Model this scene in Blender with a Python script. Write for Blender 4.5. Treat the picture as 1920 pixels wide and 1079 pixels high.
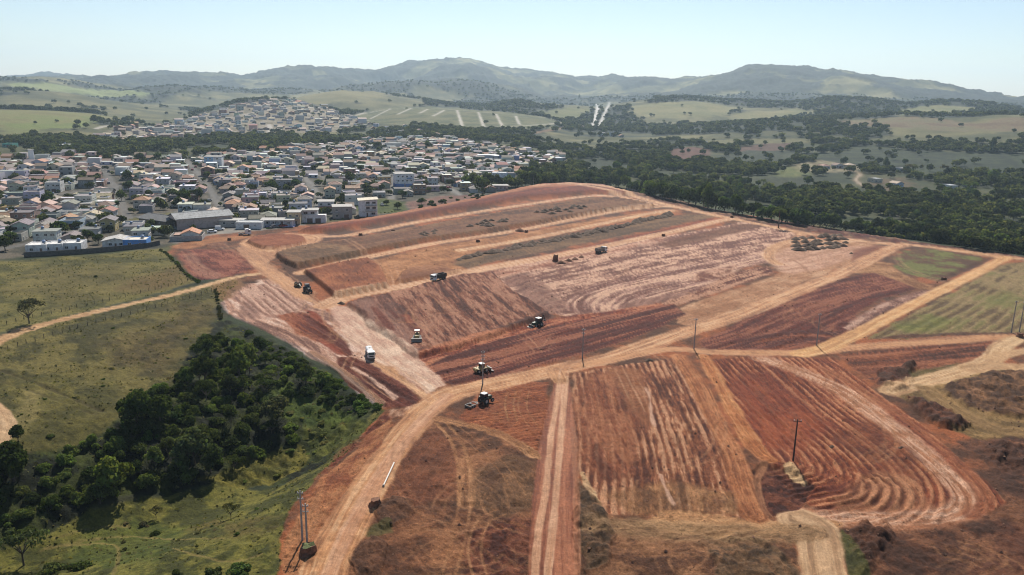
import bpy, bmesh, math, random
import numpy as np
from mathutils import Vector, Matrix
rad = math.radians
for _o in list(bpy.data.objects):
    bpy.data.objects.remove(_o)
scene = bpy.context.scene
COL = scene.collection

# ------------------------------------------------------------ camera, sky, sun, exposure
CAM_H = 65.0
PITCH = 13.95
ROLL = 1.1                         # the drone's gimbal hangs a little off level
FPX = 1493.3                       # focal length for a 1920 px wide frame (28 mm on 36 mm)
cam_d = bpy.data.cameras.new('camera'); cam_d.sensor_width = 36.0; cam_d.lens = 28.0
cam_d.clip_start = 0.5; cam_d.clip_end = 30000.0
cam = bpy.data.objects.new('camera', cam_d); COL.objects.link(cam)
_cp, _sp = math.cos(rad(PITCH)), math.sin(rad(PITCH)); _cr, _sr = math.cos(rad(ROLL)), math.sin(rad(ROLL))
FWD = np.array([0, _cp, -_sp]); RGT = np.array([_cr, _sp * _sr, _cp * _sr]); UPV = np.array([-_sr, _sp * _cr, _cp * _cr])
cam.matrix_world = Matrix(((RGT[0], UPV[0], -FWD[0], 0), (RGT[1], UPV[1], -FWD[1], 0), (RGT[2], UPV[2], -FWD[2], CAM_H), (0, 0, 0, 1)))
scene.camera = cam

SUN_EL = 46.0; SUN_AZ = 2.0        # degrees; azimuth to the right of the view direction
world = bpy.data.worlds.new('World'); scene.world = world; world.use_nodes = True
_nt = world.node_tree; _nt.nodes.clear()
_sky = _nt.nodes.new('ShaderNodeTexSky'); _sky.sky_type = 'NISHITA'; _sky.sun_disc = False
_sky.sun_elevation = rad(SUN_EL); _sky.sun_rotation = rad(SUN_AZ)
_sky.altitude = 800; _sky.air_density = 1.0; _sky.dust_density = 0.6; _sky.ozone_density = 2.0
_bg = _nt.nodes.new('ShaderNodeBackground'); _bg.inputs['Strength'].default_value = 0.076
_wo = _nt.nodes.new('ShaderNodeOutputWorld')
_nt.links.new(_sky.outputs[0], _bg.inputs['Color']); _nt.links.new(_bg.outputs[0], _wo.inputs['Surface'])
sun_d = bpy.data.lights.new('sun', 'SUN'); sun_d.energy = 5.0; sun_d.angle = rad(0.53)
sun_d.color = (1.0, 0.94, 0.85)
sun = bpy.data.objects.new('sun', sun_d); COL.objects.link(sun)
sun.rotation_euler = (-rad(90 - SUN_EL), 0, -rad(SUN_AZ))
vs = scene.view_settings
scene.display_settings.display_device = 'sRGB'
vs.view_transform = 'Standard'; vs.look = 'None'; vs.gamma = 1.0; vs.use_curve_mapping = False
vs.exposure = 0.5
cy = scene.cycles
cy.max_bounces = 4; cy.diffuse_bounces = 2; cy.glossy_bounces = 1; cy.transmission_bounces = 2
cy.transparent_max_bounces = 4; cy.volume_bounces = 0; cy.caustics_reflective = False; cy.caustics_refractive = False
cy.use_denoising = True; cy.filter_width = 1.1
try: cy.denoiser = 'OPENIMAGEDENOISE'
except Exception: pass

# ------------------------------------------------------------ small numeric helpers
rng = np.random.default_rng(7)
random.seed(11)
_TAB = rng.random((8, 256, 256)).astype(np.float32)
def noise(x, y, seed=0):
    x = np.asarray(x, np.float32) + seed * 17.31; y = np.asarray(y, np.float32) + seed * 9.77
    fx = np.floor(x); fy = np.floor(y)
    tx = x - fx; ty = y - fy
    ix = fx.astype(np.int64) & 255; iy = fy.astype(np.int64) & 255
    ix1 = (ix + 1) & 255; iy1 = (iy + 1) & 255
    t = _TAB[seed % 8]
    tx = tx * tx * (3 - 2 * tx); ty = ty * ty * (3 - 2 * ty)
    a = t[ix, iy]; b = t[ix1, iy]; c = t[ix, iy1]; d = t[ix1, iy1]
    return (a + (b - a) * tx) + ((c + (d - c) * tx) - (a + (b - a) * tx)) * ty      # 0..1
def fbm(x, y, seed=0, octv=4, gain=0.5):
    s = 0.0; a = 1.0; n = 0.0; f = 1.0
    for k in range(octv):
        s = s + a * noise(x * f, y * f, seed + k); n += a; a *= gain; f *= 2.03
    return s / n
def ss(a, b, x):
    t = np.clip((x - a) / (b - a), 0, 1); return t * t * (3 - 2 * t)
def lin(c):
    c = np.asarray(c, np.float64) / 255.0
    return np.where(c <= 0.04045, c / 12.92, ((c + 0.055) / 1.055) ** 2.4)
GAIN = 2.12                         # light falling on level ground with the sun and sky above
def A(*c): return lin(c) / GAIN     # base colour of a surface seen as sRGB c in full sun
def crom(pts, n=6):
    P = np.array(pts, float)
    if len(P) < 3: return P
    out = []
    for i in range(len(P) - 1):
        p0 = P[max(i - 1, 0)]; p1 = P[i]; p2 = P[i + 1]; p3 = P[min(i + 2, len(P) - 1)]
        for k in range(n):
            t = k / n
            out.append(0.5 * ((2 * p1) + (-p0 + p2) * t + (2 * p0 - 5 * p1 + 4 * p2 - p3) * t * t + (-p0 + 3 * p1 - 3 * p2 + p3) * t ** 3))
    out.append(P[-1]); return np.array(out)

# ------------------------------------------------------------ lay of the land
def pix_dir(px, py):
    px = np.asarray(px, float); py = np.asarray(py, float)
    r = (px - 960.0) / FPX; u = (539.5 - py) / FPX
    return FWD + r[..., None] * RGT + u[..., None] * UPV
def flat_at(px, py, z=0.0):
    d = pix_dir(px, py); t = (z - CAM_H) / d[..., 2]
    return d[..., :2] * t[..., None]
def crest_z(px, py, D):
    d = pix_dir(px, py); return CAM_H + D * d[..., 2] / np.hypot(d[..., 0], d[..., 1])
def az_px(x, y):                    # image column of a far point
    y = np.maximum(y, 1e-3)
    return 960 + FPX * (x * RGT[0] + y * RGT[1]) / (y * FWD[1])

RIDGES = [
 # (distance by column, front width, back width, crest list)
 ([(-900, 7200), (2800, 7200)], 1100, 800, [(-900,148),(-200,148),(0,147),(60,143),(95,138),(130,142),(170,147),(300,147),(600,149),(1000,150),(1060,150),(1200,152),(1260,154),(1400,160),(1700,180),(1920,192),(2800,200)]),
 ([(-900, 5200), (1100, 5500), (1300, 4600), (2800, 4300)], 1100, 700, [(-900,146),(-200,146),(0,147),(60,150),(150,144),(240,140),(300,138),(330,137),(400,141),(450,143),(480,139),(520,132),(570,128),(610,127),(650,132),(690,135),(720,131),(760,122),(790,116),(820,112),(880,112),(915,121),(960,131),(1000,136),(1040,138),(1080,146),(1110,147),(1140,144),(1170,148),(1210,146),(1240,149),(1270,151),(1300,149),(1330,144),(1370,138),(1395,128),(1440,125),(1500,127),(1530,132),(1555,131),(1580,135),(1620,141),(1680,150),(1750,160),(1800,169),(1850,177),(1920,184),(2200,196),(2800,200)]),
 ([(-900, 3300), (500, 3500), (1000, 3800), (2800, 3400)], 560, 520, [(-900,148),(-100,150),(0,147),(40,150),(120,154),(200,163),(300,166),(420,170),(520,172),(600,172),(660,164),(720,157),(790,155),(870,153),(930,156),(980,166),(1020,180),(1100,186),(1200,180),(1300,178),(1400,176),(1450,168),(1500,165),(1540,171),(1570,184),(1650,190),(1800,192),(1920,196),(2800,205)]),
 ([(-900, 2350), (2800, 2350)], 430, 330, [(-900,170),(-100,172),(0,170),(100,176),(180,184),(260,196),(330,206),(430,212),(520,196),(570,180),(640,172),(700,175),(760,184),(830,194),(900,196),(980,190),(1050,196),(1130,204),(1180,194),(1240,188),(1300,186),(1360,190),(1450,197),(1510,196),(1550,186),(1600,186),(1650,192),(1700,199),(1760,193),(1850,196),(1920,206),(2200,215),(2800,215)]),
 ([(-900, 1600), (300, 1600), (520, 1850), (760, 1750), (1000, 1680), (2800, 1500)], 400, 260, [(-900,205),(-100,204),(0,205),(90,207),(160,211),(230,222),(280,236),(330,226),(400,208),(450,196),(500,190),(540,188),(590,200),(640,212),(690,214),(740,206),(800,203),(850,205),(900,208),(960,214),(1020,222),(1070,236),(1150,250),(1250,242),(1350,234),(1430,228),(1520,224),(1620,220),(1700,217),(1800,220),(1880,216),(2100,220),(2800,220)]),
]
RAV = flat_at(*np.array([(760,772),(690,785),(560,790),(430,825),(250,880),(100,925),(-150,985),(-500,1080)]).T)
EDGE = flat_at(*np.array([(1010,352),(1070,346),(1150,350),(1250,372),(1350,395),(1450,412),(1560,432),(1700,450),(1850,468),(2000,490),(2300,540)]).T)
def seg_dist(x, y, P, signed=False):
    """distance to polyline P, and arc length of the nearest point (and side)"""
    best = np.full(x.shape, 1e12, np.float64); u = np.zeros(x.shape); sd = np.ones(x.shape); L = 0.0
    for i in range(len(P) - 1):
        ax, ay = P[i]; bx, by = P[i + 1]; dx, dy = bx - ax, by - ay; l2 = dx * dx + dy * dy + 1e-12; l = math.sqrt(l2)
        t = np.clip(((x - ax) * dx + (y - ay) * dy) / l2, 0, 1)
        d2 = (x - ax - t * dx) ** 2 + (y - ay - t * dy) ** 2
        m = d2 < best
        best = np.where(m, d2, best); u = np.where(m, L + t * l, u)
        if signed: sd = np.where(m, np.where(dx * (y - ay) - dy * (x - ax) >= 0, 1.0, -1.0), sd)
        L += l
    return np.sqrt(best), u, sd
def H0(x, y):
    x = np.asarray(x, np.float64); y = np.asarray(y, np.float64)
    D = np.hypot(x, y); px = np.clip(az_px(x, np.maximum(y, 5)), -900, 2800)
    z = -1.5 * ss(300, 430, D) + (fbm(x / 90., y / 90., 3, 3) - 0.5) * 2.4 * ss(60, 120, D)
    # beyond the far edge of the site the land falls into the valley
    near = D < 1300
    if near.any():
        xe = x[near]; ye = y[near]
        ey = np.interp(xe, EDGE[:, 0], EDGE[:, 1])
        fall = ss(4, 75, ye - ey - 4) * ss(-25, 40, xe - EDGE[0, 0])
        zz = z[near] - 11 * fall
        d, u, s = seg_dist(xe, ye, RAV)
        off = ss(-4, 26, RAV[0, 0] - xe)
        zz = zz - off * (9.0 * np.exp(-(d / 19.0) ** 2) + 2.5 * np.exp(-(d / 55.0) ** 2))
        z[near] = zz
        base = -9.0 + 0.0 * D
    z = z * (1 - ss(800, 1500, D)) - 9.0 * ss(800, 1500, D)
    m = D > 700
    if m.any():
        xm = x[m]; ym = y[m]; Dm = D[m]; pm = px[m]; zb = z[m]; acc = np.zeros_like(zb)
        warp = (fbm(xm / 420., ym / 420., 5, 3) - 0.5)
        Dw = Dm * (1 + 0.16 * warp)
        for dl, wf, wb, cr in RIDGES:
            c = np.array(cr, float); dd = np.array(dl, float)
            Dr = np.interp(pm, dd[:, 0], dd[:, 1])
            h = np.interp(pm, c[:, 0], crest_z(c[:, 0], c[:, 1], np.interp(c[:, 0], dd[:, 0], dd[:, 1])))
            k = Dw - Dr
            g = np.exp(-np.where(k < 0, (k / wf) ** 2, (k / wb) ** 2))
            e = (h - zb) * g
            acc = np.where(np.abs(e) > np.abs(acc), e, acc) if False else np.maximum(acc, e)
        gul = fbm(xm / 260. + warp, ym / 260., 2, 4) - 0.5
        z[m] = zb + acc + gul * np.clip((Dm - 1000) / 2000., 0, 1) * 34 * ss(2, 30, acc + 5)
    return z
def at(px, py):
    """points of the photograph -> ground points (first hit of the view ray with the land)"""
    px = np.atleast_1d(np.asarray(px, float)); py = np.atleast_1d(np.asarray(py, float))
    d = pix_dir(px, py); d = d / np.hypot(d[:, 0], d[:, 1])[:, None]
    ts = np.concatenate([np.linspace(30, 300, 130), 300 * 1.006 ** np.arange(1, 600)])
    X = d[:, 0][:, None] * ts; Y = d[:, 1][:, None] * ts; Z = CAM_H + d[:, 2][:, None] * ts
    below = Z < H0(X, Y)
    hit = below.argmax(1); hit = np.where(below.any(1), np.maximum(hit, 1), len(ts) - 1)
    a = ts[hit - 1]; b = ts[hit]
    for _ in range(22):
        m = 0.5 * (a + b); bl = (CAM_H + d[:, 2] * m) < H0(d[:, 0] * m, d[:, 1] * m)
        b = np.where(bl, m, b); a = np.where(bl, a, m)
    x = d[:, 0] * b; y = d[:, 1] * b
    return np.stack([x, y, H0(x, y)], -1)
def wp(pts): 
    P = np.array(pts, float); return at(P[:, 0], P[:, 1])[:, :2]
# ------------------------------------------------------------ the ground sheet
# rows: closely spaced near by, opening up with distance; columns: even angles around the viewpoint
_rows = [12, 25, 40, 52, 60, 65]
_py = 1210.0
while True:
    d_ = pix_dir(np.array(960.0), np.array(_py)); D_ = CAM_H * math.hypot(d_[0], d_[1]) / -d_[2]
    if D_ > 950: break
    if D_ > _rows[-1] + 0.05: _rows.append(D_)
    _py -= 2.0
while _rows[-1] < 9600: _rows.append(_rows[-1] * 1.0062)
RR = np.array(_rows)
_az = np.concatenate([np.arange(-74, -38.7, 1.5), np.arange(-38, 38.05, 0.079), np.arange(39.4, 75, 1.5)])
AZ = np.radians(_az)
NR, NA = len(RR), len(AZ)
gR, gA = np.meshgrid(RR, AZ, indexing='ij')
X = (gR * np.sin(gA)).ravel(); Y = (gR * np.cos(gA)).ravel(); DD = gR.ravel()
SP = np.repeat(np.gradient(RR), NA)             # spacing of the rows
Z0 = H0(X, Y)
N = len(X)
C = np.zeros((N, 3)); DH = np.zeros(N); CLS = np.zeros(N, np.int8); RGH = np.full(N, 0.25)
FLOW = np.stack([X / 0.9, Y / 0.9, np.zeros(N)], -1)   # grain of the surface: along, across, lot
FOR = np.zeros(N)                                # woodland cover
PXC = az_px(X, np.maximum(Y, 1))

def ramp(cols, s):
    cs = [np.asarray(c) for c in cols]; k = len(cs)
    if k == 1: return np.repeat(cs[0][None], len(s), 0)
    p = np.linspace(0.2, 0.8, k)
    return np.stack([np.interp(s, p, [c[i] for c in cs]) for i in range(3)], -1)
def inside(x, y, P):
    r = np.zeros(x.shape, bool); j = len(P) - 1
    for i in range(len(P)):
        xi, yi = P[i]; xj, yj = P[j]
        c = ((yi > y) != (yj > y)) & (x < (xj - xi) * (y - yi) / (yj - yi + 1e-12) + xi)
        r ^= c; j = i
    return r
_seed = [1]
def window(P, m):
    lo = P.min(0) - m; hi = P.max(0) + m
    return np.nonzero((X > lo[0]) & (X < hi[0]) & (Y > lo[1]) & (Y < hi[1]))[0]
def poly(pts, cols, edge=0.8, wob=0.8, guide=None, Lu=22., Lv=1.3, con=1.0, amp=0.0, h=0.0, hedge=1.2, iso=0.35, iscale=6.0,
         rough=0.0, rscale=1.6, cls=None, alpha=1.0, rgh=None, lines=0.0, fall=None, warp=0.6, fo=None, ctrl=0):
    _seed[0] += 1; sd_ = _seed[0]
    P = wp(crom(pts + [pts[0]], 3)[:-1]) if ctrl else wp(pts)
    ix = window(P, edge * 3 + 3)
    if len(ix) == 0: return
    x = X[ix]; y = Y[ix]; sp = SP[ix]
    d, _, _ = seg_dist(x, y, np.vstack([P, P[:1]]))
    sd = np.where(inside(x, y, P), d, -d)
    sd = sd + (fbm(x / 5., y / 5., sd_, 3) - 0.5) * 2 * wob + (fbm(x / 1.1, y / 1.1, sd_ + 3, 2) - 0.5) * 0.5 * wob
    if wob > 0.3: sd = sd + (fbm(x / 15., y / 15., sd_ + 5, 2) - 0.5) * 2.6 * wob
    e = np.maximum(edge * np.clip(np.hypot(x, y) / 330., 0.3, 1), 0.45 * sp)
    m = ss(-1, 1, sd / e) * alpha
    k = m > 0.002
    ix = ix[k]; x = x[k]; y = y[k]; m = m[k]; sd = sd[k]; sp = sp[k]
    if len(ix) == 0: return
    si = fbm(x / iscale, y / iscale, sd_ + 1, 7, 0.66)
    if guide is not None:
        g = wp(crom(guide, 5)); t0 = g[0] - g[1]; t1 = g[-1] - g[-2]
        g = np.vstack([g[0] + t0 / np.hypot(*t0) * 80, g, g[-1] + t1 / np.hypot(*t1) * 80])
        v, u, sg = seg_dist(x, y, g, True); v = v * sg
        v = v + (fbm(u / 17., v / 6., sd_ + 2, 2) - 0.5) * 1.6 * warp
        st = 0.68 * fbm(u / (Lu * 0.6), v / Lv, sd_ + 4, 5, 0.72) + 0.32 * noise(u / (Lu * 2.2), v / (Lv * 2.6), sd_ + 6)
        s = (1 - iso) * st + iso * si
        s2 = fbm(u / (Lu * 1.4), v / Lv, sd_ + 4, 2, 0.6)
        fade = np.clip(Lv / (0.9 * sp), 0.0, 1)
        DH[ix] += amp * (s2 - 0.5) * 2.3 * m * fade
        if lines:
            ln = np.sin(2 * np.pi * v / lines) * (0.25 + 1.1 * ss(0.3, 0.62, fbm(u / 7., v / (lines * 2.3), sd_, 2)))
            f2 = np.clip(lines / (2.0 * sp), 0, 1)
            DH[ix] += 0.11 * ln * m * f2
            s = s + 0.09 * ln * f2
    else:
        s = si
    s = (s - 0.5) * 2.3 * con + 0.5
    c = ramp(cols, s)
    C[ix] = C[ix] * (1 - m[:, None]) + c * m[:, None]
    fm = ix[m > 0.45]
    if guide is not None: FLOW[fm] = np.stack([u / 1.3, v / 0.42, v * 0 + sd_ * 3.7], -1)[m > 0.45]
    else: FLOW[fm] = np.stack([x / 0.8, y / 0.8, x * 0 + sd_ * 3.7], -1)[m > 0.45]
    if h: DH[ix] += h * ss(-hedge * 0.5, hedge * 0.5, sd)
    if rough:
        a = fbm(x / rscale, y / rscale, sd_ + 2, 4, 0.55); b = 1 - np.abs(2 * fbm(x / (rscale * 2.3), y / (rscale * 2.3), sd_ + 5, 3) - 1) * 2
        f = np.clip(rscale / (0.8 * sp), 0.1, 1)
        DH[ix] += rough * ((a - 0.5) * 2.6 + (b - 0.6) * 0.8) * m * f
    if rgh is not None: RGH[ix] = RGH[ix] * (1 - m) + rgh * m
    if cls is not None: CLS[ix[m > 0.5]] = cls
    if fo is not None: FOR[ix] = FOR[ix] * (1 - m) + fo * m
def road(pts, w, cols, edge=0.7, wob=0.5, depth=0.0, alpha=1.0, cls=1, Lv=0.55, Lu=26., con=1.0, wheels=None, berm=0.0, fray=0.0):
    _seed[0] += 1; sd_ = _seed[0]
    P = wp(crom(pts, 6))
    ix = window(P, w + 4)
    if len(ix) == 0: return
    x = X[ix]; y = Y[ix]; sp = SP[ix]
    v, u, sg = seg_dist(x, y, P, True); vs_ = v * sg
    wv = w * 0.5 * (1 + 0.25 * (noise(u / 25., u * 0 + 3, sd_) - 0.5)) + fray * (fbm(u / 9., vs_ / 1.0, sd_ + 3, 3) - 0.5) * 2
    q = wv - v + (fbm(x / 4., y / 4., sd_, 3) - 0.5) * 2 * wob
    e = np.maximum(edge * np.clip(np.hypot(x, y) / 330., 0.3, 1), 0.35 * sp)
    m = ss(-1, 1, q / e) * alpha
    k = m > 0.002; ix = ix[k]; m = m[k]; u = u[k]; vs_ = vs_[k]; x = x[k]; y = y[k]; sp = sp[k]; v = v[k]; q = q[k]
    if len(ix) == 0: return
    vv = vs_ + (noise(u / 22., u * 0, sd_ + 2) - 0.5) * 1.0
    s = 0.65 * fbm(u / Lu, vv / Lv, sd_ + 4, 4, 0.68) + 0.35 * fbm(x / 3.5, y / 3.5, sd_ + 5, 4)
    s = (s - 0.5) * 2.2 * con + 0.5
    if wheels:
        for off in wheels:
            s = s + 0.30 * np.exp(-((vv - off) / 0.42) ** 2)
            DH[ix] -= 0.07 * np.exp(-((vv - off) / 0.35) ** 2) * m * np.clip(0.9 / sp, 0, 1)
    c = ramp(cols, s)
    C[ix] = C[ix] * (1 - m[:, None]) + c * m[:, None]
    FLOW[ix[m > 0.45]] = np.stack([u / 2.4, vv / 0.32, u * 0 + sd_ * 3.7], -1)[m > 0.45]
    if depth: DH[ix] -= depth * m
    if berm: DH[ix] += berm * np.exp(-((v - w * 0.5) / 0.7) ** 2) * np.clip(1.2 / sp, 0, 1)
    DH[ix] += (fbm(u / 8., vv / 0.5, sd_ + 1, 3) - 0.5) * 0.16 * m * np.clip(0.6 / sp, 0, 1)
    if cls is not None: CLS[ix[m > 0.5]] = cls
    FOR[ix] *= (1 - m)
def tracks(pts, gauge=1.9, w=0.42, cols=None, alpha=0.8):
    """the two wheel marks of one passage"""
    P = crom(pts, 6); W = wp(P)
    T = np.gradient(W, axis=0); T /= np.hypot(T[:, 0], T[:, 1])[:, None]; Nn = np.stack([-T[:, 1], T[:, 0]], -1)
    for s in (-0.5, 0.5):
        Q = W + Nn * gauge * s
        _seed[0] += 1
        ix = window(Q, 2.5); x = X[ix]; y = Y[ix]; sp = SP[ix]
        v, u, sg = seg_dist(x, y, Q, True)
        wb = np.maximum(w * 0.5, 0.25 * sp)
        m = ss(1.5, 0.4, v / wb) * alpha * np.clip(w / (0.5 * sp), 0.15, 1) * (0.45 + 0.75 * noise(u / 6., u * 0 + s, _seed[0]))
        m = np.clip(m, 0, 1)
        c = ramp(cols, fbm(u / 4., v, _seed[0], 3))
        C[ix] = C[ix] * (1 - m[:, None]) + c * m[:, None]
        DH[ix] -= 0.07 * m * np.clip(0.7 / sp, 0, 1)

# ---- far country: pasture and woodland by slope, height and chance
_n1 = fbm(X / 240., Y / 240., 1, 4); _n2 = fbm(X / 60., Y / 60., 4, 4); _n3 = fbm(X / 14., Y / 14., 6, 3)
_past = ramp([A(104, 104, 62), A(130, 124, 78), A(158, 146, 98)], (_n2 - 0.5) * 2 + 0.5)
_wood = ramp([A(30, 42, 24), A(46, 58, 34), A(66, 76, 46)], (_n3 - 0.5) * 2.4 + 0.5)
_wc = ss(0.46, 0.53, _n1 + 0.25 * (_n2 - 0.5) + 0.09 * np.clip((DD - 2600) / 2600., 0, 1) + 0.035)
_wc = np.where(DD < 900, np.maximum(_wc, 0.0), _wc)
FOR[:] = _wc
C[:] = _past * (1 - _wc[:, None]) + _wood * _wc[:, None]
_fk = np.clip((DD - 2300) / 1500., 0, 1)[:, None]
C[:] = C * (1 - _fk) + (_past * 1.3 * (1 - _wc[:, None]) + _wood * 0.85 * _wc[:, None]) * (0.75 + 0.5 * _n2[:, None]) * _fk  # far relief put into the colour: pasture lightened like sunlit ridges, woods darkened
DH += (fbm(X / 130., Y / 130., 14, 4, 0.55) - 0.5) * 46 * np.clip((DD - 2300) / 2200., 0, 1)
DH += np.where(DD > 2000, _wc * _n3 * 10.0 * np.clip((DD - 2000) / 1200., 0, 1), 0)
# valley between site and hills: mixed green
poly([(-300,300),(200,262),(480,262),(700,250),(960,262),(1080,280),(1250,262),(1500,262),(1920,285),(2300,300),(2300,560),(1920,480),(1500,425),(1060,345),(500,430),(300,470),(-300,520)],
     [A(48,56,30), A(70,76,40), A(98,98,56)], edge=6, wob=6, iscale=25, con=1.2, cls=0, fo=0.75)
_patch = fbm(X / 62., Y / 62., 27, 3)
_vm = (CLS == 0) & (DD > 330) & (DD < 1500) & (FOR > 0.6) & (_patch > 0.55)
FOR[_vm] = 0.1; C[_vm] = ramp([A(54, 66, 32), A(76, 84, 44), A(104, 102, 60)], (_n2[_vm] - 0.5) * 2.4 + 0.5)
# named far fields
poly([(-200,204),(0,206),(90,208),(180,215),(225,222),(150,232),(60,239),(-200,242)], [A(150,140,84), A(165,156,96), A(150,156,84)], edge=8, wob=8, iscale=40, con=0.8, fo=0.02, cls=4)
poly([(10,232),(120,232),(190,226),(150,240),(40,246)], [A(140,150,74), A(158,166,88)], edge=8, wob=8, iscale=40, fo=0.02, cls=4)
poly([(15,240),(90,242),(60,252),(5,250)], [A(150,150,88)], edge=8, wob=8, fo=0.02, cls=4)
poly([(20,156),(120,162),(210,170),(285,178),(270,183),(150,176),(20,163)], [A(170,178,104), A(188,190,120)], edge=15, wob=10, iscale=60, fo=0.0, cls=4)
poly([(545,182),(600,174),(680,172),(760,180),(700,192),(600,197),(545,192)], [A(150,140,92), A(175,160,108)], edge=15, wob=12, iscale=60, fo=0.05, cls=4)
poly([(1010,212),(1060,202),(1105,205),(1090,222),(1040,225)], [A(140,140,84), A(165,158,100)], edge=12, wob=12, iscale=60, fo=0.05, cls=4)
poly([(1180,200),(1250,192),(1340,195),(1400,205),(1330,222),(1230,222),(1180,214)], [A(150,145,92), A(178,164,110)], edge=12, wob=14, iscale=50, fo=0.08, cls=4)
poly([(1380,212),(1500,205),(1530,212),(1420,224),(1370,224)], [A(150,145,92), A(178,164,110)], edge=12, wob=10, iscale=50, fo=0.08, cls=4)
poly([(1690,205),(1780,198),(1840,204),(1760,216),(1690,218)], [A(150,150,96), A(172,162,112)], edge=12, wob=8, iscale=50, fo=0.04, cls=4)
poly([(1560,228),(1640,222),(1700,219),(1760,222),(1830,232),(1900,220),(2100,224),(2100,250),(1920,246),(1850,246),(1700,240),(1600,236)], [A(140,112,84), A(160,134,102), A(150,138,100)], edge=8, wob=6, iscale=40, fo=0.03, cls=4)
poly([(1255,280),(1300,276),(1330,280),(1330,300),(1290,305),(1258,302)], [A(118,72,58), A(140,92,74)], edge=4, wob=3, fo=0.0, cls=4)
poly([(1380,278),(1440,268),(1500,265),(1480,280),(1390,290)], [A(112,76,62), A(130,96,78)], edge=4, wob=3, fo=0.0, cls=4)
poly([(1448,322),(1475,312),(1505,312),(1535,320),(1500,334),(1470,338)], [A(112,120,58), A(140,140,76)], edge=3, wob=3, fo=0.0, cls=4)
poly([(1490,308),(1540,300),(1615,304),(1620,318),(1560,324),(1500,322)], [A(150,130,96), A(190,172,140)], edge=3, wob=3, fo=0.0, cls=4)
poly([(1630,338),(1700,332),(1720,352),(1660,366),(1625,352)], [A(90,84,52), A(130,104,76)], edge=4, wob=4, fo=0.0, cls=4)
road([(1590,318),(1612,326),(1606,340),(1640,360)], 4.0, [A(170,140,110), A(200,172,140)], edge=1.5, wob=1, cls=5)
road([(1670,405),(1720,408),(1770,415),(1800,420)], 5.0, [A(180,166,146), A(206,192,170)], edge=1.5, wob=1, cls=5)
poly([(1430,302),(1470,298),(1470,308),(1440,312)], [A(110,130,60)], edge=3, wob=3, fo=0.0, cls=4)
poly([(1290,265),(1420,258),(1560,262),(1500,268),(1330,272)], [A(126,120,78), A(150,140,92)], edge=5, wob=5, fo=0.1, cls=4)
poly([(1500,290),(1640,280),(1800,286),(2000,292),(2000,330),(1850,326),(1700,322),(1560,305)], [A(40,52,28), A(58,70,36), A(76,86,46)], guide=[(1500,300),(1990,315)], Lu=12, Lv=4., lines=7., iso=0.25, con=1.3, edge=5, wob=4, fo=0.0, cls=4)
poly([(1310,300),(1400,282),(1500,285),(1480,305),(1400,312)], [A(40,52,28), A(58,70,36), A(84,88,54)], guide=[(1310,300),(1490,290)], Lu=12, Lv=4., lines=7., edge=5, wob=4, fo=0.0, cls=4)
poly([(1400,334),(1520,330),(1560,352),(1450,352)], [A(52,60,32), A(74,80,44)], edge=5, wob=6, fo=0.25)
# subdivision with pale streets on the hill
poly([(655,222),(690,208),(740,200),(800,200),(860,203),(930,208),(990,216),(1060,232),(1000,244),(900,246),(840,240),(760,236),(690,232)], [A(104,108,66), A(130,130,84), A(150,140,98)], edge=8, wob=6, iscale=30, fo=0.05, cls=4)
for a, b in [((857,207),(870,245)),((897,211),(907,238)),((930,214),(942,237)),((967,218),(974,234)),((733,204),(695,223)),((772,203),(745,215)),((802,205),(786,213)),((833,207),(812,218)),((688,210),(663,218))]:
    road([a, ((a[0]+b[0])/2, (a[1]+b[1])/2), b], 6.0, [A(180,170,150), A(204,194,174)], edge=1.5, wob=0.6, cls=5, Lv=3)
road([(870,245),(900,239),(945,238),(1000,235),(1060,231)], 6.0, [A(170,160,136), A(190,178,154)], edge=2, wob=1, cls=5, Lv=3)
road([(663,218),(720,207),(800,203),(870,208),(930,213),(990,218),(1080,228)], 5.0, [A(160,150,124), A(186,174,150)], edge=2, wob=1, cls=5, Lv=3)
road([(1000,250),(1060,240),(1120,236),(1160,242)], 9.0, [A(150,112,86), A(170,134,104)], edge=3, wob=3, cls=0, Lv=3)
road([(1118,197),(1121,205),(1116,222),(1112,240)], 11.0, [A(228,222,212), A(240,234,226)], edge=2, wob=1, cls=5, Lv=3)
road([(1143,193),(1138,204),(1130,222),(1122,243)], 9.0, [A(200,194,184), A(226,220,210)], edge=2, wob=2, cls=5, Lv=3)
# town ground
TOWN = [(-250,520),(-250,306),(0,300),(120,294),(350,296),(480,288),(560,276),(720,262),(860,262),(960,280),(1060,290),(1070,300),(1000,318),(960,348),(930,364),(880,378),(740,400),(620,415),(500,430),(400,440),(340,452),(290,466),(150,474),(0,486)]
poly(TOWN, [A(58,58,42), A(84,78,62), A(116,104,86)], edge=3, wob=3, iscale=11, con=1.3, cls=3, fo=0.0)
TOWNHILL = [(150,262),(210,246),(290,236),(360,222),(420,204),(470,192),(530,188),(590,198),(640,212),(670,226),(690,236),(660,246),(560,250),(480,250),(400,258),(300,264),(220,268)]
poly(TOWNHILL, [A(128,116,88), A(156,142,114), A(176,162,138)], edge=8, wob=8, iscale=16, con=1.2, cls=3, fo=0.0)
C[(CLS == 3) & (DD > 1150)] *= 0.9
for p, w in [([(362,222),(366,232),(380,243)], 9), ([(505,234),(506,248),(507,258)], 9), ([(380,240),(430,222),(520,205),(600,202)], 5), ([(410,236),(480,222),(540,216),(600,212)], 5), ([(575,205),(610,212),(650,220),(690,226)], 6), ([(180,242),(205,236),(230,240)], 6)]:
    road(p, w, [A(176,166,150), A(206,196,182)], edge=2, wob=1, cls=5, Lv=3)
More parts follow.
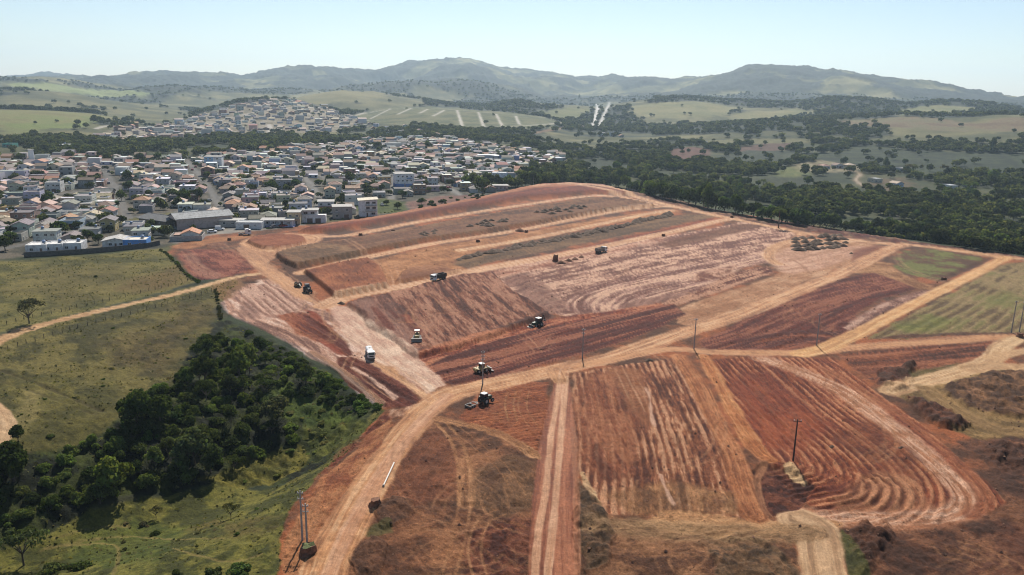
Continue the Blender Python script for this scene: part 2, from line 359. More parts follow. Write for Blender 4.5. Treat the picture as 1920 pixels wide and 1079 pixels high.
# town streets: asphalt
STREETS = [[(-60,480),(60,455),(160,428),(250,408),(330,398)], [(330,455),(375,443),(420,437),(470,434),(560,424)], [(620,362),(690,372),(715,392)], [(640,352),(600,330),(560,318)], [(740,350),(800,356),(880,352)], [(820,345),(850,358),(870,372)],
           [(130,372),(240,345),(330,330),(430,320),(560,318),(700,300)], [(330,398),(420,368),(520,350),(640,345),(740,335)], [(0,345),(150,330),(300,312),(450,298),(620,288),(800,276)], [(240,410),(210,345),(190,310)], [(440,436),(400,365),(370,325),(350,300)], [(560,424),(600,380),(560,318),(530,285)], [(720,395),(740,350),(720,310),(690,280)], [(-100,400),(60,372),(240,345)]]
for p in STREETS:
    road(p, 5.0, [A(100,96,90), A(126,120,112)], edge=0.6, wob=0.3, cls=5, Lv=2.0)
poly([(385,444),(420,430),(470,431),(520,428),(480,436),(420,440)], [A(150,142,130), A(170,158,142)], edge=1.5, wob=1.0, cls=5)
poly([(225,418),(250,410),(300,402),(330,400),(350,404),(310,412),(250,424)], [A(100,98,54), A(120,112,66)], edge=1.5, wob=1.5, cls=2)
poly([(770,398),(880,375),(900,366),(830,368),(760,380)], [A(120,74,58), A(150,110,90)], edge=2, wob=1.5, cls=3)
poly([(640,388),(720,372),(760,380),(760,398),(700,402)], [A(70,84,36), A(96,106,48)], edge=2, wob=2, cls=2)
poly([(430,312),(460,304),(478,310),(450,318)], [A(104,112,54)], edge=2, wob=2, cls=2)

# ---- pastures on the left
PG = [A(84,80,42), A(110,104,58), A(134,124,74)]
poly([(-400,560),(-200,500),(0,489),(60,486),(150,479),(300,467),(322,480),(350,512),(372,530),(300,549),(200,576),(80,607),(-60,640),(-400,760)], [A(86,84,44), A(112,106,60), A(132,122,74)], edge=1.2, wob=1.2, iscale=9, con=1.5, cls=2, rough=0.10, rscale=1.2, rgh=1.0, fo=0)
poly([(0,545),(90,505),(240,500),(330,520),(260,545),(120,575)], [A(104,92,56), A(118,104,64), A(138,122,80)], edge=12, wob=6, iscale=7, con=1.3, alpha=0.6)
poly([(255,520),(330,500),(362,525),(300,545),(230,545)], [A(116,90,56), A(134,106,70)], edge=5, wob=3, iscale=4, con=1.3, alpha=0.7)
poly([(-500,860),(-300,720),(-60,632),(0,628),(100,602),(250,566),(400,530),(432,520),(450,535),(415,562),(412,600),(380,640),(350,700),(290,752),(200,805),(100,850),(0,870),(-200,950)], [A(80,76,40), A(104,96,54), A(128,116,70)], edge=1.5, wob=1.5, iscale=7, con=1.7, cls=2, rough=0.22, rscale=1.8, rgh=1.0, fo=0)
poly([(220,640),(330,570),(420,560),(410,600),(370,650),(330,710),(250,720)], [A(78,66,42), A(98,82,52), A(116,98,64)], edge=8, wob=5, iscale=4, con=1.4, alpha=0.75, rough=0.15)
poly([(20,720),(120,690),(240,740),(220,790),(120,840),(40,830)], [A(86,82,38), A(104,98,48), A(122,112,60)], edge=8, wob=5, iscale=5, con=1.4, alpha=0.7, rough=0.15)
poly([(30,790),(50,740),(75,735),(60,780),(45,800)], [A(140,126,88), A(166,148,108)], edge=2, wob=2, iscale=2, alpha=0.6)
road([(0,695),(60,715),(120,740),(190,770)], 0.9, [A(78,68,40)], edge=0.5, wob=0.5, alpha=0.7, cls=None, depth=0.25)
road([(0,715),(50,730),(110,752),(180,778)], 0.6, [A(84,74,44)], edge=0.5, wob=0.5, alpha=0.6, cls=None, depth=0.2)
# lower pasture and ravine floor
poly([(716,756),(740,780),(705,815),(620,905),(575,975),(540,1080),(520,1230),(430,1230),(470,1000),(540,900),(620,800)], [A(80,82,36), A(104,102,48), A(128,120,64)], edge=1.0, wob=0.5, iscale=3, con=1.5, cls=2, rough=0.15, rscale=1.2, fo=0)
poly([(-500,1000),(-100,1010),(0,1005),(100,985),(220,945),(330,920),(420,905),(520,915),(600,880),(620,890),(570,940),(530,1000),(500,1100),(480,1220),(-500,1220)], [A(76,78,34), A(102,102,46), A(130,124,64)], edge=1.5, wob=1.5, iscale=4.5, con=1.8, cls=2, rough=0.14, rscale=1.2, rgh=1.0, fo=0)
poly([(130,1040),(170,990),(260,960),(330,990),(330,1030),(240,1079),(170,1079)], [A(74,88,34), A(96,106,44)], edge=3, wob=3, iscale=3, con=1.2, alpha=0.7)
poly([(320,1000),(420,960),(520,970),(500,1010),(400,1020)], [A(110,90,56), A(96,90,46)], edge=4, wob=3, iscale=3, con=1.3, alpha=0.6)
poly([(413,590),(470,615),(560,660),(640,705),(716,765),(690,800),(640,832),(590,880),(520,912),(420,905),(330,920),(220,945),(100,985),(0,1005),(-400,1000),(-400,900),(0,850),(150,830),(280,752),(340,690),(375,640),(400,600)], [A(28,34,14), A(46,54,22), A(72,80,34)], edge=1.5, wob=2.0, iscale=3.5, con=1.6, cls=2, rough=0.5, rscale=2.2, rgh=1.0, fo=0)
poly([(480,745),(540,720),(620,760),(660,790),(620,810),(560,800),(500,780)], [A(70,88,30), A(104,120,48)], edge=2, wob=2, iscale=2.5, con=1.5, rough=0.3, alpha=0.9)
poly([(376,897),(430,880),(500,850),(560,836),(575,850),(560,880),(520,905),(450,915),(400,905)], [A(94,92,36), A(124,116,52), A(140,130,64)], edge=1, wob=1, iscale=2.2, con=1.5, rough=0.45, alpha=0.95)
poly([(575,800),(640,785),(700,785),(690,805),(640,832),(600,855),(570,830)], [A(84,92,34), A(112,114,48)], edge=1.5, wob=1.5, iscale=2.5, con=1.5, rough=0.35, alpha=0.9)
for p in ([(75,1032),(150,1015),(240,1006),(330,1012),(420,1009)], [(85,1027),(160,1020),(215,1022),(222,1045),(212,1079)], [(325,1028),(370,1042),(430,1052),(490,1040)], [(100,1010),(170,992),(240,985)]):
    road(p, 0.55, [A(136,120,78), A(160,140,98)], edge=0.3, wob=0.25, cls=None, Lv=0.4, alpha=0.7, depth=0.05)
# ---- the building site
TAN = A(200,152,110); TAN2 = A(182,132,92); TAN3 = A(158,110,74); TANL = A(216,174,136)
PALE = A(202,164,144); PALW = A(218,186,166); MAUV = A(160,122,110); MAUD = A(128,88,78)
RED = A(152,76,46); REDD = A(116,54,35); MAR = A(118,52,35); MARD = A(90,39,27)
ORG = A(172,106,66); ORGD = A(142,84,52); BRN = A(130,86,58); BRND = A(98,66,46); BRNX = A(86,58,42)
GRB = A(138,108,80); GRBD = A(108,86,64); DRY = A(170,144,104)
SITE = [(500,1220),(515,1079),(545,960),(600,890),(692,802),(722,772),(700,745),(640,702),(560,655),(500,622),(425,588),(414,565),(425,545),(445,530),(435,520),(372,528),(345,500),(315,472),(335,456),(400,441),(500,431),(620,416),(740,401),(850,381),(990,352),(1060,345),(1150,350),(1300,383),(1430,410),(1510,421),(1600,436),(1700,452),(1790,463),(1920,482),(2300,545),(2300,1220)]
poly(SITE, [BRND, BRN, ORG], edge=0.8, wob=0.8, iscale=12, con=1.1, cls=6, rough=0.08, rscale=1.5, fo=0)
# verge along the ravine and lower left margin
poly([(520,1220),(530,1040),(560,960),(610,890),(700,800),(745,778),(705,870),(650,960),(600,1079),(590,1220)], [ORGD, A(176,120,80), TAN2], guide=[(560,1079),(650,900),(730,790)], Lu=10, Lv=1.0, iso=0.6, con=1.3, rough=0.12)
poly([(590,900),(640,845),(700,798),(722,778),(728,788),(690,815),(650,850),(610,890)], [REDD, ORGD, GRB], edge=0.6, wob=0.8, iscale=2.5, rough=0.35, rscale=1.2)
# upper edge: strip along the town, then the shaded cut bank
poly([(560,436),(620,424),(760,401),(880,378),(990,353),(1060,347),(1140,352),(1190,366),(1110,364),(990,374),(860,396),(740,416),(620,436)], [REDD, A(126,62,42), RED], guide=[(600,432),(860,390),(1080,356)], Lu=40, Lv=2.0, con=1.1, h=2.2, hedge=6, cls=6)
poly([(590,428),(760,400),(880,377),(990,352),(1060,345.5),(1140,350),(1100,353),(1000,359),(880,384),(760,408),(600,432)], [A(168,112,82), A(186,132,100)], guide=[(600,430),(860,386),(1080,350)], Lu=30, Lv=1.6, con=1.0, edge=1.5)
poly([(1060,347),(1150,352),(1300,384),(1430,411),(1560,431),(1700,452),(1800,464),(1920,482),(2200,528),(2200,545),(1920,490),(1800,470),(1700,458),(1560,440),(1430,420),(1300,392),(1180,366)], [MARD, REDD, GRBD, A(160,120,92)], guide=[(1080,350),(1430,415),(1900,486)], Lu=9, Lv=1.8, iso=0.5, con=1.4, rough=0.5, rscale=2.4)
# terraces between the upper roads
poly([(516,480),(560,468),(600,461),(640,456),(700,446),(800,427),(900,409),(1000,391),(1110,374),(1160,374),(1232,388),(1140,396),(973,427),(807,452),(640,486),(556,503),(530,492)], [BRND, A(136,94,62), GRB], guide=[(540,495),(807,448),(1200,384)], Lu=26, Lv=1.6, con=1.15, iso=0.4, h=1.7, hedge=1.1, amp=0.10, wob=0.2)
poly([(655,462),(760,442),(900,420),(1010,402),(1140,383),(1190,384),(1120,393),(960,424),(800,448),(680,470)], [A(108,74,52), A(128,86,60), A(150,112,84)], guide=[(655,466),(960,415),(1180,382)], Lu=18, Lv=1.2, con=1.2, alpha=0.7, edge=2)
poly([(520,478),(600,463),(650,468),(680,484),(600,494),(560,500)], [GRBD, GRB, A(160,130,98)], guide=[(530,490),(650,474)], Lu=12, Lv=1.4, con=1.2, alpha=0.85, edge=1.5, amp=0.08)
poly([(700,488),(850,456),(1000,434),(1140,408),(1252,393),(1280,397),(1200,410),(1050,440),(900,470),(840,492),(880,506),(800,522),(730,538),(700,520)], [A(146,100,66), A(176,126,84), TAN], guide=[(700,505),(960,452),(1260,395)], Lu=30, Lv=1.8, con=1.1, iso=0.45)
poly([(570,512),(640,497),(690,489),(715,505),(728,538),(640,556),(626,558),(600,535)], [A(132,76,46), A(158,96,60), A(178,118,80)], edge=0.5, wob=0.15, guide=[(600,512),(640,552)], Lu=9, Lv=1.0, iso=0.55, con=1.2, h=1.6, hedge=1.1, amp=0.08)
poly([(742,532),(760,508),(800,500),(850,508),(872,508),(800,522)], [A(140,92,62), A(166,118,84)], guide=[(742,530),(860,508)], Lu=12, Lv=1.1, con=1.2, h=0.9)
poly([(845,496),(870,482),(950,466),(1050,446),(1200,416),(1290,401),(1345,406),(1280,419),(1130,450),(960,483),(880,502)], [A(96,76,54), A(118,92,66), A(140,112,82)], guide=[(850,497),(1060,452),(1330,404)], Lu=30, Lv=1.6, con=1.1, amp=0.10)
poly([(884,506),(1000,482),(1130,455),(1250,428),(1335,410),(1345,413),(1250,434),(1130,459),(1000,486),(890,510)], [REDD, RED, A(172,102,66)], guide=[(884,508),(1130,457),(1340,411)], Lu=26, Lv=0.9, con=1.3, edge=0.4, wob=0.4)
# the big pale mauve platform; sun sheen on packed clay painted as its palest streaks
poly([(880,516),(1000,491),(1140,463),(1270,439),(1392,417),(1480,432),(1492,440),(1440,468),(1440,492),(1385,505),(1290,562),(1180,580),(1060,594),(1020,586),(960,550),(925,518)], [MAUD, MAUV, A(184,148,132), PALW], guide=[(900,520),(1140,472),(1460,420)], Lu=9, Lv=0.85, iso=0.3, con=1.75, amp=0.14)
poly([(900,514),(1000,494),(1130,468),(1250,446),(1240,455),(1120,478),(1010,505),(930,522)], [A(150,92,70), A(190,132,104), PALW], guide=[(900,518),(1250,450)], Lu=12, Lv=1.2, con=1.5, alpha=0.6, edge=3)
poly([(1228,458),(1290,442),(1390,420),(1440,424),(1350,444),(1262,466)], [A(108,68,48), A(130,86,62)], guide=[(1230,460),(1440,422)], Lu=12, Lv=1.4, con=1.2, alpha=0.85, edge=1.5)
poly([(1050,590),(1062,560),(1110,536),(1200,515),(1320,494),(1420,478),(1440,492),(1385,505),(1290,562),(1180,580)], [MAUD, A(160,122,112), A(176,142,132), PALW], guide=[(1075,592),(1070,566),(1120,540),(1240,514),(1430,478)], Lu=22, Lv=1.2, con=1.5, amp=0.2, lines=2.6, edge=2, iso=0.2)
poly([(1130,590),(1200,562),(1290,545),(1300,556),(1230,578)], [A(140,104,94), A(170,134,122)], guide=[(1160,590),(1190,560)], Lu=8, Lv=1.5, lines=3., amp=0.15, con=1.2, edge=1.5)
poly([(940,520),(985,512),(1030,540),(1060,575),(1030,590),(985,560)], [A(116,80,74), MAUV], guide=[(945,545),(985,522),(1030,532)], Lu=8, Lv=1.2, lines=2.4, amp=0.2, con=1.2, edge=2, alpha=0.8)
poly([(1190,580),(1290,552),(1350,522),(1400,506),(1440,500),(1452,512),(1390,534),(1300,566),(1230,584)], [MARD, REDD, A(132,84,66), A(196,156,132)], guide=[(1190,582),(1320,540),(1445,503)], Lu=24, Lv=1.0, con=1.5, amp=0.15, edge=1.2)
poly([(1290,528),(1330,506),(1380,498),(1370,512),(1310,530)], [REDD, A(150,104,80), PALE], edge=1.2, wob=1.5, iscale=3, con=1.4, alpha=0.85)
# tan shoulder beside the long road and the pale corner with heaps
poly([(1262,590),(1290,572),(1370,545),(1450,518),(1480,500),(1450,492),(1442,480),(1480,452),(1520,446),(1600,452),(1660,462),(1645,474),(1560,508),(1440,562),(1300,612),(1270,606)], [A(168,124,92), A(188,148,116), A(206,172,142)], guide=[(1270,600),(1440,548),(1640,470)], Lu=20, Lv=1.3, con=1.1, iso=0.5)
poly([(1440,490),(1470,466),(1500,462),(1600,462),(1642,462),(1620,478),(1560,498),(1490,515),(1460,510)], [A(178,142,120), PALE, PALW], guide=[(1460,500),(1530,490),(1620,468)], Lu=14, Lv=1.0, con=1.1, alpha=0.85, edge=2)
poly([(1600,470),(1640,459),(1668,464),(1640,476),(1600,492)], [REDD, A(148,92,66)], guide=[(1600,484),(1660,464)], Lu=20, Lv=1.0, alpha=0.8, con=1.2)
# striped lot with the cut bank at its left
poly([(652,571),(760,545),(860,518),(925,515),(962,550),(1030,592),(960,620),(830,662),(782,668),(742,642),(692,606)], [A(92,48,32), A(130,78,56), A(150,100,78), A(178,134,112)], guide=[(790,520),(842,582),(905,650)], Lu=11, Lv=0.8, iso=0.15, con=1.5, amp=0.24, h=1.2, hedge=2.2, edge=0.7)
poly([(660,572),(720,560),(740,580),(790,640),(770,655),(730,630),(690,600)], [A(118,78,66), MAUV, A(180,144,132)], guide=[(680,572),(760,645)], Lu=18, Lv=1.3, alpha=0.55, con=1.4, edge=4)
poly([(693,582),(705,584),(735,612),(740,628),(722,620)], [REDD, A(130,68,44)], edge=0.7, wob=0.5, alpha=0.9)
poly([(722,588),(738,590),(752,602),(745,608)], [REDD], edge=0.7, wob=0.5, alpha=0.8)
poly([(752,597),(765,598),(790,630),(785,640)], [REDD, RED], edge=0.7, wob=0.5, alpha=0.8)
poly([(780,664),(830,655),(960,613),(1030,588),(1034,594),(960,624),(830,668),(790,676)], [A(88,54,46), A(130,90,78)], guide=[(780,670),(1034,590)], Lu=5, Lv=1.2, con=1.3, rough=0.25, edge=0.6)
poly([(770,672),(900,636),(1030,600),(1130,588),(1262,570),(1288,590),(1235,614),(1100,664),(960,702),(860,726),(832,720),(800,698)], [MARD, A(104,46,31), MAR, A(164,108,84)], guide=[(800,705),(960,665),(1275,582)], Lu=34, Lv=0.95, iso=0.12, con=1.5, amp=0.22, edge=0.8)
poly([(775,668),(900,632),(1030,598),(1130,585),(1240,568),(1246,573),(1140,592),(1040,610),(900,648),(800,684)], [A(116,52,34), A(154,80,50), A(196,136,104)], guide=[(780,674),(1030,602),(1240,570)], Lu=12, Lv=0.8, iso=0.2, con=1.6, amp=0.18, edge=0.7)
# left pale platform
poly([(414,570),(440,545),(462,528),(520,522),(575,552),(606,578),(640,600),(700,650),(760,700),(800,735),(770,742),(720,768),(690,752),(640,704),(560,656),(500,622),(425,588)], [A(138,104,94), A(178,144,130), PALE, A(222,200,190)], guide=[(432,560),(470,598),(560,640),(700,742)], Lu=20, Lv=1.1, iso=0.25, con=1.5, amp=0.14)
poly([(458,542),(500,530),(540,550),(572,575),(545,594),(470,600),(452,582)], [A(142,106,94), A(176,140,126), A(204,174,160)], guide=[(462,532),(545,600)], Lu=30, Lv=1.2, lines=2.3, iso=0.15, con=1.3, amp=0.1, edge=1)
poly([(448,575),(470,565),(490,585),(480,600),(452,592)], [A(150,118,108), A(164,132,122)], edge=1, iscale=2, alpha=0.85)
poly([(517,592),(560,584),(590,590),(650,640),(662,668),(640,668),(600,645),(560,628)], [A(112,52,34), A(150,82,52), A(172,110,80)], guide=[(530,588),(640,662)], Lu=30, Lv=1.6, iso=0.15, con=1.7, amp=0.3, edge=0.5, wob=0.6)
poly([(572,582),(590,584),(612,606),(600,606)], [A(140,66,42), A(156,80,52)], edge=0.5, wob=0.4)
poly([(600,640),(618,642),(642,662),(640,668),(625,662)], [A(150,72,46)], edge=0.6, wob=0.4, alpha=0.8)
poly([(616,575),(650,574),(690,602),(770,652),(790,680),(832,722),(800,738),(742,692),(690,668),(650,636)], [A(190,152,136), A(212,180,162), A(228,204,188)], guide=[(625,572),(700,635),(800,720)], Lu=16, Lv=0.9, iso=0.35, con=1.4, edge=1.2, cls=1)
poly([(690,672),(740,690),(800,738),(830,745),(800,752),(760,728),(700,690)], [TAN3, TAN, TANL], guide=[(690,672),(760,712),(815,748)], Lu=20, Lv=0.9, con=1.3, edge=1.2, cls=1)
poly([(632,672),(655,668),(700,685),(760,722),(800,752),(772,766),(724,770),(690,745),(640,706)], [MARD, REDD, A(128,70,50)], guide=[(640,678),(700,708),(795,760)], Lu=22, Lv=0.9, iso=0.2, con=1.5, amp=0.28, edge=0.6)
road([(662,690),(690,705),(720,728),(742,746)], 1.0, [A(190,158,146), A(214,186,172)], edge=0.4, wob=0.3, cls=None)
road([(585,662),(640,697),(690,738),(716,762)], 2.0, [A(160,126,106), A(186,150,126)], edge=0.5, wob=0.3, cls=None, berm=0.3)
poly([(726,768),(760,764),(800,755),(812,752),(790,770),(750,780),(728,782)], [A(150,106,80), A(206,174,152)], edge=0.8, wob=0.8, iscale=2)
# lot north of the pasture track
poly([(330,478),(345,468),(440,468),(476,488),(484,503),(440,516),(400,526),(372,526),(345,498)], [A(100,48,36), A(128,64,48), A(164,104,84)], guide=[(340,480),(380,510),(440,520)], Lu=16, Lv=1.2, iso=0.4, con=1.3, amp=0.08)
poly([(345,478),(362,474),(380,500),(420,518),(400,524),(370,515)], [A(150,106,92), A(178,134,116)], guide=[(350,476),(372,502),(420,520)], Lu=20, Lv=0.8, alpha=0.6, con=1.4)
poly([(385,458),(420,455),(430,464),(405,468),(386,466)], [A(120,80,62), A(150,108,84)], edge=0.7, wob=0.6, iscale=1.5, rough=0.4, h=0.4)
poly([(320,462),(390,448),(480,440),(460,448),(400,456),(350,468)], [A(150,100,66), A(180,132,92)], edge=1.2, wob=1, cls=6)
poly([(440,465),(560,440),(620,440),(560,462),(500,492),(560,535),(600,572),(560,560),(500,520),(470,495)], [TAN3, A(180,132,96), TAN], guide=[(450,462),(520,510),(600,570)], Lu=26, Lv=0.9, iso=0.3, con=1.3, cls=1)
poly([(398,530),(440,520),(462,530),(440,546),(424,562),(412,560)], [A(124,94,64), A(146,112,78)], edge=1.5, wob=1.5, iscale=2.5, con=1.3)
poly([(452,528),(470,525),(490,527),(478,531),(455,532)], [A(84,56,40)], edge=0.5, wob=0.4, h=-0.4)
# right hand lots
poly([(1308,642),(1380,606),(1480,562),(1580,521),(1640,511),(1720,541),(1650,560),(1605,588),(1592,618),(1532,653),(1420,657),(1320,656)], [MARD, MAR, A(116,58,42), A(156,100,76)], guide=[(1310,660),(1400,636),(1500,592),(1600,556),(1710,532)], Lu=30, Lv=1.3, iso=0.15, con=1.5, amp=0.25, edge=0.8)
poly([(1340,652),(1420,630),(1500,622),(1580,615),(1560,640),(1532,653),(1440,658)], [MARD, A(104,50,38), A(156,96,70)], guide=[(1330,660),(1430,634),(1520,628),(1600,640)], Lu=24, Lv=1.1, iso=0.15, con=1.5, amp=0.22, edge=2)
poly([(1578,614),(1640,572),(1720,546),(1752,544),(1690,580),(1620,616),(1596,622)], [A(116,80,72), MAUV, A(196,166,152)], guide=[(1585,614),(1660,572),(1745,544)], Lu=16, Lv=1.1, con=1.5, amp=0.15, edge=1)
poly([(1590,512),(1640,490),(1668,494),(1690,512),(1742,536),(1752,544),(1720,542),(1640,512)], [A(138,96,62), A(168,128,90), A(190,150,112)], guide=[(1600,510),(1670,505),(1745,540)], Lu=14, Lv=1.2, con=1.2, edge=1.2)
poly([(1668,486),(1700,470),(1742,467),(1852,485),(1836,499),(1785,519),(1758,528),(1700,514),(1676,500)], [A(98,70,48), A(116,86,58), A(108,108,58), A(120,128,66)], guide=[(1680,500),(1840,486)], Lu=8, Lv=2.0, iso=0.75, iscale=9, con=1.4, edge=0.8, cls=6, rgh=0.8)
poly([(1770,528),(1836,499),(1858,486),(1848,484),(1780,515),(1752,528)], [A(84,52,38), A(110,72,50)], edge=0.8, wob=0.5, h=-0.3)
poly([(1622,637),(1680,602),(1790,545),(1885,494),(1930,492),(2250,545),(2250,640),(1920,626),(1800,627),(1700,636)], [A(112,94,64), A(140,126,84), A(160,142,104), A(136,132,80)], guide=[(1660,640),(1780,575),(1930,490)], Lu=18, Lv=1.6, iso=0.5, iscale=14, con=1.25, lines=3.4, edge=0.8, rgh=0.8)
poly([(1690,612),(1740,592),(1790,600),(1760,618),(1700,624)], [A(104,118,50), A(128,140,64)], edge=4, wob=3, iscale=3, alpha=0.7)
poly([(1840,560),(1890,548),(1915,560),(1870,572)], [A(118,126,60)], edge=4, wob=3, iscale=3, alpha=0.6)
poly([(1620,637),(1700,628),(1800,624),(1930,626),(1930,630),(1800,629),(1700,634)], [A(84,56,42), A(116,80,58)], edge=0.8, wob=0.6, rough=0.2)
poly([(1566,657),(1640,644),(1780,631),(1930,627),(2250,640),(2250,650),(1920,640),(1780,645),(1620,656)], [A(150,104,78), A(176,130,100)], guide=[(1570,655),(1900,634)], Lu=20, Lv=0.9, con=1.1)
poly([(1565,666),(1640,657),(1780,644),(1866,640),(1846,664),(1800,688),(1720,716),(1672,733),(1640,715),(1590,685)], [A(92,54,38), A(136,78,52), A(166,108,76)], guide=[(1570,672),(1700,662),(1860,646)], Lu=40, Lv=1.1, iso=0.25, con=1.5, amp=0.25)
poly([(1690,712),(1720,695),(1790,680),(1835,672),(1790,690),(1730,712)], [A(96,96,54), A(120,114,68)], edge=1.5, wob=1.5, iscale=3, alpha=0.85, rgh=0.9)
poly([(1640,700),(1660,690),(1690,690),(1710,705),(1690,728),(1665,730)], [BRNX, A(112,66,46)], edge=1, wob=1, iscale=2, rough=1.1, rscale=2.6, h=0.8, hedge=4)
poly([(1690,690),(1712,680),(1722,690),(1700,704)], [BRNX, BRND], edge=0.6, wob=0.8, h=1.3, hedge=4, rough=0.9, rscale=2.2)
poly([(1672,738),(1760,712),(1850,690),(1930,688),(2300,690),(2300,900),(1920,830),(1830,830),(1790,810),(1740,780),(1700,756)], [A(118,98,60), A(142,120,76), A(164,138,92)], edge=1, wob=1, iscale=4, con=1.3, rough=0.1, rgh=0.6)
poly([(1768,724),(1830,702),(1920,694),(2300,694),(2300,795),(1920,786),(1860,775),(1800,758),(1775,742)], [A(88,64,46), A(110,80,56), A(134,102,72)], edge=0.8, wob=1.2, iscale=2.2, con=1.5, rough=0.75, rscale=1.9, h=0.8, hedge=2.5, rgh=0.9)
poly([(1704,748),(1730,754),(1775,772),(1812,796),(1800,806),(1760,800),(1720,770)], [BRNX, A(96,58,42), A(124,80,58)], edge=0.6, wob=0.8, iscale=2, con=1.4, rough=0.9, rscale=1.9, h=1.5, hedge=4, rgh=0.8)
poly([(1790,828),(1850,822),(1930,815),(2300,800),(2300,1220),(1610,1220),(1590,1079),(1565,990),(1640,985),(1740,984),(1840,968),(1895,935),(1870,890),(1830,850)], [A(84,56,40), A(112,74,52), A(138,96,68)], edge=0.8, wob=0.8, iscale=5, con=1.1, rough=0.14, rscale=1.1, rgh=0.8, cls=6)
poly([(1830,850),(1880,830),(1930,840),(1930,880),(1890,890)], [A(84,56,42), A(110,74,54)], edge=2, iscale=2, rough=1.0, rscale=2.0, h=0.6, hedge=4)
poly([(1600,985),(1660,980),(1680,1010),(1640,1060),(1620,1079),(1600,1040)], [A(84,56,42), A(110,74,54)], edge=1.5, iscale=2, rough=0.9, rscale=1.8, h=0.5, hedge=4)
poly([(1566,1000),(1580,992),(1608,1020),(1626,1060),(1632,1100),(1600,1100),(1582,1050)], [A(74,80,36), A(100,100,50)], edge=0.6, wob=0.5, iscale=1.5, rgh=1.0, rough=0.1)
poly([(1880,985),(1930,985),(1930,1079),(1830,1079),(1850,1030)], [A(98,58,42), A(126,78,56)], edge=5, wob=3, alpha=0.5)
# furrowed lots in the foreground
poly([(1078,702),(1180,682),(1265,672),(1292,692),(1342,800),(1392,930),(1402,966),(1300,978),(1180,968),(1130,962),(1090,890),(1080,780)], [A(100,56,38), A(138,84,56), A(160,104,72), A(204,160,128)], guide=[(1180,672),(1212,760),(1240,860),(1255,985)], Lu=7, Lv=0.5, iso=0.25, con=1.15, amp=0.12, lines=1.5, edge=0.8, warp=0.25)
poly([(1078,740),(1110,700),(1160,700),(1190,760),(1200,840),(1180,900),(1130,900),(1090,860)], [A(112,62,42), A(146,84,54), A(176,120,86)], guide=[(1100,700),(1130,800),(1190,900)], Lu=10, Lv=0.8, iso=0.35, con=1.4, alpha=0.8, edge=3, amp=0.12)
poly([(1130,690),(1200,690),(1225,760),(1215,800),(1180,770)], [A(152,100,68), A(172,120,84)], guide=[(1140,740),(1220,738)], Lu=6, Lv=0.7, con=1.1, alpha=0.7, edge=2, amp=0.06)
poly([(1140,930),(1260,900),(1380,920),(1400,965),(1300,978),(1180,968)], [A(128,96,66), A(160,120,82), A(188,148,106)], guide=[(1240,900),(1255,985)], Lu=8, Lv=0.7, iso=0.4, con=1.2, alpha=0.75, edge=4)
road([(1210,728),(1218,745),(1222,780),(1228,800)], 0.7, [PALW], edge=0.4, wob=0.4, cls=None, alpha=0.8)
road([(1238,890),(1250,920),(1262,945)], 0.6, [PALW], edge=0.4, wob=0.4, cls=None, alpha=0.8)
poly([(1086,888),(1094,884),(1120,930),(1140,985),(1128,990),(1112,940),(1092,915)], [A(190,160,124), A(212,186,150)], edge=0.4, wob=0.4, iscale=1.5, h=0.3)
poly([(1340,674),(1420,668),(1560,672),(1640,728),(1742,808),(1842,900),(1878,940),(1838,968),(1720,980),(1545,970),(1500,930),(1440,880),(1400,820),(1370,750)], [A(112,54,34), A(142,76,46), A(160,92,58), A(196,140,104)], guide=[(1400,660),(1520,768),(1610,840),(1658,890),(1662,925),(1635,950),(1580,962)], Lu=8, Lv=0.5, iso=0.25, con=1.15, amp=0.12, lines=1.6, edge=0.9, warp=0.25)
poly([(1380,700),(1440,700),(1560,800),(1500,850),(1440,840),(1400,790)], [A(122,56,34), A(150,74,44), A(168,92,56)], guide=[(1380,690),(1500,830)], Lu=14, Lv=0.8, iso=0.3, con=1.3, alpha=0.8, edge=5, amp=0.1)
poly([(1560,820),(1640,780),(1720,840),(1735,900),(1700,930),(1660,880),(1600,850)], [A(96,52,36), A(124,70,46), A(148,92,62)], iscale=4, con=1.2, alpha=0.6, edge=4)
poly([(1560,940),(1640,880),(1720,900),(1740,950),(1660,972),(1580,970)], [A(110,66,44), A(150,100,70), A(200,150,114)], guide=[(1560,860),(1655,895),(1680,925),(1660,960),(1580,985)], Lu=10, Lv=0.8, lines=1.9, con=1.3, edge=3, alpha=0.85, amp=0.14)
for off, w, cc in ((0, 5.2, [A(176,124,92), A(196,152,124), A(220,186,164)]), ):
    road([(1430,672),(1560,722),(1650,782),(1735,852),(1800,915),(1812,945),(1780,968),(1700,978),(1600,974),(1500,968)], w, cc, edge=2.2, wob=0.8, cls=6, Lv=0.5, con=1.5)
road([(1540,690),(1640,745),(1740,820),(1820,890),(1850,935),(1820,965)], 2.4, [A(150,90,60), A(180,120,86)], edge=1.0, wob=0.6, cls=6, alpha=0.8, Lv=0.5)
poly([(1410,884),(1432,868),(1470,878),(1500,888),(1526,910),(1512,936),(1496,956),(1450,968),(1424,932)], [A(72,36,26), A(98,52,36), A(126,76,54)], edge=0.5, wob=0.6, iscale=1.6, con=1.3, h=-0.6, hedge=1.6, rough=0.10, rscale=1.2)
poly([(1466,872),(1482,864),(1516,902),(1510,908),(1485,896)], [A(196,168,128), A(214,190,152)], edge=0.4, wob=0.3, iscale=1.5, h=0.02, hedge=0.8)
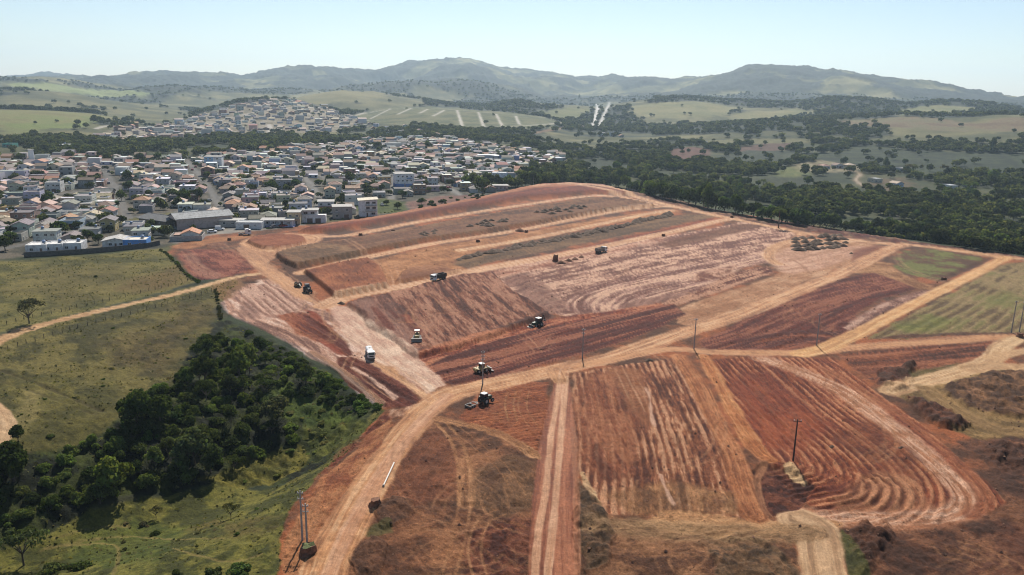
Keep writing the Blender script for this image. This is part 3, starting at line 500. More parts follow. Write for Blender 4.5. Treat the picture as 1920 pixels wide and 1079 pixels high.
# centre foreground: blotchy fill left of the double track
poly([(858,784),(900,732),(980,712),(1032,716),(1030,800),(1010,852),(950,815),(880,796)], [A(128,70,44), A(152,88,56), A(176,114,78)], guide=[(860,790),(1030,770)], Lu=4, Lv=0.8, iso=0.35, con=1.0, amp=0.10, lines=1.3, edge=0.8)
poly([(695,880),(760,802),(820,790),(900,806),(1000,852),(1004,900),(997,1000),(992,1220),(620,1220),(660,1010)], [A(100,68,46), A(130,88,60), A(160,114,80)], edge=0.8, wob=0.8, iscale=5, con=1.05, rough=0.12, rscale=1.1, rgh=0.5)
poly([(760,812),(830,806),(860,860),(850,930),(780,950),(720,930)], [A(118,70,46), A(146,90,60)], guide=[(740,930),(830,820)], Lu=5, Lv=0.9, iso=0.5, con=1.3, alpha=0.7, edge=3, amp=0.12)
poly([(880,880),(960,850),(1000,870),(995,950),(930,970),(880,940)], [A(96,70,48), A(120,90,62), A(146,112,80)], guide=[(880,950),(900,890),(960,868),(990,900)], Lu=7, Lv=0.9, iso=0.4, con=1.2, edge=2, alpha=0.85, amp=0.12)
poly([(880,1000),(940,975),(996,975),(992,1220),(900,1220),(870,1060)], [A(86,46,34), A(118,68,48), A(136,86,62)], edge=2.5, wob=1.5, iscale=2, con=1.3, rough=0.2, rscale=1.2)
poly([(700,950),(740,930),(775,940),(770,975),(720,990)], [A(92,64,46), A(122,86,62)], edge=0.8, wob=1, iscale=1.5, rough=0.4, rscale=2.4, h=0.6, hedge=5)
poly([(665,1040),(700,1000),(730,1020),(720,1079),(660,1110)], [A(92,64,46), A(122,86,62)], edge=0.8, wob=1, iscale=1.5, rough=0.4, rscale=2.4, h=0.6, hedge=5)
poly([(672,1000),(700,985),(728,980),(732,996),(700,1006)], [A(86,88,44), A(108,102,58)], edge=0.8, wob=0.6, iscale=1.5, alpha=0.9)
poly([(1084,900),(1090,960),(1130,964),(1200,982),(1300,990),(1480,982),(1500,1100),(1500,1220),(1084,1220)], [A(100,68,46), A(130,92,64), A(160,120,88)], edge=0.8, wob=0.8, iscale=5, con=1.1, rough=0.14, rscale=1.2, rgh=0.6)
poly([(1086,905),(1120,960),(1150,1000),(1140,1060),(1090,1079)], [A(84,68,50), A(116,92,68)], edge=1, wob=1, iscale=1.5, rough=0.55, rscale=2.0, h=0.5, hedge=4)
poly([(1340,1010),(1400,1000),(1460,1030),(1490,1079),(1360,1079)], [A(84,68,50), A(112,90,66), A(134,108,80)], edge=1.5, wob=1.5, iscale=1.6, rough=0.5, rscale=2.0, h=0.4, hedge=4)
poly([(1240,960),(1340,972),(1440,972),(1540,972),(1600,978),(1560,1000),(1480,1010),(1380,1000),(1280,1000),(1180,985)], [A(170,128,90), A(192,150,108), A(210,172,130)], guide=[(1180,978),(1380,985),(1580,982)], Lu=12, Lv=0.8, con=1.1, edge=1.5, wob=1.5)
# ---- roads and tracks of the site
RT = [TAN3, A(190,142,100), TAN, TANL]
road([(1050,347),(1110,352),(1160,360),(1210,374),(1280,391),(1370,410),(1440,424),(1500,436),(1560,445),(1640,455),(1720,461),(1820,474),(1880,482),(1940,489),(2200,530)], 6.5, RT, edge=0.8, wob=0.4, wheels=(-1, 1))
road([(1000,354),(1040,351),(1080,352),(1130,360),(1180,372)], 5.0, RT, edge=1.0, wob=0.4)
road([(575,444),(640,443),(700,433),(760,421),(840,407),(973,386),(1107,368),(1173,373),(1230,384)], 6.0, RT, edge=0.8, wob=0.4, wheels=(-1, 1))
road([(500,456),(525,468),(575,458),(590,447),(560,441),(500,443),(464,455),(490,468),(520,470)], 6.0, RT, edge=0.8, wob=0.4)
road([(565,512),(640,493),(720,476),(807,458),(973,432),(1140,399),(1230,388),(1262,388),(1290,393)], 5.5, RT, edge=0.7, wob=0.4, wheels=(-1, 1))
road([(860,470),(960,454),(1080,430),(1200,404),(1262,394)], 4.0, [A(186,138,96), TAN, A(222,188,146)], edge=1.5, wob=0.6)
road([(608,574),(625,566),(650,557),(730,542),(807,528),(880,510),(940,498),(1073,474),(1180,452),(1273,432),(1340,416),(1375,410)], 6.5, [A(180,134,100), TAN, A(218,178,146)], edge=0.8, wob=0.4, wheels=(-1, 1))
road([(1502,436),(1495,448),(1462,458),(1444,470),(1442,484),(1460,496)], 5.0, RT, edge=1.0, wob=0.5)
road([(1700,459),(1672,466),(1580,511),(1480,552),(1380,592),(1280,625),(1200,652),(1140,672),(1060,690),(973,710),(900,726),(845,740),(800,768),(760,810),(710,880),(660,965),(615,1050),(600,1110),(585,1220)], 7.0, [TAN3, A(192,140,98), TAN, A(216,174,136)], edge=1.4, wob=0.7, Lv=0.7, wheels=(-1.2, 1.0), con=1.2)
road([(840,742),(790,790),(740,850),(690,930),(645,1010),(610,1100)], 2.6, [A(190,140,108), A(214,172,144)], edge=0.8, wob=0.4, alpha=0.8)
road([(1060,690),(1160,672),(1250,655),(1330,660),(1440,662),(1530,660),(1613,650),(1780,640),(1907,633),(2200,650)], 4.6, [TAN3, A(190,138,96), TAN], edge=0.9, wob=0.5, wheels=(-1, 1))
road([(1890,483),(1873,490),(1780,537),(1680,587),(1613,623),(1547,653),(1500,664)], 5.0, [A(190,142,92), A(210,162,108), A(224,184,134)], edge=0.7, wob=0.4, wheels=(-1.1, 1.1))
road([(1907,635),(1876,652),(1862,672),(1830,688),(1747,712),(1670,734)], 5.5, [A(176,140,102), A(200,166,126), A(218,188,150)], edge=0.8, wob=0.5, wheels=(-1, 1))
road([(1820,692),(1870,686),(1920,690),(2200,700)], 6.0, [A(176,140,102), A(204,170,130)], edge=1.2, wob=0.6)
road([(1855,672),(1900,662),(1940,655)], 3.5, [A(186,150,112), A(204,170,130)], edge=1, wob=0.5)
road([(1740,730),(1770,752),(1820,785),(1880,806),(1960,815)], 5.0, [A(140,116,76), A(164,138,94)], edge=1.4, wob=0.8, cls=6)
# double track down the middle
poly([(1040,712),(1068,712),(1076,780),(1082,880),(1084,1000),(1086,1220),(985,1220),(993,1000),(1004,880),(1020,790)], [A(126,70,46), A(150,90,62), A(172,112,82)], guide=[(1050,712),(1043,850),(1036,1000),(1032,1220)], Lu=24, Lv=0.45, iso=0.15, con=1.5, edge=0.4, wob=0.25, h=-0.35, hedge=1.0, amp=0.06, cls=1)
road([(1049,706),(1046,740),(1033,819),(1023,919),(1010,990),(1003,1079),(996,1220)], 1.15, [A(190,144,114), A(216,174,146)], edge=0.25, wob=0.2, Lv=0.4)
road([(1060,706),(1058,740),(1050,836),(1041,940),(1033,1020),(1027,1079),(1022,1220)], 1.25, [A(190,144,114), A(216,174,146)], edge=0.25, wob=0.2, Lv=0.4)
road([(1075,800),(1080,900),(1082,1000),(1084,1220)], 0.9, [A(156,104,76), A(178,124,92)], edge=0.4, wob=0.3, alpha=0.8)
road([(1040,692),(1049,712)], 4.0, RT, edge=1.0, wob=0.4)
# fan of tracks
FT = [A(160,114,78), A(182,138,98), A(204,160,120)]
road([(822,786),(860,795),(900,802),(957,824),(1003,853)], 2.6, FT, edge=0.6, wob=0.5, Lv=0.4, cls=6)
tracks([(826,792),(852,822),(868,868),(872,946)], 1.9, 0.7, FT, 0.85)
tracks([(850,800),(900,840),(945,880),(975,930)], 1.9, 0.3, FT, 0.5)
tracks([(872,946),(860,1010),(840,1079)], 1.9, 0.45, FT, 0.55)
tracks([(900,1079),(890,1030),(905,980),(940,960)], 1.9, 0.45, FT, 0.5)
tracks([(960,735),(955,760),(962,790)], 1.8, 0.4, FT, 0.6)
tracks([(985,730),(980,765),(1000,800)], 1.8, 0.3, FT, 0.5)
road([(872,862),(876,900),(874,948)], 2.6, FT, edge=0.8, wob=0.4, alpha=0.5, cls=6)
# diagonal bands of the right foreground
DG = [A(150,96,62), A(178,118,78), A(196,140,98)]
road([(1272,668),(1310,722),(1342,790),(1372,850),(1396,920),(1418,968)], 4.6, DG, edge=1.0, wob=0.6, Lv=0.45, con=1.3, cls=6)
road([(1318,668),(1350,722),(1380,780),(1415,840),(1440,862)], 3.2, [A(176,112,68), A(198,138,90), A(212,160,112)], edge=0.9, wob=0.6, Lv=0.45, cls=6)
road([(1432,868),(1420,900),(1432,950),(1450,972)], 1.4, [A(150,104,76), A(176,130,98)], edge=0.5, wob=0.4, cls=6)
road([(1500,975),(1530,992),(1540,1040),(1550,1100),(1556,1220)], 6.5, [A(160,128,98), A(184,150,116), A(206,174,140)], edge=1.2, wob=0.7, Lv=0.7, con=1.2)
road([(1120,985),(1200,992),(1290,1000),(1400,1002),(1520,1000)], 5.0, [A(150,124,92), A(176,148,112)], edge=2.0, wob=1.2, alpha=0.7, cls=6)
# passages across the upper lots
for p, g, al in [([(625,455),(660,462),(690,484),(712,500),(728,520),(737,540)], 2.2, 0.8), ([(650,456),(690,480),(710,498)], 2.0, 0.6), ([(712,492),(760,500),(810,512),(850,518)], 1.9, 0.55), ([(735,500),(742,520),(745,540)], 2.4, 0.8),
                 ([(345,470),(380,505),(440,522)], 1.9, 0.5), ([(430,462),(500,505),(570,548),(606,575)], 1.9, 0.7), ([(445,460),(520,505),(590,552)], 1.9, 0.6), ([(420,465),(490,510),(560,552)], 1.9, 0.5), ([(630,560),(612,580),(618,610),(660,640)], 2.0, 0.6), ([(585,545),(578,570),(560,590)], 1.9, 0.6),
                 ([(650,690),(660,672),(690,660)], 1.9, 0.6), ([(650,690),(690,725),(730,755)], 1.9, 0.55), ([(1085,672),(1060,690),(1056,720)], 2.0, 0.7), ([(700,668),(770,715),(812,752)], 2.2, 0.6), ([(770,700),(810,730),(828,750)], 2.2, 0.5),
                 ([(1440,500),(1480,515),(1482,530),(1460,552)], 2.0, 0.5), ([(1680,474),(1690,496),(1740,520),(1795,537)], 2.0, 0.6), ([(1500,500),(1550,488),(1600,470)], 2.0, 0.4), ([(955,612),(985,634),(1010,660)], 2.0, 0.35), ([(1020,655),(1040,630)], 2.0, 0.3), ([(1225,660),(1260,690),(1290,740)], 2.0, 0.5), ([(1160,690),(1180,730),(1200,770)], 2.0, 0.5)]:
    tracks(p, g, 0.5, [A(186,142,108), A(212,174,144)], al)
for p in ([(640,547),(655,525),(680,505),(700,492)],):
    road(p, 0.7, [A(110,64,42)], edge=0.4, wob=0.2, cls=None, alpha=0.6)
road([(1440,485),(1490,490),(1520,514)], 0.9, [A(150,106,78)], edge=0.5, wob=0.2, cls=None, alpha=0.7)
# chance passages of machines over the fill
_rp = random.Random(12)
for bx, by, w_, h_, n_ in ((850, 950, 130, 120, 16), (1290, 1035, 180, 50, 14), (1760, 1030, 150, 50, 12), (1230, 830, 120, 110, 8), (1560, 790, 170, 90, 9), (1000, 470, 250, 40, 8), (1200, 510, 200, 40, 10), (820, 590, 120, 50, 6), (1500, 600, 120, 40, 7), (560, 600, 100, 40, 6), (1850, 740, 60, 30, 5), (940, 765, 70, 35, 5)):
    for _ in range(n_):
        x0, y0 = bx + _rp.uniform(-1, 1) * w_ * .8, by + _rp.uniform(-1, 1) * h_ * .8; a_ = _rp.uniform(0, 6.28); pts_ = [(x0, y0)]
        for k_ in range(4):
            a_ += _rp.uniform(-.7, .7); st_ = _rp.uniform(.18, .4); x0 = min(max(x0 + math.cos(a_) * w_ * st_, bx - w_), bx + w_); y0 = min(max(y0 + math.sin(a_) * h_ * st_, by - h_), by + h_); pts_.append((x0 + k_ * .3, y0 + k_ * .2))
        dark_ = _rp.random() < .45
        tracks(pts_, 1.9, _rp.uniform(.45, .7), [A(96, 60, 42), A(120, 78, 54)] if dark_ else [A(176, 130, 94), A(202, 158, 122)], _rp.uniform(.2, .42))
# the pasture track
road([(-200,770),(-60,680),(0,640),(70,612),(200,580),(330,551),(430,523),(480,514)], 3.6, [A(170,134,92), A(194,158,114), A(212,178,136)], edge=0.6, wob=0.5, Lv=0.5, wheels=(-0.8, 0.9))
road([(-200,700),(-60,655),(0,632),(60,612),(160,592)], 2.6, [A(160,126,86), A(186,150,110)], edge=0.8, wob=0.6, alpha=0.7)
road([(-60,735),(-6,768),(12,797),(4,824),(-24,852),(-100,900)], 3.2, [A(190,158,122), A(212,184,150)], edge=0.6, wob=0.4)
# disc of the turning circle
poly([(464,455),(475,448),(500,444),(530,443),(560,445),(573,451),(568,459),(545,465),(515,468),(485,465)], [A(136,76,46), A(154,92,58), A(166,104,70)], edge=0.4, wob=0.3, guide=[(464,460),(573,450)], Lu=18, Lv=1.2, con=1.0, h=1.3, hedge=1.0, cls=6, ctrl=1)
# clods everywhere on bare earth and tussocks on grass
_nearmask = np.clip(1.2 / SP, 0, 1)
DH += (fbm(X / 1.0, Y / 1.0, 9, 4, 0.65) - 0.5) * 0.46 * _nearmask * (CLS == 6)
DH += (fbm(X / 1.3, Y / 1.3, 19, 4) - 0.5) * 0.30 * _nearmask * (CLS == 2)
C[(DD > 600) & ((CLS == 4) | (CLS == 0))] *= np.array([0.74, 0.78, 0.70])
_e6 = (CLS == 6) & (DD < 700)       # dug earth: dry crust pale, fresh soil deep red-brown
_l = C[_e6] @ np.array([0.3, 0.5, 0.2]); C[_e6] *= (np.clip(_l / 0.085, 0.3, 3.0) ** 0.14)[:, None]
C *= (0.90 + 0.20 * fbm(X / 2.2, Y / 2.2, 12, 3))[:, None]

# ------------------------------------------------------------ materials for the land
def nodes_of(name):
    m = bpy.data.materials.new(name); m.use_nodes = True; nt = m.node_tree; nt.nodes.clear()
    o = nt.nodes.new('ShaderNodeOutputMaterial'); b = nt.nodes.new('ShaderNodeBsdfPrincipled')
    nt.links.new(b.outputs[0], o.inputs['Surface']); return m, nt, b
def land_material(name, fine, vary, rough, bump_d, warm=(1, 1, 1), fleck=0.0, iso_s=1.6):
    m, nt, b = nodes_of(name); L = nt.links.new
    at_ = nt.nodes.new('ShaderNodeVertexColor'); at_.layer_name = 'Col'
    fl = nt.nodes.new('ShaderNodeAttribute'); fl.attribute_name = 'Flow'
    geo = nt.nodes.new('ShaderNodeNewGeometry')
    def nz(sc, det, src, ro=0.7):
        n = nt.nodes.new('ShaderNodeTexNoise'); n.inputs['Scale'].default_value = sc; n.inputs['Detail'].default_value = det; n.inputs['Roughness'].default_value = ro
        L(src, n.inputs['Vector']); return n.outputs['Fac']
    def rng_(src, a0, a1, b0, b1):
        r = nt.nodes.new('ShaderNodeMapRange'); r.inputs['From Min'].default_value = a0; r.inputs['From Max'].default_value = a1; r.inputs['To Min'].default_value = b0; r.inputs['To Max'].default_value = b1
        L(src, r.inputs['Value']); return r.outputs[0]
    def mth(op, a0, b0):
        q = nt.nodes.new('ShaderNodeMath'); q.operation = op; L(a0, q.inputs[0])
        if isinstance(b0, float): q.inputs[1].default_value = b0
        else: L(b0, q.inputs[1])
        return q.outputs[0]
    fmk = nt.nodes.new('ShaderNodeAttribute'); fmk.attribute_name = 'FM'
    def keep(n):                    # no grain where two lots meet
        return mth('ADD', mth('MULTIPLY', mth('SUBTRACT', n, 0.5), fmk.outputs['Fac']), 0.5)
    n1 = keep(nz(fine * 1.7, 6, fl.outputs['Vector'], 0.75)); n2 = keep(nz(fine * 0.4, 5, fl.outputs['Vector'])); n3 = nz(iso_s, 8, geo.outputs['Position'], 0.8)
    k = mth('MULTIPLY', rng_(n1, 0.3, 0.7, 1 - vary, 1 + vary), rng_(n2, 0.3, 0.7, 1 - vary * 0.8, 1 + vary * 0.8))
    k = mth('MULTIPLY', k, rng_(n3, 0.3, 0.7, 1 - vary * 1.1, 1 + vary * 1.1))
    if fleck:
        n4 = keep(nz(fine * 0.9, 4, fl.outputs['Vector'], 0.65))
        k = mth('MULTIPLY', k, mth('ADD', rng_(n4, 0.575, 0.64, 0.0, fleck), 1.0))
        k = mth('MULTIPLY', k, rng_(n4, 0.36, 0.43, 1 - fleck * 0.9, 1.0))
        n5 = nz(iso_s * 1.25, 3, geo.outputs['Position'], 0.6)
        k = mth('MULTIPLY', k, mth('ADD', rng_(n5, 0.57, 0.63, 0.0, fleck * 1.1), 1.0))
        k = mth('MULTIPLY', k, rng_(n5, 0.37, 0.43, 1 - fleck, 1.0))
    mul = nt.nodes.new('ShaderNodeVectorMath'); mul.operation = 'SCALE'; L(at_.outputs['Color'], mul.inputs[0]); L(k, mul.inputs['Scale'])
    wm = nt.nodes.new('ShaderNodeVectorMath'); wm.operation = 'MULTIPLY'; L(mul.outputs[0], wm.inputs[0]); wm.inputs[1].default_value = warm
    L(wm.outputs[0], b.inputs['Base Color'])
    bp = nt.nodes.new('ShaderNodeBump'); bp.inputs['Strength'].default_value = 1.0; bp.inputs['Distance'].default_value = bump_d
    L(mth('ADD', mth('ADD', n1, n3), n2), bp.inputs['Height']); L(bp.outputs[0], b.inputs['Normal'])
    b.inputs['Roughness'].default_value = rough; b.inputs['Specular IOR Level'].default_value = 0.2
    return m
EARTH = (1.12, 0.945, 0.79)
M_land = {0: ('ground', land_material('valley_ground', 0.5, 0.30, 0.95, 0.3)),
          1: ('dirt_road', land_material('packed_earth', 1.0, 0.16, 0.8, 0.10, (1.22, 1.08, 0.90), 0.16)),
          2: ('pasture', land_material('grass_land', 1.5, 0.32, 0.95, 0.22, (1.04, 1.02, 0.68), 0.14)),
          3: ('town_ground', land_material('town_soil', 0.8, 0.30, 0.9, 0.15)),
          4: ('farm_field', land_material('field_soil', 0.5, 0.22, 0.95, 0.25)),
          5: ('street', land_material('street_surface', 0.8, 0.12, 0.8, 0.03)),
          6: ('graded_earth', land_material('dug_earth', 1.0, 0.19, 0.9, 0.20, EARTH, 0.30, 3.0))}
_s = np.round(FLOW[:, 2], 1).reshape(NR, NA); _e = np.zeros((NR, NA), bool)
_e[1:] |= _s[1:] != _s[:-1]; _e[:-1] |= _s[1:] != _s[:-1]; _e[:, 1:] |= _s[:, 1:] != _s[:, :-1]; _e[:, :-1] |= _s[:, 1:] != _s[:, :-1]
_f0 = FLOW[:, 1].reshape(NR, NA); _g = np.abs(np.diff(_f0, axis=1)) > 6; _e[:, 1:] |= _g; _e[:, :-1] |= _g
_f0 = FLOW[:, 0].reshape(NR, NA); _g = np.abs(np.diff(_f0, axis=1)) > 6; _e[:, 1:] |= _g; _e[:, :-1] |= _g
FMK = (~_e).astype(float).ravel()
Z = Z0 + DH
GZ = Z.reshape(NR, NA)
def gz(x, y):
    """height of the finished ground"""
    x = np.atleast_1d(np.asarray(x, float)); y = np.atleast_1d(np.asarray(y, float))
    D = np.hypot(x, y); a = np.arctan2(x, y)
    i = np.clip(np.searchsorted(RR, D) - 1, 0, NR - 2); j = np.clip(np.searchsorted(AZ, a) - 1, 0, NA - 2)
    t = np.clip((D - RR[i]) / (RR[i + 1] - RR[i]), 0, 1); s = np.clip((a - AZ[j]) / (AZ[j + 1] - AZ[j]), 0, 1)
    return (GZ[i, j] * (1 - s) + GZ[i, j + 1] * s) * (1 - t) + (GZ[i + 1, j] * (1 - s) + GZ[i + 1, j + 1] * s) * t
def gpt(px, py):
    p = at(px, py); p[:, 2] = gz(p[:, 0], p[:, 1]); return p
def grid_lookup(arr, x, y):
    D = np.hypot(x, y); a = np.arctan2(x, y)
    i = np.clip(np.searchsorted(RR, D), 0, NR - 1); j = np.clip(np.searchsorted(AZ, a), 0, NA - 1)
    return arr.reshape(NR, NA)[i, j]
def build_land():
    V = np.stack([X, Y, Z], -1).astype(np.float32)
    G3 = V.reshape(NR, NA, 3).astype(np.float64)
    du = np.gradient(G3, axis=0); dv = np.gradient(G3, axis=1)
    NRM = np.cross(dv, du).reshape(-1, 3); NRM /= np.linalg.norm(NRM, axis=1)[:, None]
    NRM *= np.sign(NRM[:, 2:3] + 1e-9)
    idx = np.arange(NR * NA).reshape(NR, NA)
    F = np.stack([idx[:-1, :-1], idx[1:, :-1], idx[1:, 1:], idx[:-1, 1:]], -1).reshape(-1, 4)
    fc = np.sort(CLS[F], axis=1); fcls = fc[:, 1]
    # orientation: counter-clockwise from above
    a = V[F[:1, 0]][0]; b = V[F[:1, 1]][0]; c = V[F[:1, 2]][0]
    if np.cross(b - a, c - a)[2] < 0: F = F[:, ::-1]
    for k, (nm, mat) in M_land.items():
        f = F[fcls == k]
        if len(f) == 0: continue
        used, inv = np.unique(f.ravel(), return_inverse=True)
        me = bpy.data.meshes.new(nm)
        me.vertices.add(len(used)); me.vertices.foreach_set('co', V[used].ravel())
        me.loops.add(len(f) * 4); me.loops.foreach_set('vertex_index', inv.astype(np.int32))
        me.polygons.add(len(f)); me.polygons.foreach_set('loop_start', np.arange(0, len(f) * 4, 4, dtype=np.int32))
        me.update(calc_edges=True)
        me.polygons.foreach_set('use_smooth', np.ones(len(f), bool))
        ca = me.color_attributes.new('Col', 'FLOAT_COLOR', 'POINT')
        ca.data.foreach_set('color', np.concatenate([np.clip(C[used], 0.002, 0.9), np.ones((len(used), 1))], 1).astype(np.float32).ravel())
        fa = me.attributes.new('Flow', 'FLOAT_VECTOR', 'POINT'); fa.data.foreach_set('vector', FLOW[used].astype(np.float32).ravel())
        fb = me.attributes.new('FM', 'FLOAT', 'POINT'); fb.data.foreach_set('value', FMK[used].astype(np.float32))
        me.normals_split_custom_set_from_vertices(NRM[used].astype(np.float32))
        me.materials.append(mat)
        o = bpy.data.objects.new(nm, me); COL.objects.link(o); o['kind'] = 'structure'
build_land()
# ------------------------------------------------------------ mesh and naming helpers
class MB:
    def __init__(s): s.v = []; s.f = []; s.m = []
    def add(s, vs_, fs, mi=0):
        o = len(s.v); s.v += [tuple(map(float, p)) for p in vs_]; s.f += [tuple(i + o for i in f) for f in fs]; s.m += [mi] * len(fs)
    def box(s, c, d, mi=0, rz=0.0, taper=1.0, ry=0.0):
        cx, cy_, cz = c; x, y, z = d[0] / 2, d[1] / 2, d[2] / 2
        P = [(-x, -y, -z), (x, -y, -z), (x, y, -z), (-x, y, -z), (-x * taper, -y * taper, z), (x * taper, -y * taper, z), (x * taper, y * taper, z), (-x * taper, y * taper, z)]
        if ry: P = [(a * math.cos(ry) + b_ * math.sin(ry), b, -a * math.sin(ry) + b_ * math.cos(ry)) for a, b, b_ in P]
        ca, sa = math.cos(rz), math.sin(rz)
        P = [(cx + a * ca - b * sa, cy_ + a * sa + b * ca, cz + c_) for a, b, c_ in P]
        s.add(P, [(0, 3, 2, 1), (4, 5, 6, 7), (0, 1, 5, 4), (1, 2, 6, 5), (2, 3, 7, 6), (3, 0, 4, 7)], mi)
    def cyl(s, p0, p1, r0, r1=None, n=10, mi=0, cap=True):
        r1 = r0 if r1 is None else r1
        p0 = Vector(p0); p1 = Vector(p1); d = (p1 - p0).normalized(); a = d.orthogonal().normalized(); b = d.cross(a)
        ring = [(math.cos(2 * math.pi * k / n), math.sin(2 * math.pi * k / n)) for k in range(n)]
        vs_ = [p0 + (a * c + b * q) * r0 for c, q in ring] + [p1 + (a * c + b * q) * r1 for c, q in ring]
        fs = [(k, (k + 1) % n, n + (k + 1) % n, n + k) for k in range(n)]
        if cap: fs += [tuple(range(n - 1, -1, -1)), tuple(range(n, 2 * n))]
        s.add(vs_, fs, mi)
    def tube(s, pts, r, n=6, mi=0):
        for a, b in zip(pts[:-1], pts[1:]): s.cyl(a, b, r, r, n, mi)
    def prism(s, prof, y0, y1, mi=0):
        """profile in x,z swept along y"""
        n = len(prof); vs_ = [(x, y0, z) for x, z in prof] + [(x, y1, z) for x, z in prof]
        fs = [(k, (k + 1) % n, n + (k + 1) % n, n + k) for k in range(n)] + [tuple(range(n - 1, -1, -1)), tuple(range(n, 2 * n))]
        s.add(vs_, fs, mi)
    def mesh(s, name, mats, smooth=False):
        me = bpy.data.meshes.new(name); me.from_pydata(s.v, [], s.f)
        for m in mats: me.materials.append(m)
        me.polygons.foreach_set('material_index', np.array(s.m, np.int32))
        if smooth: me.polygons.foreach_set('use_smooth', np.ones(len(s.f), bool))
        bm = bmesh.new(); bm.from_mesh(me); bmesh.ops.recalc_face_normals(bm, faces=bm.faces); bm.to_mesh(me); bm.free()
        me.update(); return me
def obj(name, me, parent=None, loc=(0, 0, 0), rz=0.0, color=None, sc=None):
    o = bpy.data.objects.new(name, me); COL.objects.link(o); o.location = loc; o.rotation_euler = (0, 0, rz)
    if parent is not None: o.parent = parent
    if color is not None: o.color = (*color, 1)
    if sc is not None: o.scale = (sc, sc, sc) if np.isscalar(sc) else sc
    return o
def thing(name, label, cat, loc, rz=0.0, group=None, me=None, sc=None, color=None):
    o = obj(name, me, None, loc, rz, color, sc)
    o['label'] = label; o['category'] = cat
    if group: o['group'] = group
    return o
def simple_mat(name, col, rough=0.7, metal=0.0, vary=0.12, scale=3.0, spec=0.3, objcol=False, dirt=None):
    m, nt, b = nodes_of(name); L = nt.links.new
    tc = nt.nodes.new('ShaderNodeNewGeometry'); n = nt.nodes.new('ShaderNodeTexNoise'); n.inputs['Scale'].default_value = scale; n.inputs['Detail'].default_value = 5
    L(tc.outputs['Position'], n.inputs['Vector'])
    mr = nt.nodes.new('ShaderNodeMapRange'); mr.inputs['From Min'].default_value = 0.3; mr.inputs['From Max'].default_value = 0.7
    mr.inputs['To Min'].default_value = 1 - vary; mr.inputs['To Max'].default_value = 1 + vary; L(n.outputs['Fac'], mr.inputs['Value'])
    mul = nt.nodes.new('ShaderNodeVectorMath'); mul.operation = 'SCALE'; L(mr.outputs[0], mul.inputs['Scale'])
    if objcol:
        oi = nt.nodes.new('ShaderNodeObjectInfo'); L(oi.outputs['Color'], mul.inputs[0])
    else: mul.inputs[0].default_value = tuple(col)
    out = mul.outputs[0]
    if dirt is not None:
        n2 = nt.nodes.new('ShaderNodeTexNoise'); n2.inputs['Scale'].default_value = 0.9; n2.inputs['Detail'].default_value = 6; L(tc.outputs['Position'], n2.inputs['Vector'])
        r2 = nt.nodes.new('ShaderNodeMapRange'); r2.inputs['From Min'].default_value = 0.48; r2.inputs['From Max'].default_value = 0.68; r2.inputs['To Max'].default_value = dirt[3]; L(n2.outputs['Fac'], r2.inputs['Value'])
        mx = nt.nodes.new('ShaderNodeMix'); mx.data_type = 'RGBA'; L(r2.outputs[0], mx.inputs['Factor']); L(out, mx.inputs['A']); mx.inputs['B'].default_value = (*dirt[:3], 1); out = mx.outputs['Result']
    L(out, b.inputs['Base Color'])
    b.inputs['Roughness'].default_value = rough; b.inputs['Metallic'].default_value = metal; b.inputs['Specular IOR Level'].default_value = spec
    return m

# ------------------------------------------------------------ trees and shrubs
def leaf_material(name, trans=0.38):
    m = bpy.data.materials.new(name); m.use_nodes = True; nt = m.node_tree; nt.nodes.clear(); L = nt.links.new
    o = nt.nodes.new('ShaderNodeOutputMaterial'); d = nt.nodes.new('ShaderNodeBsdfDiffuse'); t = nt.nodes.new('ShaderNodeBsdfTranslucent')
    mx = nt.nodes.new('ShaderNodeMixShader'); mx.inputs[0].default_value = trans
    at_ = nt.nodes.new('ShaderNodeVertexColor'); at_.layer_name = 'Col'
    oi = nt.nodes.new('ShaderNodeObjectInfo')
    mul = nt.nodes.new('ShaderNodeVectorMath'); mul.operation = 'MULTIPLY'; L(at_.outputs['Color'], mul.inputs[0]); L(oi.outputs['Color'], mul.inputs[1])
    yl = nt.nodes.new('ShaderNodeVectorMath'); yl.operation = 'MULTIPLY'; L(mul.outputs[0], yl.inputs[0]); yl.inputs[1].default_value = (1.25, 1.25, 0.7)
    L(mul.outputs[0], d.inputs['Color']); L(yl.outputs[0], t.inputs['Color'])
    L(d.outputs[0], mx.inputs[1]); L(t.outputs[0], mx.inputs[2]); L(mx.outputs[0], o.inputs['Surface']); return m
M_leaf = leaf_material('foliage'); M_bark = simple_mat('bark', (0.10, 0.075, 0.055), 0.95, vary=0.3, scale=4)
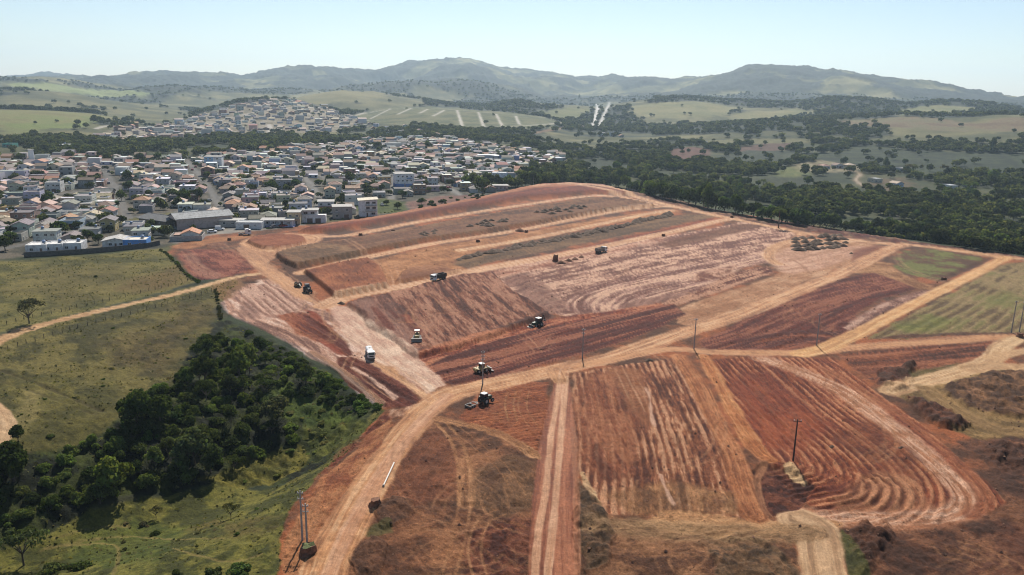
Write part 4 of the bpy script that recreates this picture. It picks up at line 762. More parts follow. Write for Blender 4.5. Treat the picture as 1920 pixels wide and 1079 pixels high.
def leaf_mesh(name, centres, normals, size, r, aspect=0.75, tint=None):
    n = len(centres); nr = normals / (np.linalg.norm(normals, axis=1)[:, None] + 1e-9)
    a = np.cross(nr, r.normal(size=(n, 3))); a /= np.linalg.norm(a, axis=1)[:, None] + 1e-9; b = np.cross(nr, a)
    s = (size * r.uniform(0.6, 1.35, n))[:, None]
    bend = nr * s * r.uniform(-0.25, 0.25, n)[:, None]
    P = np.stack([centres - a * s + bend, centres - b * s * aspect, centres + a * s + bend, centres + b * s * aspect], 1).reshape(-1, 3)
    me = bpy.data.meshes.new(name); me.vertices.add(n * 4); me.vertices.foreach_set('co', P.astype(np.float32).ravel())
    me.loops.add(n * 4); me.loops.foreach_set('vertex_index', np.arange(n * 4, dtype=np.int32))
    me.polygons.add(n); me.polygons.foreach_set('loop_start', np.arange(0, n * 4, 4, dtype=np.int32)); me.update(calc_edges=True)
    v = (r.uniform(0.62, 1.30, n) if tint is None else tint * r.uniform(0.7, 1.25, n))
    c = np.stack([v * r.uniform(0.9, 1.15, n), v, v * r.uniform(0.75, 1.1, n), np.ones(n)], -1)
    ca = me.color_attributes.new('Col', 'FLOAT_COLOR', 'POINT'); ca.data.foreach_set('color', np.repeat(c, 4, 0).astype(np.float32).ravel())
    me.materials.append(M_leaf); return me
def crown(name, seed, lobes, spread, lobe_r, n, size, z0, flat=0.8, droop=0.0):
    """leaf clumps gathered on many uneven lobes; the unit crown is about 1 m in radius, base at z0"""
    r = np.random.default_rng(seed); Cn = []
    for k in range(lobes):
        d = r.normal(size=3); d /= np.linalg.norm(d); d[2] = abs(d[2]) * 0.9 - 0.25
        q = r.uniform(0.35, 1.0)
        Cn.append(np.array([d[0] * spread * q, d[1] * spread * q, z0 + 0.45 + d[2] * 0.8 * q * flat]))
    Cn = np.array(Cn); R = lobe_r * r.uniform(0.6, 1.25, lobes); w = R ** 2 / (R ** 2).sum(); tn = r.uniform(0.6, 1.5, lobes)
    li = r.choice(lobes, n, p=w)
    d = r.normal(size=(n, 3)); d /= np.linalg.norm(d, axis=1)[:, None]; d[:, 2] = np.where(r.random(n) < 0.72, np.abs(d[:, 2]), d[:, 2])
    rr = R[li] * (0.55 + 0.5 * r.random(n) ** 0.5)
    P = Cn[li] + d * rr[:, None] * np.array([1, 1, flat]); P[:, 2] -= droop * np.hypot(P[:, 0], P[:, 1]) ** 2
    nm = d + r.normal(size=(n, 3)) * 0.55
    return leaf_mesh(name, P, nm, size, r, tint=tn[li])
def limbs(name, seed, h, spread, k, r0):
    r = random.Random(seed); mb = MB()
    mb.cyl((0, 0, -0.15), (0.02, 0.01, h * 0.45), r0, r0 * 0.7, 7, cap=False)
    for i in range(k):
        a = 2 * math.pi * i / k + r.uniform(-.4, .4); z = h * r.uniform(0.32, 0.5); q = spread * r.uniform(.5, .95)
        p1 = (math.cos(a) * q * .5, math.sin(a) * q * .5, z + h * .22); p2 = (math.cos(a) * q, math.sin(a) * q, h * r.uniform(.75, 1.0))
        mb.cyl((0, 0, z * .9), p1, r0 * .55, r0 * .35, 5, cap=False); mb.cyl(p1, p2, r0 * .35, r0 * .12, 5, cap=False)
    return mb.mesh(name, [M_bark], True)
PROTO = {}
def proto(kind, cr, tr): PROTO[kind] = (cr, tr)
# unit trees: about 2 m wide before scaling
for k in range(4):
    proto('round%d' % k, crown('crown', 50 + k, 18, 0.74, 0.36, 2000, 0.080, 0.35, 0.85), limbs('trunk', k, 0.95, 0.6, 6, 0.055))
    proto('mid%d' % k, crown('crown', 80 + k, 14, 0.72, 0.38, 1000, 0.10, 0.30, 0.95), limbs('trunk', 10 + k, 0.9, 0.55, 5, 0.055))
    proto('tall%d' % k, crown('crown', 110 + k, 14, 0.55, 0.40, 1100, 0.09, 0.65, 1.35), limbs('trunk', 20 + k, 1.4, 0.45, 5, 0.05))
    proto('bush%d' % k, crown('crown', 140 + k, 14, 0.80, 0.34, 1300, 0.095, -0.28, 0.75), limbs('stem', 30 + k, 0.5, 0.6, 5, 0.035))
    proto('open%d' % k, crown('crown', 170 + k, 15, 0.86, 0.26, 1100, 0.05, 0.55, 0.55), limbs('trunk', 40 + k, 1.0, 0.8, 8, 0.045))
    proto('far%d' % k, crown('crown', 200 + k, 8, 0.66, 0.46, 190, 0.20, 0.20, 0.95), None)
def palm_proto(seed):
    r = np.random.default_rng(seed); Cs = []; Ns = []
    for f in range(16):
        a = f * 2.399; el = r.uniform(-0.2, 1.1); L = r.uniform(0.85, 1.1)
        for t in np.linspace(0.1, 1, 10):
            x = L * t * math.cos(el) ; z = L * t * math.sin(el) - 0.75 * (L * t) ** 2 * (0.6 + 0.4 * math.cos(el))
            for s in (-1, 1):
                Cs.append((math.cos(a) * x - math.sin(a) * s * 0.07, math.sin(a) * x + math.cos(a) * s * 0.07, 2.1 + z)); Ns.append((-math.sin(a) * s * .6, math.cos(a) * s * .6, 1))
    cr = leaf_mesh('fronds', np.array(Cs), np.array(Ns, float), 0.085, r)
    mb = MB(); mb.cyl((0, 0, -.1), (0.03, 0, 1.2), 0.075, 0.06, 7); mb.cyl((0.03, 0, 1.2), (0, 0, 2.12), 0.06, 0.05, 7)
    return cr, mb.mesh('trunk', [M_bark], True)
for k in range(2): PROTO['palm%d' % k] = palm_proto(300 + k)
TREES = []
G_DARK = (0.052, 0.071, 0.023); G_MID = (0.088, 0.118, 0.035); G_OLIVE = (0.080, 0.082, 0.036); G_LIGHT = (0.120, 0.145, 0.040); G_DRY = (0.135, 0.115, 0.065)
def tree(kind, x, y, R, label, cat='tree', name='tree', group=None, col=G_DARK, zs=1.0, jit=0.18, rz=None, sink=0.0):
    z = float(gz(x, y)[0]) - sink; cr, tr = PROTO[kind]
    f = 1 + jit * (random.random() - .5) * 2
    o = thing(name, label, cat, (x, y, z), random.uniform(0, 6.28) if rz is None else rz, group)
    o.scale = (R, R, R * zs)
    c = tuple(min(1, q * f * random.uniform(.92, 1.08)) for q in col)
    obj('fronds' if kind.startswith('palm') else 'crown', cr, o, color=c)
    if tr is not None: obj('trunk' if not kind.startswith('bush') else 'stem', tr, o)
    TREES.append((x, y, R)); return o
def scatter(polypx, n, seed, dmin=1.0):
    """random ground points inside an outline, kept apart by dmin metres"""
    P = wp(polypx); r = np.random.default_rng(seed); lo, hi = P.min(0), P.max(0); out = []
    for _ in range(60):
        q = r.uniform(lo, hi, (n * 4, 2)); q = q[inside(q[:, 0], q[:, 1], P)]
        for a in q:
            if all((a[0] - b[0]) ** 2 + (a[1] - b[1]) ** 2 > dmin * dmin for b in out): out.append(a)
            if len(out) >= n: return np.array(out)
    return np.array(out)
rt = random.Random(5)
# thicket in the ravine: shrubs and small trees crowded together
THICK = [(420,632),(470,650),(560,690),(640,728),(706,774),(660,772),(610,752),(550,742),(490,748),(470,800),(540,790),(560,830),(500,848),(430,880),(380,895),(300,915),(200,945),(90,975),(0,990),(-60,1000),(-60,900),(0,880),(130,845),(230,800),(262,745),(330,720),(352,680),(385,630)]
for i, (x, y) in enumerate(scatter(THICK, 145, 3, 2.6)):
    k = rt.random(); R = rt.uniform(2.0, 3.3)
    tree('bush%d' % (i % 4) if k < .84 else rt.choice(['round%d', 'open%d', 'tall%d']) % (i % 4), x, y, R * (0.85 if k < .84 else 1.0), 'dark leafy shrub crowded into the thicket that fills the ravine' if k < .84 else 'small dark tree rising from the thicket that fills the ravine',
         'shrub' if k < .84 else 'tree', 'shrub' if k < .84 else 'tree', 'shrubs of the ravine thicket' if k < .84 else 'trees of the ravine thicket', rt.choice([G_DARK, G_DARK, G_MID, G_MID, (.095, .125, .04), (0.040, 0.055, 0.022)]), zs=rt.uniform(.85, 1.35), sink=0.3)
for i, (px, py, R, kd, lab) in enumerate([(258,800,4.6,'round0','tall dark tree at the upper tip of the ravine thicket beside the brown pasture'), (388,672,2.2,'tall1','slim dark tree at the head of the ravine below the pale platform'),
        (300,790,3.6,'round2','broad dark tree just right of the tallest ravine tree'), (385,720,3.8,'round1','dense dark tree at the left rim of the ravine thicket'), (520,795,3.8,'round3','grey-green rounded tree in the middle of the ravine beside bright grass'),
        (365,870,4.4,'round1','large grey-green tree on the lower edge of the ravine thicket'), (215,925,4.2,'round0','wide light green tree at the lower left of the ravine thicket'), (25,900,4.6,'round2','dark tree at the left frame edge in the ravine')]):
    x, y = at(px, py)[0, :2]; tree(kd, x, y, R, lab, col=[G_DARK, G_DARK, G_DARK, G_DARK, (.085, .1, .05), (.085, .098, .05), G_LIGHT, G_DARK][i], zs=1.15)
for i, (x, y) in enumerate(scatter([(450,620),(500,640),(560,670),(640,713),(714,765),(690,782),(620,752),(550,700)], 48, 8, 1.6)):
    tree('bush%d' % (i % 4), x, y, rt.uniform(.9, 1.8), 'bright green creeper-covered shrub on the bank below the site edge', 'shrub', 'shrub', 'green shrubs on the ravine bank', rt.choice([(.085, .125, .035), (.06, .085, .026), (.05, .07, .024)]), zs=rt.uniform(.7, 1.1), sink=.3)
for i, (x, y) in enumerate(scatter([(490,745),(560,722),(640,775),(690,790),(640,830),(560,880),(400,905),(430,880),(560,830),(545,790)], 24, 9, 1.8)):
    tree('bush%d' % (i % 4), x, y, rt.uniform(.6, 1.3), 'low yellow-green tussock bush in the bright grass of the ravine', 'shrub', 'shrub', 'low bushes in the ravine grass', rt.choice([(.15, .17, .05), (.11, .14, .04), (.16, .155, .06)]), zs=.6, sink=.2)
# single trees and shrubs on the pastures
x, y = at(55, 607)[0, :2]; tree('open0', x, y, 4.6, 'lone sparse-crowned tree standing in the upper left pasture beside the track', col=(.085, .085, .05), zs=1.15)
for px, py, R, kd, lab, c, zs in [(433,972,1.5,'open1','small round tree with long shadow on the lower pasture',(.075,.09,.035),1.3), (293,972,1.3,'open2','small thin tree on the lower pasture nearest the thicket',(.085,.085,.045),1.4),
        (45,1060,4.0,'open3','spreading tree at the lower left corner of the pasture',(.07,.085,.035),1.25), (150,1068,2.2,'bush1','dark shrub beside the spreading lower left tree',G_DARK,1), (95,1075,2.4,'bush2','dark shrub at the foot of the spreading lower left tree',G_DARK,1),
        (35,830,1.9,'round2','small dark tree at the bend of the pale track on the left edge',G_DARK,1.3), (268,985,.9,'bush0','low brown bush left of the small thin tree',(.09,.08,.045),.9), (290,1003,1.1,'bush3','dark bush in the shadow of the small thin tree',G_DARK,.8),
        (445,1075,2.0,'bush2','light green shrub at the bottom edge of the lower pasture',(.075,.105,.035),.9), (400,1078,1.5,'bush1','green shrub at the bottom edge left of the light green one',(.06,.085,.03),.9), (330,1079,.8,'bush0','little dark bush at the bottom edge of the lower pasture',G_DARK,1.2),
        (235,1033,.8,'bush1','dry bush by the fork of the footpaths',G_OLIVE,.8), (445,1003,.6,'bush2','dark bush on the lower pasture below the round tree',G_DARK,.8), (180,520,.7,'bush3','small dark bush alone in the middle of the upper pasture',G_DARK,1.2), (95,820,.9,'bush0','green bush on the brown pasture slope',G_MID,.7), (215,885,2.2,'bush2','dark green bush at the rim of the ravine on the left',G_DARK,.9)]:
    x, y = at(px, py)[0, :2]; tree(kd, x, y, R, lab, 'tree' if not kd.startswith('bush') else 'shrub', 'tree' if not kd.startswith('bush') else 'shrub', col=c, zs=zs)
for i, (x, y) in enumerate(scatter([(30,690),(250,600),(400,560),(380,640),(300,740),(150,820),(20,830)], 14, 21, 3)):
    tree('bush%d' % (i % 4), x, y, rt.uniform(.35, .75), 'low dry weed clump scattered on the brown pasture slope', 'shrub', 'shrub', 'weed clumps on the brown pasture', rt.choice([G_OLIVE, G_DRY, G_MID]), zs=.6)
for i, (x, y) in enumerate(scatter([(200,960),(420,920),(560,930),(520,1000),(480,1075),(200,1075)], 14, 22, 2)):
    tree('bush%d' % (i % 4), x, y, rt.uniform(.25, .6), 'low weed clump scattered on the lower pasture', 'shrub', 'shrub', 'weed clumps on the lower pasture', rt.choice([G_OLIVE, G_DRY, G_MID, G_DARK]), zs=.7)
hp = wp(crom([(300,470),(318,482),(335,498),(350,515),(372,530)], 6))
for i in range(len(hp)):
    tree('bush%d' % (i % 4), hp[i, 0] + rt.uniform(-.4, .4), hp[i, 1] + rt.uniform(-.6, .6), rt.uniform(.7, 1.2), 'scrubby olive hedge shrub between the upper pasture and the red lot', 'shrub', 'shrub', 'hedge beside the red lot', rt.choice([G_OLIVE, G_MID, G_DARK]), zs=.9)
sp_ = wp(crom([(404,545),(410,575),(414,600)], 6))
for i in range(len(sp_)): tree('bush%d' % (i % 4), *sp_[i], rt.uniform(.6, 1.0), 'dry shrub in the line between the pasture and the pale platform', 'shrub', 'shrub', 'dry shrubs beside the pale platform', G_OLIVE, zs=1.2)
vp = wp(crom([(500,430),(560,422),(620,414),(680,405),(740,397)], 8))
for i in range(len(vp)): tree('bush%d' % (i % 4), vp[i, 0], vp[i, 1] + rt.uniform(-1, 1), rt.uniform(.5, .95), 'green verge shrub between the street and the top of the site', 'shrub', 'shrub', 'verge shrubs at the top of the site', rt.choice([(.11, .14, .045), G_MID]), zs=.8)
# tree belt behind the site
def belt(path, rows, step, Rr, seed, kinds, label, group, cols, zs=(1.1, 1.5), back=7.0):
    r = random.Random(seed); P = wp(crom(path, 12)); L = np.concatenate([[0], np.cumsum(np.hypot(*np.diff(P, axis=0).T))])
    for j in range(rows):
        s = r.uniform(0, step)
        while s < L[-1]:
            x = np.interp(s, L, P[:, 0]) + r.uniform(-1.5, 1.5); y = np.interp(s, L, P[:, 1]) + j * back + r.uniform(-2, 2)
            tree(r.choice(kinds), x, y, r.uniform(*Rr), label, col=r.choice(cols), zs=r.uniform(*zs), group=group, sink=1.4)
            s += step * r.uniform(.75, 1.3)
belt([(1075,348),(1160,352),(1260,376),(1340,393),(1420,408)], 1, 6.2, (4.6, 6.4), 31, ['mid0', 'mid1', 'mid2', 'mid3', 'tall0'], 'dark broadleaf tree in the dense belt behind the far corner of the site', 'tree belt behind the site', [G_DARK, (.045, .058, .026), G_MID], back=8)
belt([(1430,410),(1520,424),(1620,437),(1720,450),(1820,463),(1940,480),(1990,488)], 1, 5.2, (4.4, 6.0), 32, ['mid0', 'mid1', 'mid2', 'mid3', 'round1'], 'dark broadleaf tree in the shaded belt along the right edge of the site', 'tree belt along the right edge', [G_DARK, (.045, .058, .026), G_MID], back=7)
belt([(862,352),(920,350),(985,350),(1060,344)], 1, 6.5, (4.0, 5.6), 33, ['mid0', 'mid1', 'mid2', 'mid3', 'tall1'], 'dark tree in the grove between the last houses and the site corner', 'grove at the end of the town', [G_DARK, (.045, .058, .026), G_MID], back=9)
# valley trees to the right, town trees, palms
def grove(polyp, n, seed, dmin, kinds, Rr, label, group, cols, zs=(.95, 1.3), name='tree', cat='tree'):
    r = random.Random(seed)
    for x, y in scatter(polyp, n, seed, dmin):
        tree(r.choice(kinds), x, y, r.uniform(*Rr), label, cat, name, group, r.choice(cols), zs=r.uniform(*zs))
DG_ = [G_DARK, G_DARK, G_MID, (.06, .075, .035)]
MIDK = ['mid0', 'mid1', 'mid2', 'mid3']
grove([(1060,338),(1110,300),(1260,300),(1290,330),(1420,345),(1440,390),(1300,380),(1160,348)], 24, 41, 9, MIDK + ['tall2'], (4.0, 6.0), 'dark valley tree in the wood just behind the far corner of the site', 'wood behind the site corner', DG_)
grove([(1440,345),(1560,345),(1700,350),(1800,365),(1920,380),(2000,430),(1920,462),(1750,440),(1600,420),(1450,395)], 28, 42, 9, MIDK, (3.6, 5.6), 'dark valley tree between the tree belt and the hillside farm', 'valley trees below the farm', DG_)
grove([(1860,335),(1920,330),(2000,340),(2000,390),(1900,385),(1850,370)], 10, 45, 9, MIDK, (5, 7), 'big dark tree in the wood at the right frame edge', 'big trees at the right edge', DG_)
for px, py, R, kd, c, zs, lab in [(1660,322,4.6,'tall0',G_DARK,1.5,'tall dark column-like tree above the farm on the coffee slope'), (1582,312,5.0,'mid1',G_DARK,1.5,'round dark tree standing on the coffee slope left of the tall column tree'), (1697,310,4.2,'mid3',G_DARK,1.2,'dark tree on the slope right of the tall column tree'),
        (1703,322,4.4,'open1',(.12,.105,.06),1.3,'brownish half-bare tree on the coffee slope'), (1770,330,4.6,'open2',(.095,.095,.06),1.9,'tall grey-green airy tree at the right of the coffee slope'), (1398,303,4.2,'mid2',G_DARK,1.3,'single round dark tree beside the brown field'),
        (1858,286,7.0,'tall3',G_DARK,1.3,'very large dark tree on the far right skyline of the coffee slope'), (1895,290,6.5,'open0',(.08,.085,.055),1.5,'large thin-crowned tree beside the very large dark tree'), (1660,275,5.0,'mid0',G_DARK,1.2,'round dark tree at the top of the coffee slope'),
        (796,200,9.0,'tall1',G_DARK,1.3,'large dark tree standing up above the far subdivision'), (1086,190,7.0,'tall2',G_DARK,1.6,'slim dark tree on the far ridge left of the pale highway')]:
    x, y = at(px, py)[0, :2]; tree(kd, x, y, R, lab, col=c, zs=zs)
grove([(1140,305),(1180,285),(1240,285),(1260,310),(1200,318)], 16, 44, 5, ['bush0', 'bush1', 'bush2', 'bush3'], (5.0, 7.0), 'feathery olive bamboo clump in the big bamboo stand in the valley', 'bamboo stand', [(.10, .105, .05), (.085, .095, .042)], zs=(1.0, 1.4), name='bamboo_clump', cat='bamboo')
for i, (x, y) in enumerate(np.vstack([scatter([(1230,350),(1300,340),(1520,370),(1480,395),(1300,375)], 14, 51, 6), scatter([(1740,352),(1820,345),(1850,370),(1760,380)], 9, 52, 5)])):
    tree('palm%d' % (i % 2), x, y, rt.uniform(3.2, 4.6), 'feather-leaved palm standing among the dark valley trees', 'palm', 'palm_tree', 'palms in the valley', G_MID, zs=1.0)
x, y = at(1459, 428)[0, :2]; tree('palm0', x, y, 4.4, 'single palm standing out in front of the pale lane by the tree belt', 'palm', 'palm_tree', col=G_MID)
x, y = at(1770, 428)[0, :2]
# trees between the houses
for i, (px, py, R, zs, lab) in enumerate([(92,386,4.6,1.1,'wide dark tree among houses at the left of the town'), (110,448,4.6,1.2,'dark tree behind the white row houses at the pasture edge'), (345,382,4.8,1.15,'big dark tree standing alone among houses in mid town'), (372,378,3.0,1.9,'narrow dark tree right next to the big mid-town tree'),
        (297,386,2.6,1.2,'round dark tree in front of the white house in mid town'), (474,364,4.2,1.1,'first of the row of round dark trees in mid town'), (508,360,4.6,1.15,'second of the row of round dark trees in mid town'), (556,356,4.2,1.1,'third of the row of round dark trees in mid town'), (618,352,4.8,1.2,'rightmost of the row of round dark trees in mid town'),
        (655,344,4.2,1.2,'round dark tree behind the row of flat-roofed houses'), (240,343,4.0,1.5,'dark tall tree at the centre left of the town'), (65,350,3.2,1.2,'dark tree in front of the orange-roofed houses on the left'), (200,306,5.5,1.0,'broad dark tree at the back of the town on the left'), (262,303,4.5,1.2,'dark tree near the blue and white block'), (296,303,4.2,1.3,'round dark tree left of the blue and white block'),
        (905,368,6.2,1.5,'large bamboo-like bright-topped tree beside the last houses of the town'), (803,283,6.0,1.2,'big round tree at the back of the town'), (708,282,6.0,1.1,'round tree at the far side of the town'), (870,292,5.5,1.1,'dark tree among the far houses on the right'), (945,300,5.0,1.1,'dark tree behind the blue building'),
        (165,452,3.4,1.0,'scrubby tree in the yard with scattered junk'), (185,458,2.6,1.2,'yard tree next to the blue house'), (10,470,4.2,1.0,'dark shrub tree at the left edge of the town'), (18,455,3.4,1.0,'dark tree behind the left edge of the pasture'), (480,400,3.2,1.1,'pale bare tree between the warehouse and the veranda building'), (600,300,4.6,1.1,'tree in front of the long orange-roofed school'), (130,300,5.0,1.1,'dark palm-like tree left of the town centre'), (40,303,5.0,1.0,'tree at the left end of the town'),
        (790,384,3.0,.9,'dark tree on the slope below the last houses'), (830,385,3.2,.8,'bushy tree on the scrub slope above the site'), (745,393,3.0,.9,'bushy tree beside the white house with balconies'), (725,385,2.4,.9,'dark bush tree right of the white house with balconies'), (640,402,2.0,1.1,'small green tree in front of the grey house by the site'), (755,372,4.0,.9,'dark tree on the slope behind the white house with balconies'), (700,352,3.2,1.0,'tree beside the road into the last block')]):
    x, y = at(px, py)[0, :2]; tree(['mid0', 'mid1', 'mid2', 'mid3'][i % 4], x, y, R, lab, col=G_DARK if i != 15 else (.09, .11, .04), zs=zs)
r_ = random.Random(77)
for i, (x, y) in enumerate(scatter([(0,470),(0,300),(300,292),(700,262),(960,290),(940,340),(700,385),(500,420),(300,455)], 56, 61, 12)):
    tree('mid%d' % (i % 4), x, y, r_.uniform(1.8, 3.8), 'small garden tree in a back yard among the town houses', group='garden trees of the town', col=r_.choice(DG_), zs=r_.uniform(.9, 1.3))
for i, (x, y) in enumerate(scatter([(760,398),(800,380),(890,364),(915,372),(890,382),(820,396)], 22, 66, 2.0)):
    tree('bush%d' % (i % 4), x, y, r_.uniform(.9, 2.2), 'dark scrub bush on the slope between the last houses and the site', 'shrub', 'shrub', 'scrub above the site', r_.choice(DG_), zs=r_.uniform(.7, 1.1))
# ------------------------------------------------------------ houses
M_wall = simple_mat('painted_render', None, 0.85, vary=0.10, scale=1.2, objcol=True, dirt=(0.22, 0.17, 0.12, 0.45))
M_roof = simple_mat('roof_covering', None, 0.8, vary=0.16, scale=2.0, objcol=True, dirt=(0.10, 0.08, 0.065, 0.5))
M_glass = simple_mat('dark_glass', (0.02, 0.025, 0.03), 0.15, vary=0.05, spec=0.6)
M_white = simple_mat('white_paint', (0.72, 0.71, 0.68), 0.6, vary=0.06)
M_door = simple_mat('door_paint', (0.16, 0.10, 0.07), 0.6, vary=0.15)
M_conc = simple_mat('concrete', (0.36, 0.34, 0.31), 0.9, vary=0.2, scale=1.5)
M_tank = simple_mat('tank_plastic', (0.10, 0.16, 0.28), 0.5, vary=0.1)
def window_mesh(w, h, n=1):
    mb = MB(); mb.box((0, 0, 0), (w, 0.10, h), 0); mb.box((0, -0.06, 0), (w - 0.16, 0.03, h - 0.16), 1)
    mb.box((0, -0.085, 0), (0.05, 0.03, h - 0.16), 0); mb.box((0, -0.10, -h / 2 - 0.03), (w + .16, .2, .06), 0)
    return mb.mesh('window', [M_white, M_glass])
W_S = window_mesh(1.3, 1.1); W_L = window_mesh(2.0, 1.2); W_T = window_mesh(0.7, 0.6)
def door_mesh(w, h):
    mb = MB(); mb.box((0, 0, h / 2), (w, 0.12, h), 0); mb.box((0, -0.07, h / 2), (w - .16, .04, h - .12), 1); mb.box((w * .34, -.11, h * .48), (.06, .05, .16), 0)
    return mb.mesh('door', [M_white, M_door])
D_S = door_mesh(0.95, 2.1); D_G = door_mesh(2.8, 2.4)
def tank_mesh():
    mb = MB(); mb.cyl((0, 0, 0), (0, 0, .8), .55, .68, 12); mb.cyl((0, 0, .8), (0, 0, .98), .72, .35, 12); mb.box((0, 0, -.2), (1.3, 1.3, .4), 1); return mb.mesh('water_tank', [M_tank, M_conc])
T_M = tank_mesh()
def wall_mesh(w, d, h, gable=None, parapet=0.0, extra=None):
    mb = MB()
    if gable:                       # pitched ends, ridge along y
        mb.prism([(-w / 2, -.6), (w / 2, -.6), (w / 2, h), (0, h + gable), (-w / 2, h)], -d / 2, d / 2)
    else:
        mb.box((0, 0, h / 2 - .3), (w, d, h + .6))
        if parapet:
            t = .18
            for c, q in (((0, -d / 2 + t / 2, h + parapet / 2), (w, t, parapet)), ((0, d / 2 - t / 2, h + parapet / 2), (w, t, parapet)), ((-w / 2 + t / 2, 0, h + parapet / 2), (t, d - 2 * t, parapet)), ((w / 2 - t / 2, 0, h + parapet / 2), (t, d - 2 * t, parapet))): mb.box(c, q)
    return mb.mesh('wall', [M_wall])
def roof_gable(w, d, h, g, ov=.55, th=.16):
    mb = MB(); s = g / (w / 2)
    for sg in (-1, 1):
        xo = sg * (w / 2 + ov); zo = h - ov * s
        P = [(0, h + g + .02), (xo, zo + .02), (xo, zo + .02 + th), (0, h + g + .02 + th)]
        n = len(P); vs_ = [(x, -d / 2 - ov, z) for x, z in P] + [(x, d / 2 + ov, z) for x, z in P]
        mb.add(vs_, [(0, 1, 5, 4), (1, 2, 6, 5), (2, 3, 7, 6), (3, 0, 4, 7), (0, 3, 2, 1), (4, 5, 6, 7)])
        k = int((w / 2 + ov) / .9)
        for i in range(1, k + 1):   # tile courses
            x = xo * i / (k + .2); z = h + g - abs(x) * s + th + .03
            mb.box((x, 0, z), (.10, d + 2 * ov - .04, .07))
    mb.box((0, 0, h + g + th + .06), (.36, d + 2 * ov + .02, .14))
    return mb.mesh('roof', [M_roof])
def roof_hip(w, d, h, g, ov=.6):
    mb = MB(); a, b = w / 2 + ov, d / 2 + ov; s = g / (w / 2); z0 = h - ov * s; r = max(b - a, 0.05)
    lo = [(-a, -b, z0), (a, -b, z0), (a, b, z0), (-a, b, z0)]; hi = [(0, -r, h + g), (0, r, h + g)]
    mb.add(lo + hi, [(0, 1, 4), (1, 2, 5, 4), (2, 3, 5), (3, 0, 4, 5), (3, 2, 1, 0)])
    for q in ((lo[0], hi[0]), (lo[1], hi[0]), (lo[2], hi[1]), (lo[3], hi[1]), (hi[0], hi[1])): mb.cyl(q[0], q[1], .11, .11, 5)
    return mb.mesh('roof', [M_roof])
def roof_flat(w, d, h, ov=0.0, th=.14, tilt=0.0):
    mb = MB()
    if tilt:
        a = w / 2 + ov; P = [(-a, h), (a, h + tilt), (a, h + tilt + th), (-a, h + th)]
        vs_ = [(x, -d / 2 - ov, z) for x, z in P] + [(x, d / 2 + ov, z) for x, z in P]
        mb.add(vs_, [(0, 1, 5, 4), (1, 2, 6, 5), (2, 3, 7, 6), (3, 0, 4, 7), (0, 3, 2, 1), (4, 5, 6, 7)])
        for i in range(int(d / 1.1)):
            y = -d / 2 + (i + .5) * 1.1; mb.cyl((-a + .02, y, h + th + .02), (a - .02, y, h + tilt + th + .02), .07, .07, 4)
    else: mb.box((0, 0, h + th / 2 + .003), (w + 2 * ov - (.4 if ov == 0 else 0), d + 2 * ov - (.4 if ov == 0 else 0), th))
    return mb.mesh('roof', [M_roof])
HT = []      # house types: (key, parts, footprint, words for the roof, storeys)
def htype(key, w, d, st, kind, g=1.6):
    h = 3.0 * st + .2
    wins = []
    for s in range(st):
        z = 1.65 + 3.0 * s
        for x in ((-w * .3, w * .05, w * .33) if w > 8.5 else (-w * .28, w * .26)):
            wins.append((W_S if (len(wins) % 3) else W_L, (x, -d / 2 - .03, z), 0.0))
        for y in (-d * .22, d * .2): wins.append((W_S, (-w / 2 - .03, y, z), -math.pi / 2)); wins.append((W_T if s == 0 else W_S, (w / 2 + .03, y, z), math.pi / 2))
    wins = [q for q in wins if not (abs(q[1][0] - w * .05) < .01 and q[1][2] < 2)]
    if kind == 'gable': wl = wall_mesh(w, d, h, g); rf = roof_gable(w, d, h, g)
    elif kind == 'gablex': wl = wall_mesh(w, d, h, g); rf = roof_gable(w, d, h, g)
    elif kind == 'hip': wl = wall_mesh(w, d, h); rf = roof_hip(w, d, h, g)
    elif kind == 'slab': wl = wall_mesh(w, d, h); rf = roof_flat(w, d, h, .45, .18)
    elif kind == 'parapet': wl = wall_mesh(w, d, h, None, .6); rf = roof_flat(w, d, h)
    else: wl = wall_mesh(w, d, h, None, .75); rf = roof_flat(w - .5, d - .5, h - .1, 0.0, .07, tilt=.6)
    tank = {'parapet': (w * .25, d * .2, h + .56), 'slab': (-w * .22, d * .25, h + .6), 'shed': None}.get(kind)
    HT.append(dict(key=key, w=w, d=d, st=st, kind=kind, wall=wl, roof=rf, wins=wins, door=(D_S if w < 9 else D_G, (w * .05, -d / 2 - .04, 0.0)), tank=tank, h=h, g=g if kind in ('gable', 'hip') else .4))
for i, a in enumerate([(7.5, 9.5, 1, 'gable', 1.5), (9.0, 11.0, 1, 'gable', 1.8), (8.0, 8.5, 1, 'gable', 1.5), (9.0, 10.0, 1, 'hip', 1.7), (8.0, 12.0, 1, 'hip', 1.6), (8.5, 9.5, 2, 'hip', 1.7), (7.5, 10.5, 2, 'gable', 1.5),
                       (8.0, 10.0, 1, 'parapet', 0), (9.0, 11.0, 2, 'parapet', 0), (7.5, 9.0, 2, 'slab', 0), (9.0, 9.0, 1, 'slab', 0), (10.0, 8.0, 2, 'slab', 0), (8.0, 11.0, 1, 'shed', 0), (9.5, 12.0, 1, 'shed', 0), (7.0, 9.0, 1, 'shed', 0)]): htype('t%d' % i, *a)
WALLC = [('white', (.58, .57, .55), 28), ('off-white', (.44, .415, .375), 20), ('cream', (.52, .45, .33), 10), ('grey', (.28, .27, .255), 20), ('pale blue', (.40, .48, .58), 4), ('pink', (.48, .34, .31), 5), ('ochre', (.44, .32, .16), 4), ('pale green', (.36, .44, .35), 3), ('bare brick', (.27, .16, .115), 10), ('lilac', (.40, .37, .46), 2)]
